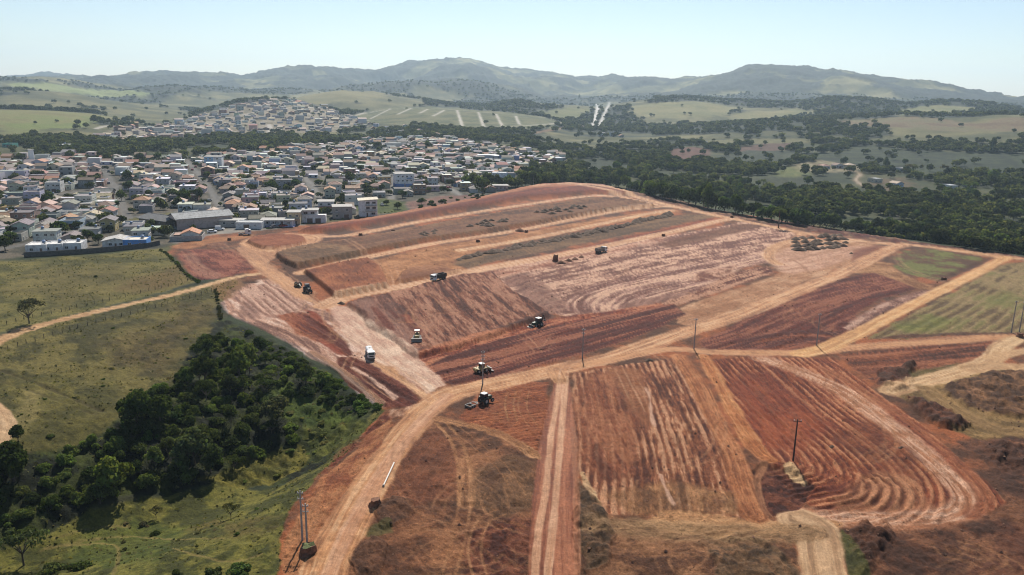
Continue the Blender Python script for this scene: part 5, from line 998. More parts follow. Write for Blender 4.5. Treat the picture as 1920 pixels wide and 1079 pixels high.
TILEC = [('orange-tiled', (.34, .175, .10), 2), ('terracotta-tiled', (.25, .135, .095), 3), ('brown-tiled', (.18, .115, .085), 5), ('pale tan-tiled', (.42, .32, .23), 4), ('grey-brown', (.19, .165, .145), 6)]
FLATC = [('grey', (.25, .235, .22), 6), ('pale grey', (.40, .385, .36), 5), ('dark grey', (.12, .11, .105), 6), ('white', (.60, .60, .58), 2)]
def pick(r, L): return r.choices(L, [q[2] for q in L])[0]
ROOFW = {'gable': 'gable roof', 'hip': 'hip roof', 'parapet': 'parapet roof', 'slab': 'slab roof', 'shed': 'sheet roof'}
def make_house(t, x, y, rz, wc, rc, label, group='houses of the town', name='house', cat='house', sc=1.0, z=None):
    z = float(min(gz([x - 3, x + 3, x, x], [y, y, y - 3, y + 3]))) if z is None else z
    o = thing(name, label, cat, (x, y, z), rz, group); o.scale = (sc, sc, sc)
    obj('wall', t['wall'], o, color=wc); obj('roof', t['roof'], o, color=rc)
    for me, loc, a in t['wins']: obj('window', me, o, loc, a)
    obj('door', t['door'][0], o, t['door'][1])
    if t['tank']: obj('water_tank', T_M, o, t['tank'])
    return o
# ---- landmark buildings, built one by one
def ground_of(px, py): return at(px, py)[0]
LANDMARKS = []
def landmark(px, py, words): 
    p = ground_of(px, py); LANDMARKS.append((p[0], p[1], words)); return p
BLOCKED = []
def custom(name, label, cat, px, py, rz, words=None, foot=(12, 12)):
    p = landmark(px, py, words) if words else ground_of(px, py)
    BLOCKED.append((p[0], p[1], max(foot) * .62 + 3.5))
    z = float(min(gz([p[0] - foot[0] * .3, p[0] + foot[0] * .3, p[0]], [p[1], p[1], p[1] - foot[1] * .3])))
    return thing(name, label, cat, (p[0], p[1], z), rz)
def wins(o, W, spots, rz=0.0):
    for s in spots: obj('window', W, o, s, rz)
def slab_part(nm, o, dims, c, mat_or_col, color=None):
    mb = MB(); mb.box(c, dims); return obj(nm, mb.mesh(nm, [mat_or_col]), o, color=color)
# long pink-walled warehouse with grey sheet roof
o = custom('warehouse', 'long pink-walled warehouse with grey sheet gable roof and open dark front', 'warehouse', 378, 424, rad(-52), 'the long grey-roofed warehouse', (13, 27))
mb = MB(); mb.prism([(-6.4, -.5), (-6.2, -.5), (-6.2, 5.2), (-6.4, 5.2)], -13, 13); mb.prism([(6.2, -.5), (6.4, -.5), (6.4, 5.2), (6.2, 5.2)], -13, 13); mb.prism([(-6.2, -.5), (6.2, -.5), (6.2, 5.2), (0, 7.0), (-6.2, 5.2)], 12.8, 13)
mb.prism([(-6.2, 4.4), (6.2, 4.4), (6.2, 5.2), (0, 7.0), (-6.2, 5.2)], -13, -12.8)
obj('wall', mb.mesh('wall', [M_wall]), o, color=(.50, .38, .33)); obj('roof', roof_gable(12.8, 26, 5.2, 1.9, .7), o, color=(.34, .34, .33))
mb = MB(); mb.box((0, 0, .02), (12.3, 25.4, .1)); obj('floor', mb.mesh('floor', [M_conc]), o)
wins(o, W_T, [(-6.45, y, 3.6) for y in range(-10, 11, 4)], -math.pi / 2)
for s in (-1, 1): slab_part('column', o, (.3, .3, 5.2), (s * 5.9, -12.6, 2.6), M_conc)
# dark barn
o = custom('barn', 'low barn with dark grey corrugated roof behind the walled orange-roofed house', 'barn', 306, 422, rad(62), 'the dark-roofed barn', (12, 20))
obj('wall', wall_mesh(12, 19, 3.4, 1.5), o, color=(.16, .14, .12)); obj('roof', roof_gable(12, 19, 3.4, 1.5, .8), o, color=(.13, .13, .13)); obj('door', D_G, o, (0, -9.56, 0)); wins(o, W_T, [(-6.03, y, 2.4) for y in (-5, 0, 5)], -math.pi / 2)
# walled house by the site corner
o = custom('walled_house', 'orange-roofed house inside a grey block yard wall at the site corner', 'house', 352, 449, rad(14), 'the walled orange-roofed house', (13, 11))
obj('wall', wall_mesh(7, 7.5, 3.0, 1.4), o, (1.5, 1, 0), color=(.66, .64, .6)); obj('roof', roof_gable(7, 7.5, 3.0, 1.4), o, (1.5, 1, 0), color=(.42, .20, .11))
for c, d in (((0, -4.6, 1.0), (13, .2, 2.6)), ((0, 5.4, 1.0), (13, .2, 2.6)), ((-6.4, .4, 1.0), (.2, 9.8, 2.6)), ((6.4, .4, 1.0), (.2, 9.8, 2.6))): slab_part('yard_wall', o, d, c, M_conc)
wins(o, W_S, [(0.2, -2.8, 1.6), (3.0, -2.8, 1.6)]); obj('door', D_S, o, (1.6, -2.8, 0)); 
mb = MB(); mb.box((-3.6, 1, 2.4), (3.6, 6, .14)); obj('lean_to_roof', mb.mesh('lean_to_roof', [M_roof]), o, color=(.36, .22, .16))
# veranda building
o = custom('veranda_building', 'long low white building with a columned veranda on the street above the site', 'building', 522, 424, rad(8), 'the veranda building', (16, 8))
obj('wall', wall_mesh(15, 5, 3.2), o, (0, 1, 0), color=(.66, .66, .68)); slab_part('roof', o, (16, 8.4, .18), (0, 0, 3.4), M_conc)
for i in range(8): slab_part('column', o, (.3, .3, 3.2), (-7.2 + i * 2.05, -3.6, 1.6), M_white)
slab_part('base', o, (16, 8, .5), (0, 0, .1), M_wall, (.30, .30, .50)); wins(o, W_S, [(-5, -1.55, 1.8), (-1.5, -1.55, 1.8), (5, -1.55, 1.8)]); obj('door', D_S, o, (2, -1.56, .35))
o = custom('garage_building', 'plain white garage with a grey roller door left of the veranda building', 'garage', 470, 428, rad(4), 'the white garage', (12, 8))
obj('wall', wall_mesh(12, 7, 3.0, None, .4), o, color=(.64, .64, .62)); obj('roof', roof_flat(12, 7, 3.0), o, color=(.4, .4, .39)); obj('door', D_G, o, (-1, -3.54, 0)); wins(o, W_T, [(3, -3.53, 2)])
o = custom('row_building', 'grey single-storey workshop with pale roof edge beside the parked white car', 'workshop', 437, 424, rad(2), 'the grey workshop', (12, 7))
obj('wall', wall_mesh(11, 7, 3.2), o, color=(.42, .38, .34)); slab_part('roof', o, (11.8, 7.8, .2), (0, 0, 3.32), M_conc); wins(o, W_S, [(-3, -3.53, 1.9), (1, -3.53, 1.9)]); obj('door', D_S, o, (3.5, -3.54, 0))
o = custom('cream_house', 'narrow two-storey cream house between the veranda building and the white corner house', 'house', 553, 420, rad(8), 'the narrow cream house', (7, 8))
obj('wall', wall_mesh(6, 8, 6.2), o, color=(.58, .47, .28)); slab_part('roof', o, (6.8, 8.8, .2), (0, 0, 6.32), M_conc); wins(o, W_S, [(-1.5, -4.03, 4.6), (1.6, -4.03, 4.6), (-1.5, -4.03, 1.6)]); obj('door', D_S, o, (1.2, -4.04, 0)); slab_part('balcony', o, (6, 1.2, .15), (0, -4.6, 3.1), M_conc)
o = custom('corner_house', 'two-storey white corner house with upper terrace and dark garage on the site edge', 'house', 590, 416, rad(10), 'the white corner house', (12, 9))
obj('wall', wall_mesh(11.5, 8, 3.3), o, color=(.74, .73, .71)); mb = MB(); mb.box((-2, .5, 4.75), (7.5, 7, 2.9)); obj('upper_wall', mb.mesh('upper_wall', [M_wall]), o, color=(.62, .61, .6)); slab_part('roof', o, (8.6, 8.2, .2), (-2, .3, 6.32), M_conc)
slab_part('parapet', o, (11.5, .15, .8), (0, -3.95, 3.72), M_white); obj('door', D_G, o, (2, -4.06, 0)); obj('garage_door', D_G, o, (-2, -4.06, 0)); wins(o, W_L, [(-4, -3.05, 4.9), (-.6, -3.05, 4.9)]); obj('water_tank', T_M, o, (-4, 2, 6.85))
o = custom('grey_house', 'two-storey unpainted grey house right of the red-trimmed white house by the site', 'house', 642, 408, rad(14), 'the unpainted grey house', (11, 10))
obj('wall', wall_mesh(10, 9, 6.2), o, color=(.30, .28, .26)); slab_part('roof', o, (10.6, 9.8, .2), (0, 0, 6.32), M_conc); wins(o, W_S, [(-3, -4.53, 4.6), (2.5, -4.53, 4.6), (-3, -4.53, 1.6)]); obj('door', D_G, o, (2, -4.54, 0)); slab_part('balcony', o, (4, 1.4, .15), (-3, -5.1, 3.1), M_conc)
o = custom('balcony_house', 'three-storey white house with cream roof and two balconies by the site edge', 'house', 690, 404, rad(14), 'the white house with balconies', (11, 10))
obj('wall', wall_mesh(9.5, 9, 8.6), o, color=(.76, .75, .73)); mb = MB(); P = [(-5.4, 8.5), (5.4, 9.1), (5.4, 9.3), (-5.4, 8.7)]; mb.prism(P, -5.2, 5.2); obj('roof', mb.mesh('roof', [M_roof]), o, color=(.55, .48, .36))
for z in (3.0, 5.9):
    b_ = slab_part('balcony', o, (6.2, 1.6, .16), (1.4, -5.3, z), M_conc); mb = MB()
    for i in range(9): mb.box((-1.6 + i * .75, -6.05, z + .55), (.08, .06, .95))
    mb.box((1.4, -6.05, z + 1.0), (6.2, .08, .08)); obj('railing', mb.mesh('railing', [M_door]), b_)
for s in (-1.6, 4.4): slab_part('column', o, (.3, .3, 8.4), (s, -5.9, 4.2), M_white)
wins(o, W_L, [(-.2, -4.53, 4.6), (3, -4.53, 4.6), (-.2, -4.53, 7.4), (3, -4.53, 7.4), (2.5, -4.53, 1.6)]); wins(o, W_S, [(-4.78, -2, 4.6), (-4.78, 2, 4.6), (-4.78, 0, 7.4)], -math.pi / 2); obj('door', D_S, o, (-.6, -4.54, 0))
o = custom('red_trim_house', 'two-storey white house with red balcony trim below the terrace houses', 'house', 612, 398, rad(12), 'the red-trimmed white house', (9, 9))
obj('wall', wall_mesh(8.5, 8, 6.2), o, color=(.64, .6, .57)); slab_part('roof', o, (9.2, 8.8, .2), (0, 0, 6.32), M_conc); slab_part('balcony', o, (8.5, 1.3, .9), (0, -4.66, 3.3), M_wall, (.35, .10, .08)); wins(o, W_S, [(-2.5, -4.03, 4.9), (1.5, -4.03, 4.9)]); obj('door', D_G, o, (0, -4.04, 0))
o = custom('apartment_block', 'three-storey white apartment block with blue base in the right half of the town', 'apartment block', 757, 350, rad(18), 'the white three-storey block', (14, 11))
obj('wall', wall_mesh(13, 10, 9.2), o, color=(.74, .73, .72)); slab_part('roof', o, (13.8, 10.8, .22), (0, 0, 9.34), M_conc); slab_part('base_band', o, (13.1, 10.1, 2.6), (0, 0, 1.1), M_wall, (.16, .26, .50))
for z in (4.6, 7.5): wins(o, W_S, [(-4.5, -5.03, z), (-1.5, -5.03, z), (1.5, -5.03, z), (4.5, -5.03, z)]); wins(o, W_S, [(-6.53, -2.5, z), (-6.53, 2.5, z)], -math.pi / 2)
obj('door', D_S, o, (0, -5.09, 0)); slab_part('balcony', o, (3, 1.2, .9), (3, -5.62, 6.2), M_wall, (.2, .3, .5))
o = custom('blue_block', 'pale blue and white three-storey block in the middle of the town', 'apartment block', 402, 314, rad(10), 'the blue and white block', (13, 11))
obj('wall', wall_mesh(7, 10, 9.0), o, (-3.2, 0, 0), color=(.30, .48, .66)); mb = MB(); mb.box((3.6, 0, 4.2), (6.4, 9.6, 8.9)); obj('side_wall', mb.mesh('side_wall', [M_wall]), o, color=(.74, .75, .76)); slab_part('roof', o, (14, 10.6, .22), (0, 0, 9.14), M_conc)
for z in (1.8, 4.6, 7.4): wins(o, W_S, [(-5, -5.03, z), (-2, -5.03, z)]); wins(o, W_L, [(3.4, -4.83, z)])
obj('door', D_S, o, (1.2, -4.84, 0))
o = custom('white_cube_house', 'white cube-shaped house beside the bamboo at the end of the town', 'house', 936, 338, rad(-8), 'the white cube house', (11, 9))
obj('wall', wall_mesh(7.5, 8, 5.6, None, .5), o, (2, 0, 0), color=(.78, .78, .77)); mb = MB(); mb.box((-3.4, .5, 2.8), (4, 6.5, 6.2)); obj('side_wall', mb.mesh('side_wall', [M_wall]), o, color=(.72, .72, .71)); obj('roof', roof_flat(7.5, 8, 5.6), o, (2, 0, 0), color=(.66, .66, .65)); wins(o, W_T, [(-3.5, -2.78, 4.4)]); obj('door', D_S, o, (-3.2, -2.8, 0))
o = custom('flat_garage', 'grey flat-roofed single-storey house with barred windows nearest the site corner', 'house', 938, 357, rad(6), 'the flat-roofed corner house', (11, 8))
obj('wall', wall_mesh(10, 7.5, 3.4), o, color=(.40, .37, .36)); slab_part('roof', o, (11, 8.5, .25), (0, 0, 3.55), M_conc); wins(o, W_S, [(-2.6, -3.78, 1.9), (0, -3.78, 1.9), (2.8, -3.78, 1.9)]); obj('door', D_S, o, (4.2, -3.79, 0))
o = custom('white_villa', 'white house with terracotta roof and blue gate left of the bamboo tree', 'house', 868, 350, rad(8), 'the white house with blue gate', (10, 8))
obj('wall', wall_mesh(9, 7, 3.1, 1.5), o, color=(.70, .69, .66)); obj('roof', roof_gable(9, 7, 3.1, 1.5), o, color=(.36, .22, .17)); obj('door', D_G, o, (-2.4, -3.54, 0)); wins(o, W_S, [(2, -3.53, 1.7)]); slab_part('gate', o, (2.2, .12, 2.2), (-5.8, -3.4, 1.0), M_tank)
o = custom('pink_house', 'pale pink walled house with open yard right of the white three-storey block', 'house', 806, 358, rad(10), 'the pink walled house', (14, 8))
obj('wall', wall_mesh(13, 7, 3.0, None, .5), o, color=(.56, .38, .40)); obj('roof', roof_flat(13, 7, 3.0), o, color=(.40, .36, .33)); wins(o, W_S, [(-4, -3.53, 1.7), (3, -3.53, 1.7)]); obj('door', D_S, o, (0, -3.54, 0))
o = custom('school', 'long orange-roofed school with low white walls at the back of the town', 'school', 520, 284, rad(6), 'the long orange-roofed school', (34, 12))
obj('wall', wall_mesh(12, 34, 3.6, 2.0), o, rz=math.pi / 2, color=(.66, .62, .54)); obj('roof', roof_gable(12, 34, 3.6, 2.0), o, rz=math.pi / 2, color=(.36, .17, .10)); wins(o, W_L, [(x, -6.03, 2.0) for x in range(-14, 15, 4)]); obj('door', D_G, o, (2, -6.06, 0))
o = custom('blue_building', 'low building with strong blue walls at the right end of the town', 'building', 955, 300, rad(-4), 'the low blue building', (20, 10))
obj('wall', wall_mesh(19, 9, 4.2, None, .5), o, color=(.14, .20, .42)); obj('roof', roof_flat(19, 9, 4.2), o, color=(.42, .42, .42)); wins(o, W_S, [(-6, -4.53, 2.2), (0, -4.53, 2.2), (5, -4.53, 2.2)]); obj('door', D_G, o, (-3, -4.56, 0))
o = custom('white_shed', 'large shed with bright white roof right of the far town centre', 'shed', 915, 300, rad(-6), 'the white-roofed shed', (22, 10))
obj('wall', wall_mesh(20, 10, 4.4), o, color=(.34, .38, .46)); mb = MB(); mb.prism([(-10.6, 4.45), (10.6, 4.45), (10.6, 4.6), (0, 5.4), (-10.6, 4.6)], -5.6, 5.6); obj('roof', mb.mesh('roof', [M_white]), o); obj('door', D_G, o, (0, -5.06, 0)); wins(o, W_L, [(-6, -5.03, 2.6), (6, -5.03, 2.6)])
o = custom('blue_house', 'bright blue-walled house with stepped grey roofs on the pasture edge', 'house', 258, 462, rad(12), 'the bright blue house', (10, 9))
obj('wall', wall_mesh(9, 8, 3.0, None, .5), o, color=(.10, .28, .62)); obj('roof', roof_flat(9, 8, 3.0), o, color=(.62, .55, .45)); wins(o, W_S, [(-2, -4.03, 1.7)]); obj('door', D_S, o, (2, -4.04, 0)); obj('water_tank', T_M, o, (2, 1, 3.6))
o = custom('twin_roof_house', 'house with several pale grey fibre-cement roofs left of the bright blue house', 'house', 222, 462, rad(14), 'the house with pale grey roofs', (11, 9))
obj('wall', wall_mesh(10, 8.5, 3.0, 1.1), o, color=(.66, .64, .6)); obj('roof', roof_gable(10, 8.5, 3.0, 1.1), o, color=(.40, .38, .35)); wins(o, W_S, [(-2, -4.28, 1.7), (2, -4.28, 1.7)]); obj('door', D_S, o, (0, -4.29, 0))
for i, (px, lab) in enumerate([(75, 'leftmost white-roofed row house on the pasture edge'), (105, 'second white-roofed row house on the pasture edge'), (140, 'rightmost white-roofed row house on the pasture edge')]):
    o = custom('row_house', lab, 'house', px, 472 - i * 2, rad(12), ['the row of white-roofed houses', None, None][i], (8, 8))
    obj('wall', wall_mesh(7.5, 8, 2.9, None, .5), o, color=(.68, .67, .65)); obj('roof', roof_flat(7.5, 8, 2.9), o, color=(.60, .58, .55)); obj('water_tank', T_M, o, (1.5, 1, 3.5)); wins(o, W_S, [(-1.6, -4.03, 1.6)]); obj('door', D_S, o, (1.8, -4.04, 0))
o = custom('water_tower', 'slim white water tower standing above the left end of the town', 'water tower', 60, 304, 0, 'the white water tower', (5, 5))
mb = MB(); mb.cyl((0, 0, -.5), (0, 0, 10), 2.2, 2.0, 16); obj('shaft', mb.mesh('shaft', [M_white]), o); mb = MB(); mb.cyl((0, 0, 10), (0, 0, 10.5), 2.5, 2.5, 16); obj('cap', mb.mesh('cap', [M_conc]), o)
# ---- the other houses: rows along the streets
ST_W = [wp(crom(p, 6)) for p in STREETS]
GAPS = []
def build_town():
    r = random.Random(42); P = wp(TOWN); lots = []
    vac = [wp(q) for q in ([(225,418),(250,408),(330,396),(352,404),(310,414),(250,426)], [(770,398),(900,372),(910,360),(830,362),(720,372),(690,404)], [(430,314),(460,302),(482,310),(450,320)], [(640,390),(720,368),(760,380),(760,398),(700,404)], [(150,470),(160,440),(235,436),(240,468)])]
    for th, ox in ((rad(14), 0),):
        ca, sa = math.cos(th), math.sin(th)
        for j in range(-8, 100):
            for i in range(-80, 44):
                u = i * 9.4 + r.uniform(-1.2, 1.2) + (j % 2) * 3; v = 300 + j * 11.3 + r.uniform(-1.4, 1.4)
                lots.append((u * ca - v * sa * .35, v + u * sa, th))
    L = np.array(lots); x, y = L[:, 0], L[:, 1]
    ok = inside(x, y, P)
    d, _, _ = seg_dist(x, y, np.vstack([P, P[:1]])); ok &= d > 5.5
    for s in ST_W: d, _, _ = seg_dist(x, y, s); ok &= d > 5.6
    for v in vac: ok &= ~inside(x, y, v)
    for bx, by, br in BLOCKED: ok &= np.hypot(x - bx, y - by) > br
    for tx, ty, R in TREES: ok &= np.hypot(x - tx, y - ty) > min(R * .75 + 3.0, 8)
    D = np.hypot(x, y); px = az_px(x, y); ok &= (px > -60) & (D < 1500)
    idx = np.nonzero(ok)[0]; keep = np.array([r.random() > .15 for _ in idx]); drop = idx[~keep]; idx = idx[keep]
    for q in drop:
        for _ in range(r.choice([1, 2, 3])): GAPS.append((x[q] + r.uniform(-3.5, 3.5), y[q] + r.uniform(-4, 4)))
    for q in idx:
        if r.random() < .6: GAPS.append((x[q] + r.choice([-5.3, 5.3]), y[q] + r.choice([-6.2, 6.2])))
    idx = idx[np.argsort(D[idx])]
    near = idx[:268]; far = idx[268:]
    info = []
    for q in near:
        t = r.choice([q for q in HT if q['st'] == 1] * 3 + [q for q in HT if q['st'] == 2] + HT[7:]); wc = pick(r, WALLC); rc = pick(r, TILEC) if t['kind'] in ('gable', 'hip') else pick(r, FLATC)
        dl = [math.hypot(x[q] - a, y[q] - b) for a, b, _ in LANDMARKS]; m = int(np.argmin(dl)); dx, dy = x[q] - LANDMARKS[m][0], y[q] - LANDMARKS[m][1]
        side = ('right of' if dx > 0 else 'left of') if abs(dx) > abs(dy) else ('behind' if dy > 0 else 'in front of')
        info.append([q, t, wc, rc, m, side, dl[m]])
    ORD = ['nearest', 'second', 'third', 'fourth', 'fifth', 'sixth', 'seventh', 'eighth', 'ninth', 'tenth', 'eleventh', 'twelfth', 'thirteenth', 'fourteenth', 'fifteenth', 'sixteenth', 'seventeenth', 'eighteenth', 'nineteenth', 'twentieth']
    seen = {}
    for q, t, wc, rc, m, side, dd in sorted(info, key=lambda e: e[6]):
        k = (m, side); n = seen.get(k, 0); seen[k] = n + 1
        lab = '%s house, %s %s, %s %s %s' % (wc[0], rc[0], ROOFW[t['kind']], ORD[min(n, 19)], side, LANDMARKS[m][2])
        c = tuple(v * r.uniform(.9, 1.06) for v in wc[1]); c2 = tuple(v * r.uniform(.85, 1.1) for v in rc[1])
        make_house(t, x[q], y[q], th + r.choice([0, 0, math.pi / 2, -math.pi / 2, math.pi]) + r.uniform(-.05, .05) if r.random() < .6 else th + r.uniform(-.05, .05), c, c2, lab, sc=r.uniform(.8, .95))
    return x, y, far, th
_tx, _ty, _far, _th = build_town()
def far_houses():
    """hundreds of distant houses read as one mass of roofs and walls"""
    r = random.Random(9); V = []; F = []; K = []
    def quad(a, b, c, d, col):
        o = len(V); V.extend([a, b, c, d]); F.append((o, o + 1, o + 2, o + 3)); K.append(col)
    def house(x, y, th, big=1.0):
        w, d, h = r.uniform(6, 9.6) * big, r.uniform(6.5, 10) * big, r.choice([3.0, 3.0, 3.2, 3.2, 6.0]) * (1 if big < 1.3 else 1.4); z = float(min(gz([x - 4, x + 4, x], [y, y, y - 4]))) - .4
        wc = [v * r.uniform(.85, 1.05) for v in pick(r, WALLC)[1]]; pit = r.random() < .42
        rc = [v * r.uniform(.85, 1.1) for v in (pick(r, TILEC) if pit else pick(r, FLATC))[1]]
        ca, sa = math.cos(th), math.sin(th); T = lambda a, b, c: (x + a * ca - b * sa, y + a * sa + b * ca, z + c)
        a, b = w / 2, d / 2; g = h + (1.6 if pit else .0)
        for p, q in (((-a, -b), (a, -b)), ((a, -b), (a, b)), ((a, b), (-a, b)), ((-a, b), (-a, -b))): quad(T(*p, 0), T(*q, 0), T(*q, h), T(*p, h), wc)
        o_ = .5 if pit else 0
        if pit:
            quad(T(-a - o_, -b - o_, h - .25), T(0, -b - o_, g), T(0, b + o_, g), T(-a - o_, b + o_, h - .25), rc); quad(T(0, -b - o_, g), T(a + o_, -b - o_, h - .25), T(a + o_, b + o_, h - .25), T(0, b + o_, g), rc)
            quad(T(-a, -b, h), T(a, -b, h), T(0, -b, g - .1), T(0, -b, g - .1), wc)
        else: quad(T(-a, -b, h + .02), T(a, -b, h + .02), T(a, b, h + .02), T(-a, b, h + .02), rc)
        for s in range(int(h // 3)):
            for k in (-.3, .3):
                c = k * w; zz = 1.1 + 3 * s; quad(T(c - .7, -b - .05, zz), T(c + .7, -b - .05, zz), T(c + .7, -b - .05, zz + 1.2), T(c - .7, -b - .05, zz + 1.2), (.03, .03, .035))
    for q in _far: house(_tx[q], _ty[q], _th + r.choice([0, math.pi / 2]) + r.uniform(-.1, .1))
    S = np.vstack([wp(crom(p, 5)) for p in ([(362,222),(366,232),(380,243)], [(505,234),(506,248),(507,258)])])
    for x, y in scatter(TOWNHILL, 430, 71, 12.0):
        if np.min(np.hypot(S[:, 0] - x, S[:, 1] - y)) > 9 and (r.random() > .1 or GAPS.append((x, y))): house(x, y, .35 + r.uniform(-.2, .2) + r.choice([0, math.pi / 2]), r.choice([1, 1, 1, 1, 1.5]))
    for pl, n in (([(190,262),(260,262),(260,272),(200,272)], 10), ([(500,196),(540,190),(560,200),(520,208)], 14), ([(660,225),(760,240),(840,262),(760,262),(690,258)], 26)):
        for x, y in scatter(pl, n, 72, 14): house(x, y, r.uniform(0, .6))
    me = bpy.data.meshes.new('distant_houses'); me.from_pydata(V, [], F)
    ca = me.color_attributes.new('Col', 'FLOAT_COLOR', 'CORNER'); ca.data.foreach_set('color', np.repeat(np.concatenate([np.array(K), np.ones((len(K), 1))], 1), 4, 0).astype(np.float32).ravel())
    m, nt, b = nodes_of('distant_house_paint'); vc = nt.nodes.new('ShaderNodeVertexColor'); vc.layer_name = 'Col'; nt.links.new(vc.outputs[0], b.inputs['Base Color']); b.inputs['Roughness'].default_value = .85
    me.materials.append(m); o = obj('distant_houses', me); o['kind'] = 'stuff'; o['label'] = 'mass of small distant houses at the back of town and on the far hill'; o['category'] = 'houses'
far_houses()
# farm on the slope and lone houses in the valley
for px, py, lab, ti, wi, ri, rz in [(1545,316,'white single-storey farm building at the left of the hillside farm yard',4,0,1,.1),(1570,315,'white farm house with brown roof in the hillside farm yard',1,0,2,.1),(1592,314,'farm house with tan roof at the right of the hillside farm yard',3,2,3,.1),(1680,350,'pale blue house half hidden by trees below the farm',0,4,3,.3),(1690,322,'long pale-roofed shed among trees right of the farm',13,0,1,.1),(1640,342,'tan-roofed shed among trees below the farm',12,2,3,.2),(1815,350,'white-gabled house among trees on the right',2,0,2,.8),(1780,355,'low white shed among palms on the right',12,0,3,.1),(1652,378,'pale shed roof half hidden below the farm',12,1,1,.1),(1830,455,'red-roofed house behind the belt at the right edge',2,1,1,.2),
        (1128,256,'white house in the valley below the pale highway',11,0,0,.1),(1148,256,'tall white building in the valley below the pale highway',8,0,0,.1),(1165,258,'small orange-roofed house right of the valley buildings',0,1,0,.1),(1318,270,'white shed in the far valley fields',13,0,3,.1),(1535,228,'white farm shed on the far ridge field',13,0,3,.1),(1040,298,'white house behind the grove at the end of town',10,0,1,.1),(1012,296,'grey-roofed house behind the grove at the end of town',4,1,4,.1),(125,283,'white house with flat roof among trees left of the town',9,0,3,.1),(20,276,'low building with teal wall at the far left behind the town',13,7,1,.1)]:
    p = at(px, py)[0]; t = HT[ti]; rl = TILEC if t['kind'] in ('gable', 'hip') else FLATC
    make_house(t, p[0], p[1], rz, WALLC[wi][1] if wi != 7 else (.10, .36, .28), rl[min(ri, len(rl) - 1)][1], lab, None, sc=1.0)
# ------------------------------------------------------------ far woodland: one uncountable mass
def build_woodland():
    r = np.random.default_rng(99); pts = []; sc = []
    for lo, hi, dens, R0, R1, cut in [(300, 1300, 1 / 40., 3.0, 5.8, .45), (1300, 2400, 1 / 130., 3.4, 6.4, .5), (2400, 3500, 1 / 420., 3.6, 5.6, .7)]:
        half = rad(39); area = half * (hi * hi - lo * lo); n = int(area * dens)
        D = np.sqrt(r.uniform(lo * lo, hi * hi, n)); a = r.uniform(-half, half, n); x = D * np.sin(a); y = D * np.cos(a)
        f = grid_lookup(FOR, x, y); c = grid_lookup(CLS, x, y)
        clump = fbm(x / 30., y / 30., 15, 3)
        k = ((f > cut) & (c == 0) & (clump > 0.36)) | ((r.random(n) < (0.02 if hi < 2000 else 0.006)) & ((c == 4) | (c == 0)))
        x, y = x[k], y[k]
        pts.append(np.stack([x, y, gz(x, y)], -1)); sc.append(r.uniform(R0, R1, len(x)))
    P = np.vstack(pts); S = np.concatenate(sc)
    # yard trees too many and too small to tell apart
    P3 = np.array(GAPS); P = np.vstack([P, np.stack([P3[:, 0], P3[:, 1], gz(P3[:, 0], P3[:, 1])], -1)]); S = np.concatenate([S, r.uniform(1.5, 3.6, len(P3))])
    me = bpy.data.meshes.new('woodland'); me.vertices.add(len(P)); me.vertices.foreach_set('co', P.astype(np.float32).ravel())
    for nm, ty, val in (('sc', 'FLOAT', S), ('rz', 'FLOAT', r.uniform(0, 6.28, len(P))), ('pk', 'INT', r.integers(0, 4, len(P)))):
        a_ = me.attributes.new(nm, ty, 'POINT'); a_.data.foreach_set('value', val.astype(np.float32 if ty == 'FLOAT' else np.int32))
    o = bpy.data.objects.new('woodland', me); COL.objects.link(o); o['kind'] = 'stuff'; o['label'] = 'far woods and tree clumps over the valley floor and hills'; o['category'] = 'woodland'
    mt = M_leaf.copy(); mt.name = 'far_foliage'; nt = mt.node_tree
    for n_ in list(nt.nodes):
        if n_.type == 'OBJECT_INFO':
            rgb = nt.nodes.new('ShaderNodeValToRGB'); rgb.color_ramp.elements[0].color = (.034, .048, .020, 1); rgb.color_ramp.elements[1].color = (.095, .105, .045, 1); nt.links.new(n_.outputs['Random'], rgb.inputs[0])
            for l in list(n_.outputs['Color'].links): nt.links.new(rgb.outputs[0], l.to_socket)
    ng = bpy.data.node_groups.new('plant_woodland', 'GeometryNodeTree')
    ng.interface.new_socket('Geometry', in_out='INPUT', socket_type='NodeSocketGeometry'); ng.interface.new_socket('Geometry', in_out='OUTPUT', socket_type='NodeSocketGeometry')
    gi = ng.nodes.new('NodeGroupInput'); go = ng.nodes.new('NodeGroupOutput'); jn = ng.nodes.new('GeometryNodeJoinGeometry'); L = ng.links.new
    def named(nm, ty):
        n_ = ng.nodes.new('GeometryNodeInputNamedAttribute'); n_.data_type = ty; n_.inputs['Name'].default_value = nm; return n_.outputs['Attribute']
    s_, z_, k_ = named('sc', 'FLOAT'), named('rz', 'FLOAT'), named('pk', 'INT')
    cx = ng.nodes.new('ShaderNodeCombineXYZ'); L(z_, cx.inputs['Z'])
    for k in range(4):
        pm = PROTO['far%d' % k][0]; pm.materials.clear(); pm.materials.append(mt)
        po = bpy.data.objects.new('woodland_source', pm)
        oi = ng.nodes.new('GeometryNodeObjectInfo'); oi.inputs['Object'].default_value = po; oi.inputs['As Instance'].default_value = True
        cmp_ = ng.nodes.new('FunctionNodeCompare'); cmp_.data_type = 'INT'; cmp_.operation = 'EQUAL'
        isock = [q for q in cmp_.inputs if q.type == 'INT']; L(k_, isock[0]); isock[1].default_value = k
        ip = ng.nodes.new('GeometryNodeInstanceOnPoints'); L(gi.outputs[0], ip.inputs['Points']); L(oi.outputs['Geometry'], ip.inputs['Instance']); L(cmp_.outputs[0], ip.inputs['Selection'])
        L(cx.outputs[0], ip.inputs['Rotation']); L(s_, ip.inputs['Scale']); L(ip.outputs[0], jn.inputs[0])
    L(jn.outputs[0], go.inputs[0])
    md = o.modifiers.new('plant_woodland', 'NODES'); md.node_group = ng
    print('woodland', len(P))
build_woodland()
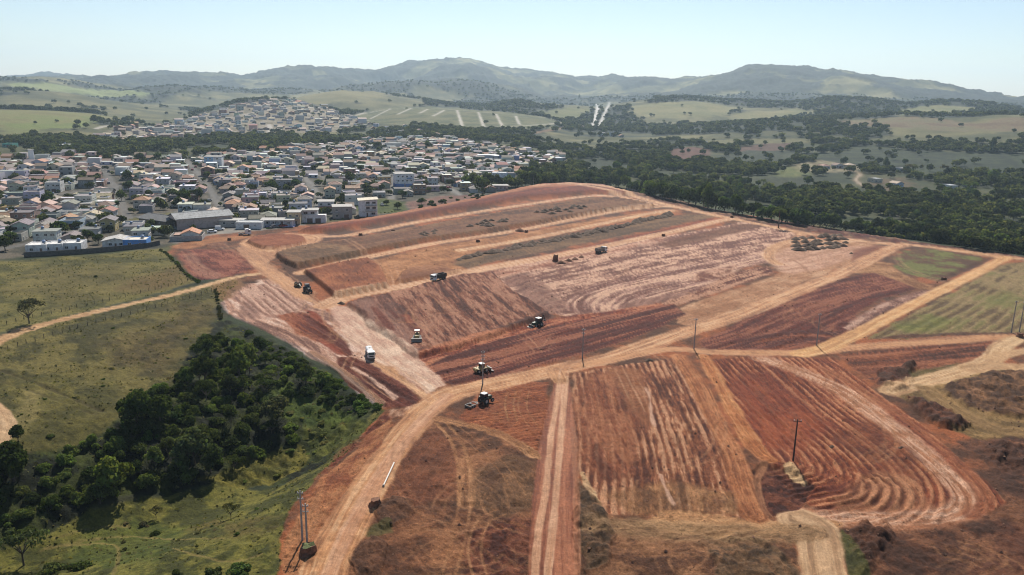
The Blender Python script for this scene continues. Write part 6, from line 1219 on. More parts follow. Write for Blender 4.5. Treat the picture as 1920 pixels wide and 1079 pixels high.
# ------------------------------------------------------------ machines and vehicles
def paint(nm, c, r=.45, dirt=.35): return simple_mat(nm, c, r, vary=.08, scale=2.5, spec=.4, dirt=(.20, .11, .06, dirt))
M_vwhite = paint('truck_white', (.72, .71, .69)); M_vblack = paint('machine_black', (.028, .030, .030)); M_vyel = paint('machine_yellow', (.36, .27, .11), .55, .55); M_vgreen = paint('tractor_green', (.030, .060, .030))
M_cream = paint('roof_cream', (.74, .68, .58), .5, .15); M_tyre = simple_mat('rubber', (.022, .021, .020), .9, vary=.2, dirt=(.16, .09, .05, .5)); M_steel = paint('worn_steel', (.20, .18, .16), .5, .5); M_rim = paint('rim_grey', (.42, .40, .37), .5); M_red = paint('lamp_red', (.4, .02, .02)); M_lamp = simple_mat('lamp_glass', (.75, .73, .66), .2, spec=.6)
M_soil = simple_mat('loose_soil', (.165, .080, .047), .95, vary=.35, scale=2.2); M_soil2 = simple_mat('grey_soil', (.095, .058, .038), .95, vary=.45, scale=2.2, dirt=(.05, .05, .025, .35))
def wheel(par, x, y, r, w, sx=1.0):
    mb = MB(); n = 18
    prof = [(.55 * r, -.5 * w), (.9 * r, -.5 * w), (r, -.36 * w), (r, .36 * w), (.9 * r, .5 * w), (.55 * r, .5 * w)]
    vs_ = []; fs = []
    for k in range(n):
        a = 2 * math.pi * k / n
        for q, h in prof: vs_.append((math.cos(a) * q, h, math.sin(a) * q))
    m_ = len(prof)
    for k in range(n):
        for j in range(m_): fs.append((k * m_ + j, k * m_ + (j + 1) % m_, ((k + 1) % n) * m_ + (j + 1) % m_, ((k + 1) % n) * m_ + j))
    mb.add(vs_, fs); o_ = obj('wheel', mb.mesh('wheel', [M_tyre]), par, (x, y, r))
    mr = MB(); mr.cyl((0, -.34 * w, 0), (0, .34 * w, 0), .56 * r, .56 * r, 14); mr.cyl((0, -.46 * w, 0), (0, .46 * w, 0), .2 * r, .2 * r, 8); obj('rim', mr.mesh('rim', [M_rim]), o_)
    return o_
def part(nm, par, mat, *boxes, smooth=False):
    mb = MB()
    for b in boxes:
        if b[0] == 'b': mb.box(b[1], b[2], 0, *(b[3:] if len(b) > 3 else ()))
        elif b[0] == 'c': mb.cyl(b[1], b[2], b[3], b[4] if len(b) > 4 else None, 10)
        elif b[0] == 'p': mb.prism(b[1], b[2], b[3])
    return obj(nm, mb.mesh(nm, [mat], smooth), par)
def cab_truck(o, x0, col, high=True):
    c = part('cab', o, col, ('p', [(x0 - 1.05, .75), (x0 + .95, .75), (x0 + 1.0, 1.75), (x0 + .82, 2.85), (x0 - 1.05, 2.95)], -1.2, 1.2))
    part('windscreen', c, M_glass, ('p', [(x0 + 1.0, 1.85), (x0 + 1.03, 1.85), (x0 + .86, 2.72), (x0 + .83, 2.72)], -1.06, 1.06))
    for s in (-1, 1):
        part('side_window', c, M_glass, ('b', (x0 - .05, s * 1.205, 2.25), (1.0, .03, .75))); part('mirror', c, M_vblack, ('b', (x0 + .95, s * 1.38, 2.2), (.12, .2, .55)))
        part('headlight', c, M_lamp, ('b', (x0 + 1.0, s * .9, 1.0), (.08, .4, .25)))
    part('bumper', o, M_steel, ('b', (x0 + 1.0, 0, .62), (.22, 2.45, .4))); part('grille', c, M_vblack, ('b', (x0 + 1.0, 0, 1.4), (.06, 1.5, .5)))
    return c
def dump_truck(label, px, py, head, tray_mat, load=False):
    p = gpt(px, py)[0]; o = thing('dump_truck', label, 'dump truck', tuple(p), head, sc=.76)
    part('chassis', o, M_vblack, ('b', (-.4, .42, .9), (7.6, .18, .3)), ('b', (-.4, -.42, .9), (7.6, .18, .3)), ('b', (1.3, -.9, .8), (1.1, .6, .6)))
    cab_truck(o, 3.1, M_vwhite)
    t = part('dump_body', o, tray_mat, ('b', (-1.4, 0, 1.25), (5.3, 2.4, .14)), ('b', (-1.4, 1.18, 2.05), (5.3, .1, 1.5)), ('b', (-1.4, -1.18, 2.05), (5.3, .1, 1.5)), ('b', (1.2, 0, 2.2), (.1, 2.3, 1.8)), ('b', (-4.0, 0, 2.0), (.1, 2.3, 1.4)), ('b', (1.6, 0, 3.1), (.9, 2.4, .1)))
    for i in range(6):
        for s in (-1, 1): part('rib', t, tray_mat, ('b', (-3.7 + i * .95, s * 1.27, 2.0), (.12, .09, 1.4)))
    part('tailgate', o, tray_mat, ('b', (-4.12, 0, 2.0), (.1, 2.45, 1.5)))
    if load: part('load', t, M_soil, ('b', (-1.4, 0, 2.3), (5.0, 2.2, .9), 0, .45))
    for s in (-1, 1):
        wheel(o, 2.9, s * 1.02, .52, .34)
        for x in (-1.8, -3.1): wheel(o, x, s * .98, .52, .6)
        part('mudguard', o, M_vblack, ('b', (-2.45, s * 1.0, 1.12), (2.7, .6, .06))); part('tail_lamp', o, M_red, ('b', (-4.2, s * .95, .95), (.06, .3, .16)))
    return o
def heading(a, b):
    p, q = at(*a)[0], at(*b)[0]; return math.atan2(q[1] - p[1], q[0] - p[0])
dump_truck('white-cabbed dump truck with black dump body driving left on the middle haul road', 822, 530, heading((840, 524), (806, 532)), M_vblack)
dump_truck('dump truck with pale dusty dump body facing right beside the row of red heaps', 1127, 474, heading((1115, 474), (1140, 469)), M_steel, True)
def water_truck(px, py, head):
    p = gpt(px, py)[0]; o = thing('water_truck', 'white water tank truck parked on the pale ground in front of the striped lot', 'tank truck', tuple(p), head, sc=.72)
    part('chassis', o, M_vblack, ('b', (-.4, .42, .9), (7.2, .18, .3)), ('b', (-.4, -.42, .9), (7.2, .18, .3)))
    cab_truck(o, 3.0, M_vwhite)
    prof = [(1.15 * math.copysign(abs(math.cos(a)) ** .6, math.cos(a)), 1.95 + .88 * math.copysign(abs(math.sin(a)) ** .6, math.sin(a))) for a in np.linspace(0, 2 * math.pi, 24, endpoint=False)]
    mb = MB(); n = len(prof); vs_ = [(-3.9, y, z) for y, z in prof] + [(1.6, y, z) for y, z in prof]
    mb.add(vs_, [(k, (k + 1) % n, n + (k + 1) % n, n + k) for k in range(n)] + [tuple(range(n)), tuple(range(2 * n - 1, n - 1, -1))]); t = obj('tank', mb.mesh('tank', [M_vwhite], False), o)
    for i in range(5): part('band', t, M_rim, ('b', (-3.5 + i * 1.2, 0, 2.86), (.1, 1.9, .08)))
    part('hatch', t, M_steel, ('c', (-1.1, 0, 2.8), (-1.1, 0, 3.0), .35)); part('spray_bar', o, M_steel, ('c', (-4.2, -1.1, .8), (-4.2, 1.1, .8), .06))
    for s in (-1, 1):
        wheel(o, 2.8, s * 1.02, .5, .32); wheel(o, -1.7, s * .98, .5, .56); wheel(o, -2.95, s * .98, .5, .56); part('catwalk', o, M_steel, ('b', (-1.1, s * 1.22, 1.15), (5.2, .28, .06)))
water_truck(694, 669, heading((688, 650), (698, 676)))
def tractor(label, px, py, head, col, sc=1.0):
    p = gpt(px, py)[0]; o = thing('tractor', label, 'tractor', tuple(p), head, sc=sc)
    h = part('hood', o, col, ('p', [(.2, .95), (2.15, .95), (2.2, 1.55), (2.0, 1.75), (.2, 1.85)], -.42, .42)); part('grille', h, M_vblack, ('b', (2.2, 0, 1.25), (.05, .7, .5))); part('exhaust', h, M_vblack, ('c', (1.3, .36, 1.7), (1.3, .36, 2.7), .05))
    for s in (-1, 1): part('headlight', h, M_lamp, ('b', (2.19, s * .3, 1.55), (.06, .18, .12)))
    part('chassis', o, M_vblack, ('b', (.5, 0, .85), (3.4, .5, .5)), ('c', (1.75, -.85, .6), (1.75, .85, .6), .1), ('c', (-.75, -.95, .85), (-.75, .95, .85), .16))
    c = part('cab', o, M_glass, ('p', [(-1.25, 1.4), (.2, 1.4), (.3, 2.0), (.12, 2.75), (-1.2, 2.75)], -.72, .72))
    part('cab_roof', o, M_cream if col is not M_vblack else M_vblack, ('b', (-.52, 0, 2.84), (1.6, 1.6, .16), 0, .9))
    for s in (-1, 1):
        for x in (-1.23, .2): part('cab_pillar', c, M_vblack, ('b', (x, s * .72, 2.05), (.09, .08, 1.4)))
        part('mudguard', o, col, ('b', (-.75, s * .98, 1.86), (1.2, .5, .07)), ('b', (-1.35, s * .98, 1.55), (.07, .5, .6)))
        wheel(o, -.75, s * 1.0, .92, .58); wheel(o, 1.75, s * .92, .60, .42)
    part('drawbar', o, M_steel, ('b', (-1.7, 0, .6), (1.2, .12, .1)), ('b', (-1.4, .4, .8), (.7, .06, .06)), ('b', (-1.4, -.4, .8), (.7, .06, .06)))
    return o, p
hd = heading((556, 528), (578, 546)); tractor('dark tractor pulling the earth scraper down the left haul road', 577, 548, hd, M_vblack, .9)
def scraper(px, py, head):
    p = gpt(px, py)[0]; o = thing('earth_scraper', 'towed scraper pan heaped with brown soil behind the dark tractor', 'scraper', tuple(p), head, sc=.78)
    b = part('bowl', o, M_vgreen, ('b', (-.4, 0, .62), (3.0, 2.3, .12)), ('b', (-.4, 1.15, 1.15), (3.2, .1, 1.1)), ('b', (-.4, -1.15, 1.15), (3.2, .1, 1.1)), ('b', (-2.0, 0, 1.2), (.12, 2.3, 1.2)), ('b', (1.15, 0, .95), (.12, 2.3, .7)))
    part('load', b, M_soil, ('b', (-.4, 0, 1.55), (2.9, 2.1, .9), 0, .45)); part('gooseneck', o, M_vgreen, ('b', (2.0, 0, 1.2), (2.0, .25, .25), 0, 1, .35), ('b', (2.9, 0, .8), (.6, .2, .2)))
    for s in (-1, 1): wheel(o, -2.5, s * .8, .65, .5); part('hydraulic_arm', o, M_steel, ('c', (1.2, s * 1.0, 1.5), (2.2, s * .2, 1.3), .06))
    part('axle', o, M_steel, ('c', (-2.5, -.8, .65), (-2.5, .8, .65), .1), ('b', (-2.2, 0, .8), (.7, .5, .3)))
scraper(560, 538, hd)
hd2 = heading((888, 758), (914, 748)); tractor('tractor with pale cab roof at the junction beside the centre utility pole', 910, 757, hd2, M_vgreen, .80)
def harrow(px, py, head):
    p = gpt(px, py)[0]; o = thing('disc_harrow', 'towed disc harrow on the road junction behind the pale-roofed tractor', 'harrow', tuple(p), head, sc=.8)
    part('frame', o, M_steel, ('b', (0, .9, .7), (3.2, .12, .14)), ('b', (0, -.9, .7), (3.2, .12, .14)), ('b', (-1.5, 0, .7), (.12, 1.9, .14)), ('b', (1.4, 0, .7), (.12, 1.9, .14)), ('b', (0, 0, .72), (.12, 1.9, .12)), ('b', (2.3, 0, .65), (1.9, .12, .12)), ('b', (1.8, .45, .72), (1.2, .1, .1), -.6), ('b', (1.8, -.45, .72), (1.2, .1, .1), .6))
    for x in (-1.3, .3):
        for k in range(7):
            y = -.95 + k * .32; part('disc', o, M_steel, ('c', (x + .03 * k, y - .02, .33), (x + .03 * k + .04, y + .03, .33), .33, .3))
    for s in (-1, 1): wheel(o, -.5, s * 1.05, .38, .24)
harrow(884, 763, hd2)
def dozer(label, px, py, head, sc=1.0):
    p = gpt(px, py)[0]; o = thing('bulldozer', label, 'bulldozer', tuple(p), head, sc=sc)
    for s in (-1, 1):
        mb = MB(); mb.prism([(-1.7, .25), (-1.4, .0), (1.4, .0), (1.75, .3), (1.6, .75), (1.2, .9), (-1.3, .9), (-1.7, .7)], s * 1.0 - .28, s * 1.0 + .28)
        for k in range(12): mb.box((-1.5 + k * .27, s * 1.0, .92), (.1, .58, .06))
        obj('track', mb.mesh('track', [M_steel]), o); part('push_arm', o, M_vyel, ('b', (1.4, s * 1.38, .55), (2.4, .14, .2)))
    h = part('engine_hood', o, M_vyel, ('p', [(.1, .8), (1.7, .8), (1.7, 1.75), (.1, 1.9)], -.55, .55)); part('exhaust', h, M_vblack, ('c', (1.0, .2, 1.8), (1.0, .2, 2.6), .06))
    part('body', o, M_vyel, ('b', (-.5, 0, 1.0), (2.0, 1.5, .7)), ('b', (-1.3, 0, 1.5), (.6, 1.5, .6)))
    c = part('cab', o, M_vblack, ('b', (-.55, 0, 1.5), (.7, .6, .5)), ('b', (-.8, 0, 1.9), (.12, .55, .7)))
    for x in (.05, -1.15):
        for s in (-1, 1): part('cab_post', c, M_vblack, ('b', (x, s * .68, 2.05), (.1, .1, 1.5)))
    part('cab_roof', o, M_cream, ('b', (-.55, 0, 2.85), (1.6, 1.7, .12), 0, .93))
    part('blade', o, M_steel, ('p', [(2.45, .05), (2.75, .05), (2.55, .5), (2.7, 1.15), (2.5, 1.2), (2.4, .55)], -1.65, 1.65))
    part('ripper', o, M_steel, ('b', (-1.95, 0, .8), (.5, 1.2, .2)), ('b', (-2.2, 0, .4), (.12, .12, .9)))
dozer('bulldozer with cream roof facing the camera on the edge of the striped lot', 782, 645, heading((783, 632), (780, 650)), .84)
def loader(px, py, head):
    p = gpt(px, py)[0]; o = thing('wheel_loader', 'yellow wheel loader with pale roof on the dark red band behind the centre utility pole', 'wheel loader', tuple(p), head, sc=.70)
    part('rear_body', o, M_vyel, ('p', [(-3.0, .8), (-.4, .8), (-.4, 1.9), (-2.7, 1.8), (-3.0, 1.5)], -.9, .9)); part('front_frame', o, M_vyel, ('b', (.9, 0, 1.0), (1.8, 1.0, .6)))
    c = part('cab', o, M_glass, ('p', [(-.9, 1.5), (.5, 1.5), (.55, 2.2), (.4, 3.0), (-.85, 3.0)], -.75, .75)); part('cab_roof', o, M_cream, ('b', (-.2, 0, 3.08), (1.7, 1.8, .16), 0, .92))
    for s in (-1, 1):
        for x in (-.88, .48): part('cab_post', c, M_vyel, ('b', (x, s * .75, 2.25), (.1, .08, 1.5)))
        part('lift_arm', o, M_vyel, ('b', (1.9, s * .55, 1.15), (2.2, .14, .3), 0, 1, .25)); wheel(o, 1.0, s * 1.05, .75, .6); wheel(o, -1.9, s * 1.05, .75, .6); part('mudguard', o, M_vyel, ('b', (-1.9, s * 1.05, 1.58), (1.5, .6, .08)))
    part('bucket', o, M_steel, ('p', [(2.7, .1), (3.9, .1), (3.9, .16), (2.85, .3), (2.8, 1.0), (3.1, 1.25), (2.7, 1.2), (2.6, .5)], -1.4, 1.4)); part('exhaust', o, M_vblack, ('c', (-2.0, .4, 1.8), (-2.0, .4, 2.6), .06))
loader(904, 699, heading((890, 700), (925, 693)))
def backhoe(px, py, head):
    p = gpt(px, py)[0]; o = thing('backhoe_loader', 'dark backhoe loader with cream roof and folded digging arm on the red strip', 'backhoe', tuple(p), head, sc=.86)
    part('hood', o, M_vgreen, ('p', [(.4, .95), (2.2, .95), (2.2, 1.55), (.4, 1.75)], -.45, .45)); part('chassis', o, M_vblack, ('b', (0, 0, .85), (4.2, .8, .4)))
    c = part('cab', o, M_glass, ('p', [(-1.1, 1.1), (.35, 1.1), (.5, 1.8), (.35, 2.7), (-1.1, 2.7)], -.75, .75)); part('cab_roof', o, M_cream, ('b', (-.38, 0, 2.78), (1.75, 1.75, .14), 0, .93))
    for s in (-1, 1):
        for x in (-1.1, .35): part('cab_post', c, M_vblack, ('b', (x, s * .75, 1.95), (.09, .08, 1.6)))
        part('loader_arm', o, M_vgreen, ('b', (2.0, s * .6, .95), (2.4, .12, .22), 0, 1, .3)); wheel(o, -.8, s * .95, .75, .5); wheel(o, 1.6, s * .9, .5, .36); part('stabiliser', o, M_steel, ('b', (-1.75, s * .85, .6), (.15, .15, 1.1)))
    part('loader_bucket', o, M_steel, ('p', [(2.9, .12), (3.75, .12), (3.75, .18), (3.0, .3), (2.98, .8), (3.15, 1.0), (2.85, .95)], -1.15, 1.15))
    b = part('boom', o, M_vblack, ('b', (-2.15, 0, 2.2), (.28, .24, 2.9), 0, .7, -.16)); part('dipper_arm', b, M_vblack, ('b', (-2.85, 0, 2.6), (.22, .2, 2.2), 0, .7, .42)); part('digging_bucket', b, M_steel, ('p', [(-3.6, 1.1), (-3.0, 1.2), (-2.9, 1.7), (-3.2, 1.9), (-3.3, 1.5)], -.35, .35))
backhoe(1008, 611, heading((1020, 606), (992, 612)))
# semi-trailer tractor unit by the street, car and van
def tractor_unit(px, py, head):
    p = gpt(px, py)[0]; o = thing('truck_tractor', 'white truck tractor unit without trailer parked where the street meets the site', 'truck', tuple(p), head, sc=.85)
    cab_truck(o, 1.4, M_vwhite); part('sleeper', o, M_vwhite, ('b', (-.15, 0, 2.1), (1.0, 2.3, 2.3)), ('b', (.6, 0, 3.2), (1.6, 2.2, .5), 0, .8)); part('chassis', o, M_vblack, ('b', (-1.2, 0, .85), (6.0, .9, .3))); part('fifth_wheel', o, M_steel, ('b', (-2.6, 0, 1.15), (1.0, 1.0, .15)))
    for s in (-1, 1): wheel(o, 1.3, s * 1.0, .5, .32); wheel(o, -2.1, s * .95, .5, .56); wheel(o, -3.3, s * .95, .5, .56)
tractor_unit(462, 441, heading((450, 441), (470, 440)))
def car(label, x, y, rz, col, van=False, group=None):
    z = float(gz(x, y)[0]); o = thing('car', label, 'van' if van else 'car', (x, y, z), rz, group); h = .5 if van else 0
    mb = MB(); mb.prism([(-2.05, .35), (2.05, .35), (2.1, .75), (1.9, .95), (-2.0, 1.0), (-2.1, .7)], -.86, .86); obj('body', mb.mesh('body', [M_carp]), o, color=col)
    mb = MB(); mb.prism([(-1.7 if not van else -2.0, .97), (1.0, .93), (.45, 1.45 + h), (-1.35 if not van else -1.95, 1.47 + h)], -.76, .76); c = obj('cabin', mb.mesh('cabin', [M_glass if not van else M_carp]), o, color=col)
    mb = MB(); mb.box((-.45 if not van else -.75, 0, 1.49 + h), (1.75 if not van else 2.35, 1.45, .06)); obj('roof', mb.mesh('roof', [M_carp]), o, color=col)
    if van: part('windscreen', c, M_glass, ('p', [(1.0, .98), (1.03, .98), (.5, 1.9), (.47, 1.9)], -.7, .7))
    for sx in (1.3, -1.3):
        for s in (-1, 1): part('wheel', o, M_tyre, ('c', (sx, s * .72, .32), (sx, s * .9, .32), .32))
M_carp = simple_mat('car_paint', None, .3, vary=.03, spec=.5, objcol=True)
p = at(398, 437)[0]; car('white car parked on the street corner by the grey workshop', p[0], p[1], .3, (.72, .72, .72))
p = at(412, 432)[0]; car('white van parked behind the white car by the grey workshop', p[0], p[1], .2, (.72, .72, .72), True)
rc_ = random.Random(3)
for i in range(26):
    S_ = ST_W[i % len(ST_W)]; k = rc_.randrange(2, len(S_) - 2); t_ = S_[k + 1] - S_[k]; a = math.atan2(t_[1], t_[0]); s = rc_.choice([-1, 1]); x = S_[k][0] - math.sin(a) * 2.0 * s; y = S_[k][1] + math.cos(a) * 2.0 * s
    nm, c = rc_.choice([('white', (.7, .7, .7)), ('silver', (.42, .43, .44)), ('black', (.03, .03, .03)), ('red', (.35, .03, .03)), ('grey', (.18, .18, .19))])
    car('%s car parked along a street between the town houses' % nm, x, y, a, c, group='%s cars on the town streets' % nm)
# ------------------------------------------------------------ utility poles
M_pole = simple_mat('pole_concrete', (.30, .27, .25), .9, vary=.15); M_wood = simple_mat('dark_pole_wood', (.05, .04, .035), .9, vary=.2)
def pole(px, py, top, label, mat=M_pole, arms=1, group=None, lean=0.0):
    p = gpt(px, py)[0]; best = 8.0
    for h in np.linspace(4, 13, 91):
        v = p + np.array([0, 0, h]) - np.array([0, 0, CAM_H]); y = 539.5 - FPX * (v @ UPV) / (v @ FWD)
        if y <= top: best = h; break
    h = best; o = thing('utility_pole', label, 'utility pole', tuple(p), 0.0, group)
    part('pole_shaft', o, mat, ('c', (0, 0, -.5), (lean, 0, h), .17, .11))
    for k in range(arms):
        z = h - .35 - k * .9; a = part('crossarm', o, mat, ('b', (lean, -.05, z), (1.5 if mat is M_wood else .9, .1, .12)))
        for s in (-.6, 0, .6) if mat is M_wood else (-.35, .35): part('insulator', a, M_white, ('c', (lean + s, -.05, z + .06), (lean + s, -.05, z + .3), .06, .04))
    return o, h
pole(567, 1012, 921, 'concrete utility pole on the verge at lower left, the taller of the pair', arms=2)
pole(576, 1022, 946, 'concrete utility pole standing on the block of uncut soil at lower left', arms=2)
pole(905, 720, 659, 'utility pole at the central junction beside the yellow wheel loader', arms=3)
pole(1092, 672, 617, 'utility pole beside the dark red band right of the central junction', arms=2)
pole(1301, 655, 598, 'utility pole at the top of the furrowed lots where the tan bands begin', arms=1)
pole(1531, 648, 589, 'utility pole where the right perimeter road meets the cross road', arms=1)
pole(1487, 864, 787, 'dark wooden utility pole standing by the pit in the furrowed lot', M_wood, 1)
pole(1896, 624, 565, 'grey utility pole by the track junction near the right frame edge', arms=1)
pole(1911, 623, 566, 'second grey utility pole closest to the right frame edge', arms=1)
for i, (px, py, tp) in enumerate([(186,412,385),(513,392,355),(330,420,398),(1000,350,310),(735,345,318),(860,330,305),(265,350,322),(60,400,372),(618,330,300),(450,330,304),(925,300,280),(780,300,278)]):
    pole(px, py, tp, 'thin street utility pole standing between the town houses', group='street poles of the town')
# ------------------------------------------------------------ heaps, soil blocks, pipes, fence
def heap_mesh(seed, n=18, m=9, mat=M_soil, veg=False):
    r = np.random.default_rng(seed); vs_ = []; fs = []
    for j in range(m):
        t = j / (m - 1); rr = 1 - t
        for k in range(n):
            a = 2 * math.pi * k / n; q = rr * (1 + .22 * math.sin(a * 2 + seed) + r.uniform(-.07, .07)); z = (1 - rr ** 1.4) * .62 * (1 + r.uniform(-.10, .10)) - (.08 if j == 0 else 0)
            vs_.append((math.cos(a) * q, math.sin(a) * q, z))
    for j in range(m - 1):
        for k in range(n): fs.append((j * n + k, j * n + (k + 1) % n, (j + 1) * n + (k + 1) % n, (j + 1) * n + k))
    mb = MB(); mb.add(vs_, fs + [tuple(range((m - 1) * n, m * n))]); return mb.mesh('soil_heap', [mat], True)
H_RED = [heap_mesh(k) for k in range(3)]; H_GREY = [heap_mesh(10 + k, mat=M_soil2) for k in range(4)]
rh = random.Random(8)
def heap(x, y, r, label, ms, group=None, zs=1.0):
    o = thing('soil_heap', label, 'soil heap', (x, y, float(gz(x, y)[0]) - .05), rh.uniform(0, 6.28), group, me=rh.choice(ms)); o.scale = (r, r * rh.uniform(.8, 1.1), r * zs)
for w, off in ((0, 0), (1, 3.6)):
    P = wp(crom([(862,488),(900,478),(960,467),(1040,452),(1130,434),(1200,417),(1262,403)], 8)); L = np.concatenate([[0], np.cumsum(np.hypot(*np.diff(P, axis=0).T))])
    s = w * 2.0 + (30 if w else 0)
    while s < L[-1]:
        heap(np.interp(s, L, P[:, 0]) + rh.uniform(-.5, .5), np.interp(s, L, P[:, 1]) + off + rh.uniform(-.6, .6), rh.choice([1.4, 1.9, 2.3, 2.8, 3.2]), 'grey-brown soil heap in the long double row on the middle terrace', H_GREY, 'long row of soil heaps', rh.uniform(.55, 1.0)); s += rh.uniform(3.2, 5.0)
for pl, n, lab, grp, r0 in (([(1000,408),(1015,396),(1060,394),(1105,388),(1100,398),(1040,408)], 16, 'dark weedy soil heap in the far cluster on the upper terrace', 'far cluster of dark heaps', 2.4), ([(866,434),(885,424),(950,418),(955,424),(900,434)], 14, 'dark weedy soil heap in the middle cluster on the upper terrace', 'middle cluster of dark heaps', 2.2), ([(774,452),(785,446),(818,438),(820,444),(790,452)], 8, 'dark weedy soil heap in the small cluster on the upper terrace', 'small cluster of dark heaps', 1.5)):
    for x, y in scatter(pl, n, 91, 1.8): heap(x, y, r0 * rh.uniform(.75, 1.1), lab, H_GREY, grp, .85)
for j in range(4):
    for i in range(7):
        px = 1500 + i * 14 + j * 4 - (j * 6); py = 470 - j * 7.0 - i * 1.2
        if px < 1604:
            q = at(px, py)[0]; heap(q[0] + rh.uniform(-1, 1), q[1] + rh.uniform(-1, 1), rh.uniform(2.0, 3.3), 'dark brown soil heap in the block of heaps on the pale corner lot', H_GREY, 'block of soil heaps', rh.uniform(.7, 1.05))
for px, py, r, lab in [(1052,494,1.9,'red-brown heap at the foot of the earth pillar'), (1066,490,1.6,'second red heap right of the earth pillar'), (1078,487,1.6,'third red heap right of the earth pillar'), (1090,483,1.5,'fourth red heap right of the earth pillar near the dump truck'), (1596,476,1.2,'small dark heap alone on the pale corner lot'), (975,434,2.4,'dark red heap beside the upper terrace road'), (640,570,1.2,'grey mound at the corner of the striped lot'), (1217,677,1.1,'dark rubble heap beside the cross road'), (1560,838,.7,'dark clump of soil on the furrowed lot'), (1690,840,.6,'small dark clod pile on the furrowed lot')]:
    q = at(px, py)[0]; heap(q[0], q[1], r, lab, H_RED if 'red' in lab else H_GREY)
def soil_block(px, py, r, h, label, grass=False, sq=False):
    q = gpt(px, py)[0]; o = thing('soil_block', label, 'soil block', tuple(q), rh.uniform(0, 6)); n = 13; g = random.Random(int(px)); mb = MB(); ring = []
    for z, k in ((-.3, 1.25), (.12 * h, 1.1), (.5 * h, .98), (h, .93)): ring.append([(math.cos(2 * math.pi * i / n) * r * k * g.uniform(.74, 1.22), math.sin(2 * math.pi * i / n) * r * k * g.uniform(.74, 1.22), z + (g.uniform(-.2, .2) * h if z > 0 else 0)) for i in range(n)])
    vs_ = sum(ring, []); fs = [(j * n + i, j * n + (i + 1) % n, (j + 1) * n + (i + 1) % n, (j + 1) * n + i) for j in range(3) for i in range(n)] + [tuple(3 * n + i for i in range(n))]
    mb.add(vs_, fs); obj('block', mb.mesh('block', [M_soil]), o)
    if grass:
        m2 = MB(); m2.add([(x * .98, y * .98, z + .03) for x, y, z in ring[3]] + [(0, 0, h + .12)], [(i, (i + 1) % n, n) for i in range(n)]); obj('grass_top', m2.mesh('grass_top', [M_turf]), o)
M_turf = simple_mat('turf', (.085, .095, .035), .95, vary=.35, scale=5)
soil_block(577, 1037, 1.15, 1.3, 'block of uncut soil with grassy top under the lower left utility pole', True)
soil_block(1041, 490, 1.0, 2.4, 'tall reddish earth pillar left standing beside the red heaps')
for px, py, lab in [(676,442,'leftmost earth stump on the upper terrace road'), (737,435,'earth stump beside the upper terrace road, second from left'), (896,454,'earth stump on the middle terrace road'), (987,436,'earth stump beside the middle terrace road, right of the weedy heaps'), (1244,443,'earth stump at the far end of the haul road'), (1372,408,'earth stump at the far corner of the perimeter road'), (1770,524,'earth stump at the tip of the green lot'), (1912,632,'square earth block under the pole at the right frame edge'), (704,948,'rugged earth block beside the left haul road'), (430,451,'earth stump near the turning circle')]:
    soil_block(px, py, .85, 1.0, lab)
M_pipe = simple_mat('pale_pipe', (.62, .57, .50), .7, vary=.1)
a, b = gpt(719, 913)[0], gpt(739, 869)[0]; o = thing('long_pipe', 'long pale pipe lying on the edge of the left haul road', 'pipe', tuple(a), 0); v = b - a; part('pipe_wall', o, M_pipe, ('c', (0, 0, .16), (v[0], v[1], v[2] + .16), .12)); part('end_collar', o, M_conc, ('c', (-v[0] * .004, -v[1] * .004, .16), (v[0] * .02, v[1] * .02, v[2] * .02 + .16), .19))
for i in range(9):
    px = 1178 + i * 4.6; q = gpt(px, 356 + i * .9)[0]; o = thing('concrete_pipe', 'pale concrete drain pipe in the line stacked under the trees behind the site', 'pipe', tuple(q), .5, 'drain pipes behind the site'); mb = MB(); mb.cyl((0, -1.2, .6), (0, 1.2, .6), .6, .6, 14, cap=False); mb.cyl((0, -1.2, .6), (0, 1.2, .6), .48, .48, 14, cap=False); obj('pipe_wall', mb.mesh('pipe_wall', [M_pipe]), o); part('rim', o, M_conc, ('c', (0, 1.2, .6), (0, 1.45, .6), .7))
q = gpt(1084, 347)[0]; o = thing('site_hut', 'small white site hut at the far crest of the site', 'hut', tuple(q), .2); part('wall', o, M_white, ('b', (0, 0, 1.2), (3, 2.4, 2.6))); part('roof', o, M_conc, ('b', (0, 0, 2.58), (3.4, 2.8, .14))); obj('door', D_S, o, (0, -1.24, 0))
def fence(path, label, step=2.6, h=1.15):
    P = wp(crom(path, 12)); L = np.concatenate([[0], np.cumsum(np.hypot(*np.diff(P, axis=0).T))]); g = random.Random(1); pts = []
    s = 0
    while s < L[-1]: pts.append((np.interp(s, L, P[:, 0]), np.interp(s, L, P[:, 1]))); s += step * g.uniform(.85, 1.15)
    Q = np.array(pts); zq = gz(Q[:, 0], Q[:, 1]); o = thing('fence', label, 'fence', (Q[0, 0], Q[0, 1], zq[0])); base = np.array([Q[0, 0], Q[0, 1], zq[0]])
    W = np.concatenate([Q, zq[:, None]], 1) - base; mb = MB(); mb.cyl((0, 0, -.3), (.03, 0, h), .08, .065, 6); me = mb.mesh('post', [M_wood])
    for w in W: obj('post', me, o, tuple(w), g.uniform(0, 6))
    for z in (.4, .75, 1.05):
        m2 = MB()
        for a_, b_ in zip(W[:-1], W[1:]): m2.cyl((a_[0], a_[1], a_[2] + z), (b_[0], b_[1], b_[2] + z), .012, .012, 3, cap=False)
        obj('wire', m2.mesh('wire', [M_steel]), o)
fence([(-20,618),(60,597),(150,577),(260,551),(340,531),(392,516)], 'wire fence with dark wooden posts along the upper side of the pasture track')
fence([(-20,668),(40,648),(140,617),(260,586),(380,553),(400,545)], 'wire fence with dark wooden posts along the lower side of the pasture track')
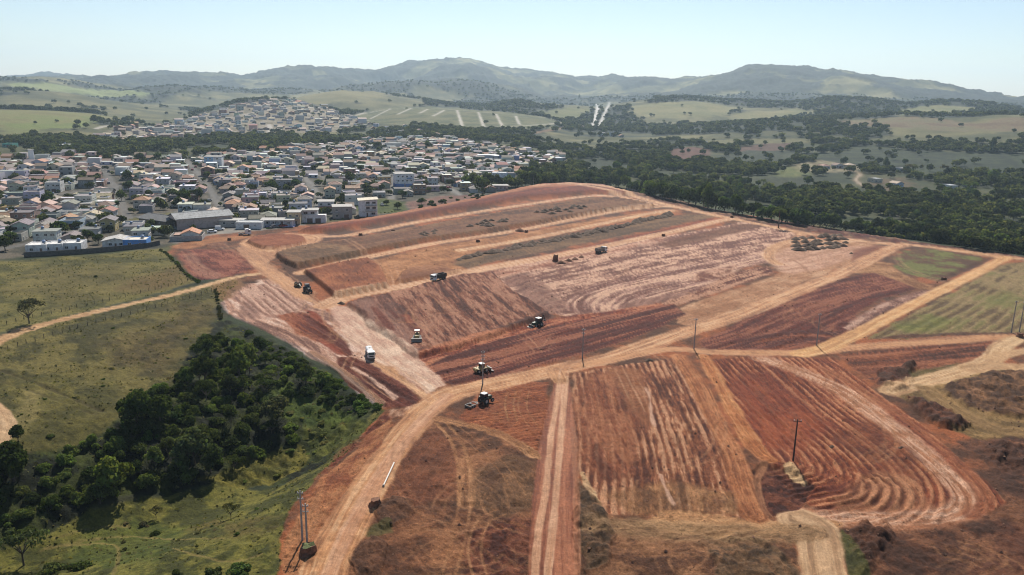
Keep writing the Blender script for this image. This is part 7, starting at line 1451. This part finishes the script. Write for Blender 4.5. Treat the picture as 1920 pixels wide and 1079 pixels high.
def yard_wall(path, label, h=2.0):
    P = wp(path); o = thing('boundary_wall', label, 'wall', (P[0, 0], P[0, 1], float(gz(*P[0])[0]))); base = np.array([P[0, 0], P[0, 1], float(gz(*P[0])[0])])
    for a_, b_ in zip(P[:-1], P[1:]):
        n = max(1, int(np.hypot(*(b_ - a_)) / 4))
        for k in range(n):
            p0 = a_ + (b_ - a_) * k / n; p1 = a_ + (b_ - a_) * (k + 1) / n; m = (p0 + p1) / 2; z = float(min(gz([p0[0], p1[0]], [p0[1], p1[1]]))); mb = MB(); mb.box((m[0] - base[0], m[1] - base[1], z - base[2] + h / 2 - .2), (np.hypot(*(p1 - p0)) - .02, .16, h + .4), 0, math.atan2(p1[1] - p0[1], p1[0] - p0[0])); obj('panel', mb.mesh('panel', [M_darkwall]), o)
M_darkwall = simple_mat('stained_block', (.10, .09, .08), .95, vary=.3, scale=1.5)
yard_wall([(45,483),(150,477),(230,470),(275,465),(300,460)], 'dark stained block wall between the last houses and the upper pasture')
# ------------------------------------------------------------ loose clods and grass tufts
M_clod = simple_mat('dry_clods', (.24, .125, .075), .95, vary=.4, scale=1.0)
def build_clods():
    r = np.random.default_rng(4); n = 60000; D = np.sqrt(r.uniform(85 ** 2, 330 ** 2, n)); a = r.uniform(-rad(37), rad(37), n); x = D * np.sin(a); y = D * np.cos(a)
    c = grid_lookup(CLS, x, y); k = (c == 6) & (fbm(x / 7., y / 7., 23, 3) + .25 * r.random(n) > .60); x, y = x[k][:9000], y[k][:9000]; n = len(x); s = r.uniform(.05, .14, n) * (1 + (r.random(n) < .06) * 1.4); z = gz(x, y)
    base = np.array([(1, 0, 0), (0, 1, 0), (-1, 0, 0), (0, -1, 0), (0, 0, .9), (0, 0, -.5)], float); V = base[None] * s[:, None, None] * r.uniform(.6, 1.3, (n, 6, 3)); V += np.stack([x, y, z + s * .25], -1)[:, None]
    F = np.array([(0, 1, 4), (1, 2, 4), (2, 3, 4), (3, 0, 4), (1, 0, 5), (2, 1, 5), (3, 2, 5), (0, 3, 5)])
    me = bpy.data.meshes.new('soil_clods'); me.from_pydata(V.reshape(-1, 3).tolist(), [], (F[None] + np.arange(n)[:, None, None] * 6).reshape(-1, 3).tolist()); me.materials.append(M_clod)
    o = obj('soil_clods', me); o['kind'] = 'stuff'; o['label'] = 'loose clods of red soil strewn over the graded lots'; o['category'] = 'soil clods'
build_clods()
def build_tufts():
    r = np.random.default_rng(6); n = 160000; D = np.sqrt(r.uniform(85 ** 2, 380 ** 2, n)); a = r.uniform(-rad(38), rad(0), n); x = D * np.sin(a); y = D * np.cos(a)
    c = grid_lookup(CLS, x, y); k = (c == 2) & (fbm(x / 5., y / 5., 33, 4, .6) + .22 * r.random(n) > .60); x, y = x[k][:6000], y[k][:6000]; n = len(x); s = r.uniform(.14, .34, n)
    P = np.stack([x, y, gz(x, y) + s * .3], -1); nm = r.normal(size=(n, 3)) * .7 + np.array([0, -.3, .8]); me = leaf_mesh('grass_tufts', P, nm, 1.0, r)
    co = np.empty(n * 12, np.float32); me.vertices.foreach_get('co', co); co = co.reshape(n, 4, 3); co = P[:, None] + (co - P[:, None]) * s[:, None, None] * 1.1; me.vertices.foreach_set('co', co.astype(np.float32).ravel()); me.update()
    o = obj('grass_tufts', me, color=(.12, .115, .05)); o['kind'] = 'stuff'; o['label'] = 'tussocks of rough grass and weeds over the pastures'; o['category'] = 'grass'
build_tufts()
# ------------------------------------------------------------ haze over the valley
def build_haze():
    me = bpy.data.meshes.new('haze'); bm = bmesh.new(); bmesh.ops.create_cube(bm, size=1)
    bmesh.ops.scale(bm, vec=(19800, 9900, 420), verts=bm.verts)
    zlo = float(Z.min()) - 1.5
    bmesh.ops.translate(bm, vec=(0, 4820, zlo + 210), verts=bm.verts)
    bm.to_mesh(me); bm.free()
    m = bpy.data.materials.new('haze_air'); m.use_nodes = True; nt = m.node_tree; nt.nodes.clear()
    o = nt.nodes.new('ShaderNodeOutputMaterial'); v = nt.nodes.new('ShaderNodeVolumePrincipled')
    v.inputs['Color'].default_value = (0.66, 0.85, 1.0, 1); v.inputs['Density'].default_value = HAZE_D; v.inputs['Anisotropy'].default_value = 0.35
    nt.links.new(v.outputs[0], o.inputs['Volume']); me.materials.append(m)
    ob = bpy.data.objects.new('haze', me); COL.objects.link(ob); ob['kind'] = 'stuff'
    ob['label'] = 'pale blue haze filling the air over the valley and far hills'; ob['category'] = 'haze'
HAZE_D = 0.9e-4
build_haze()
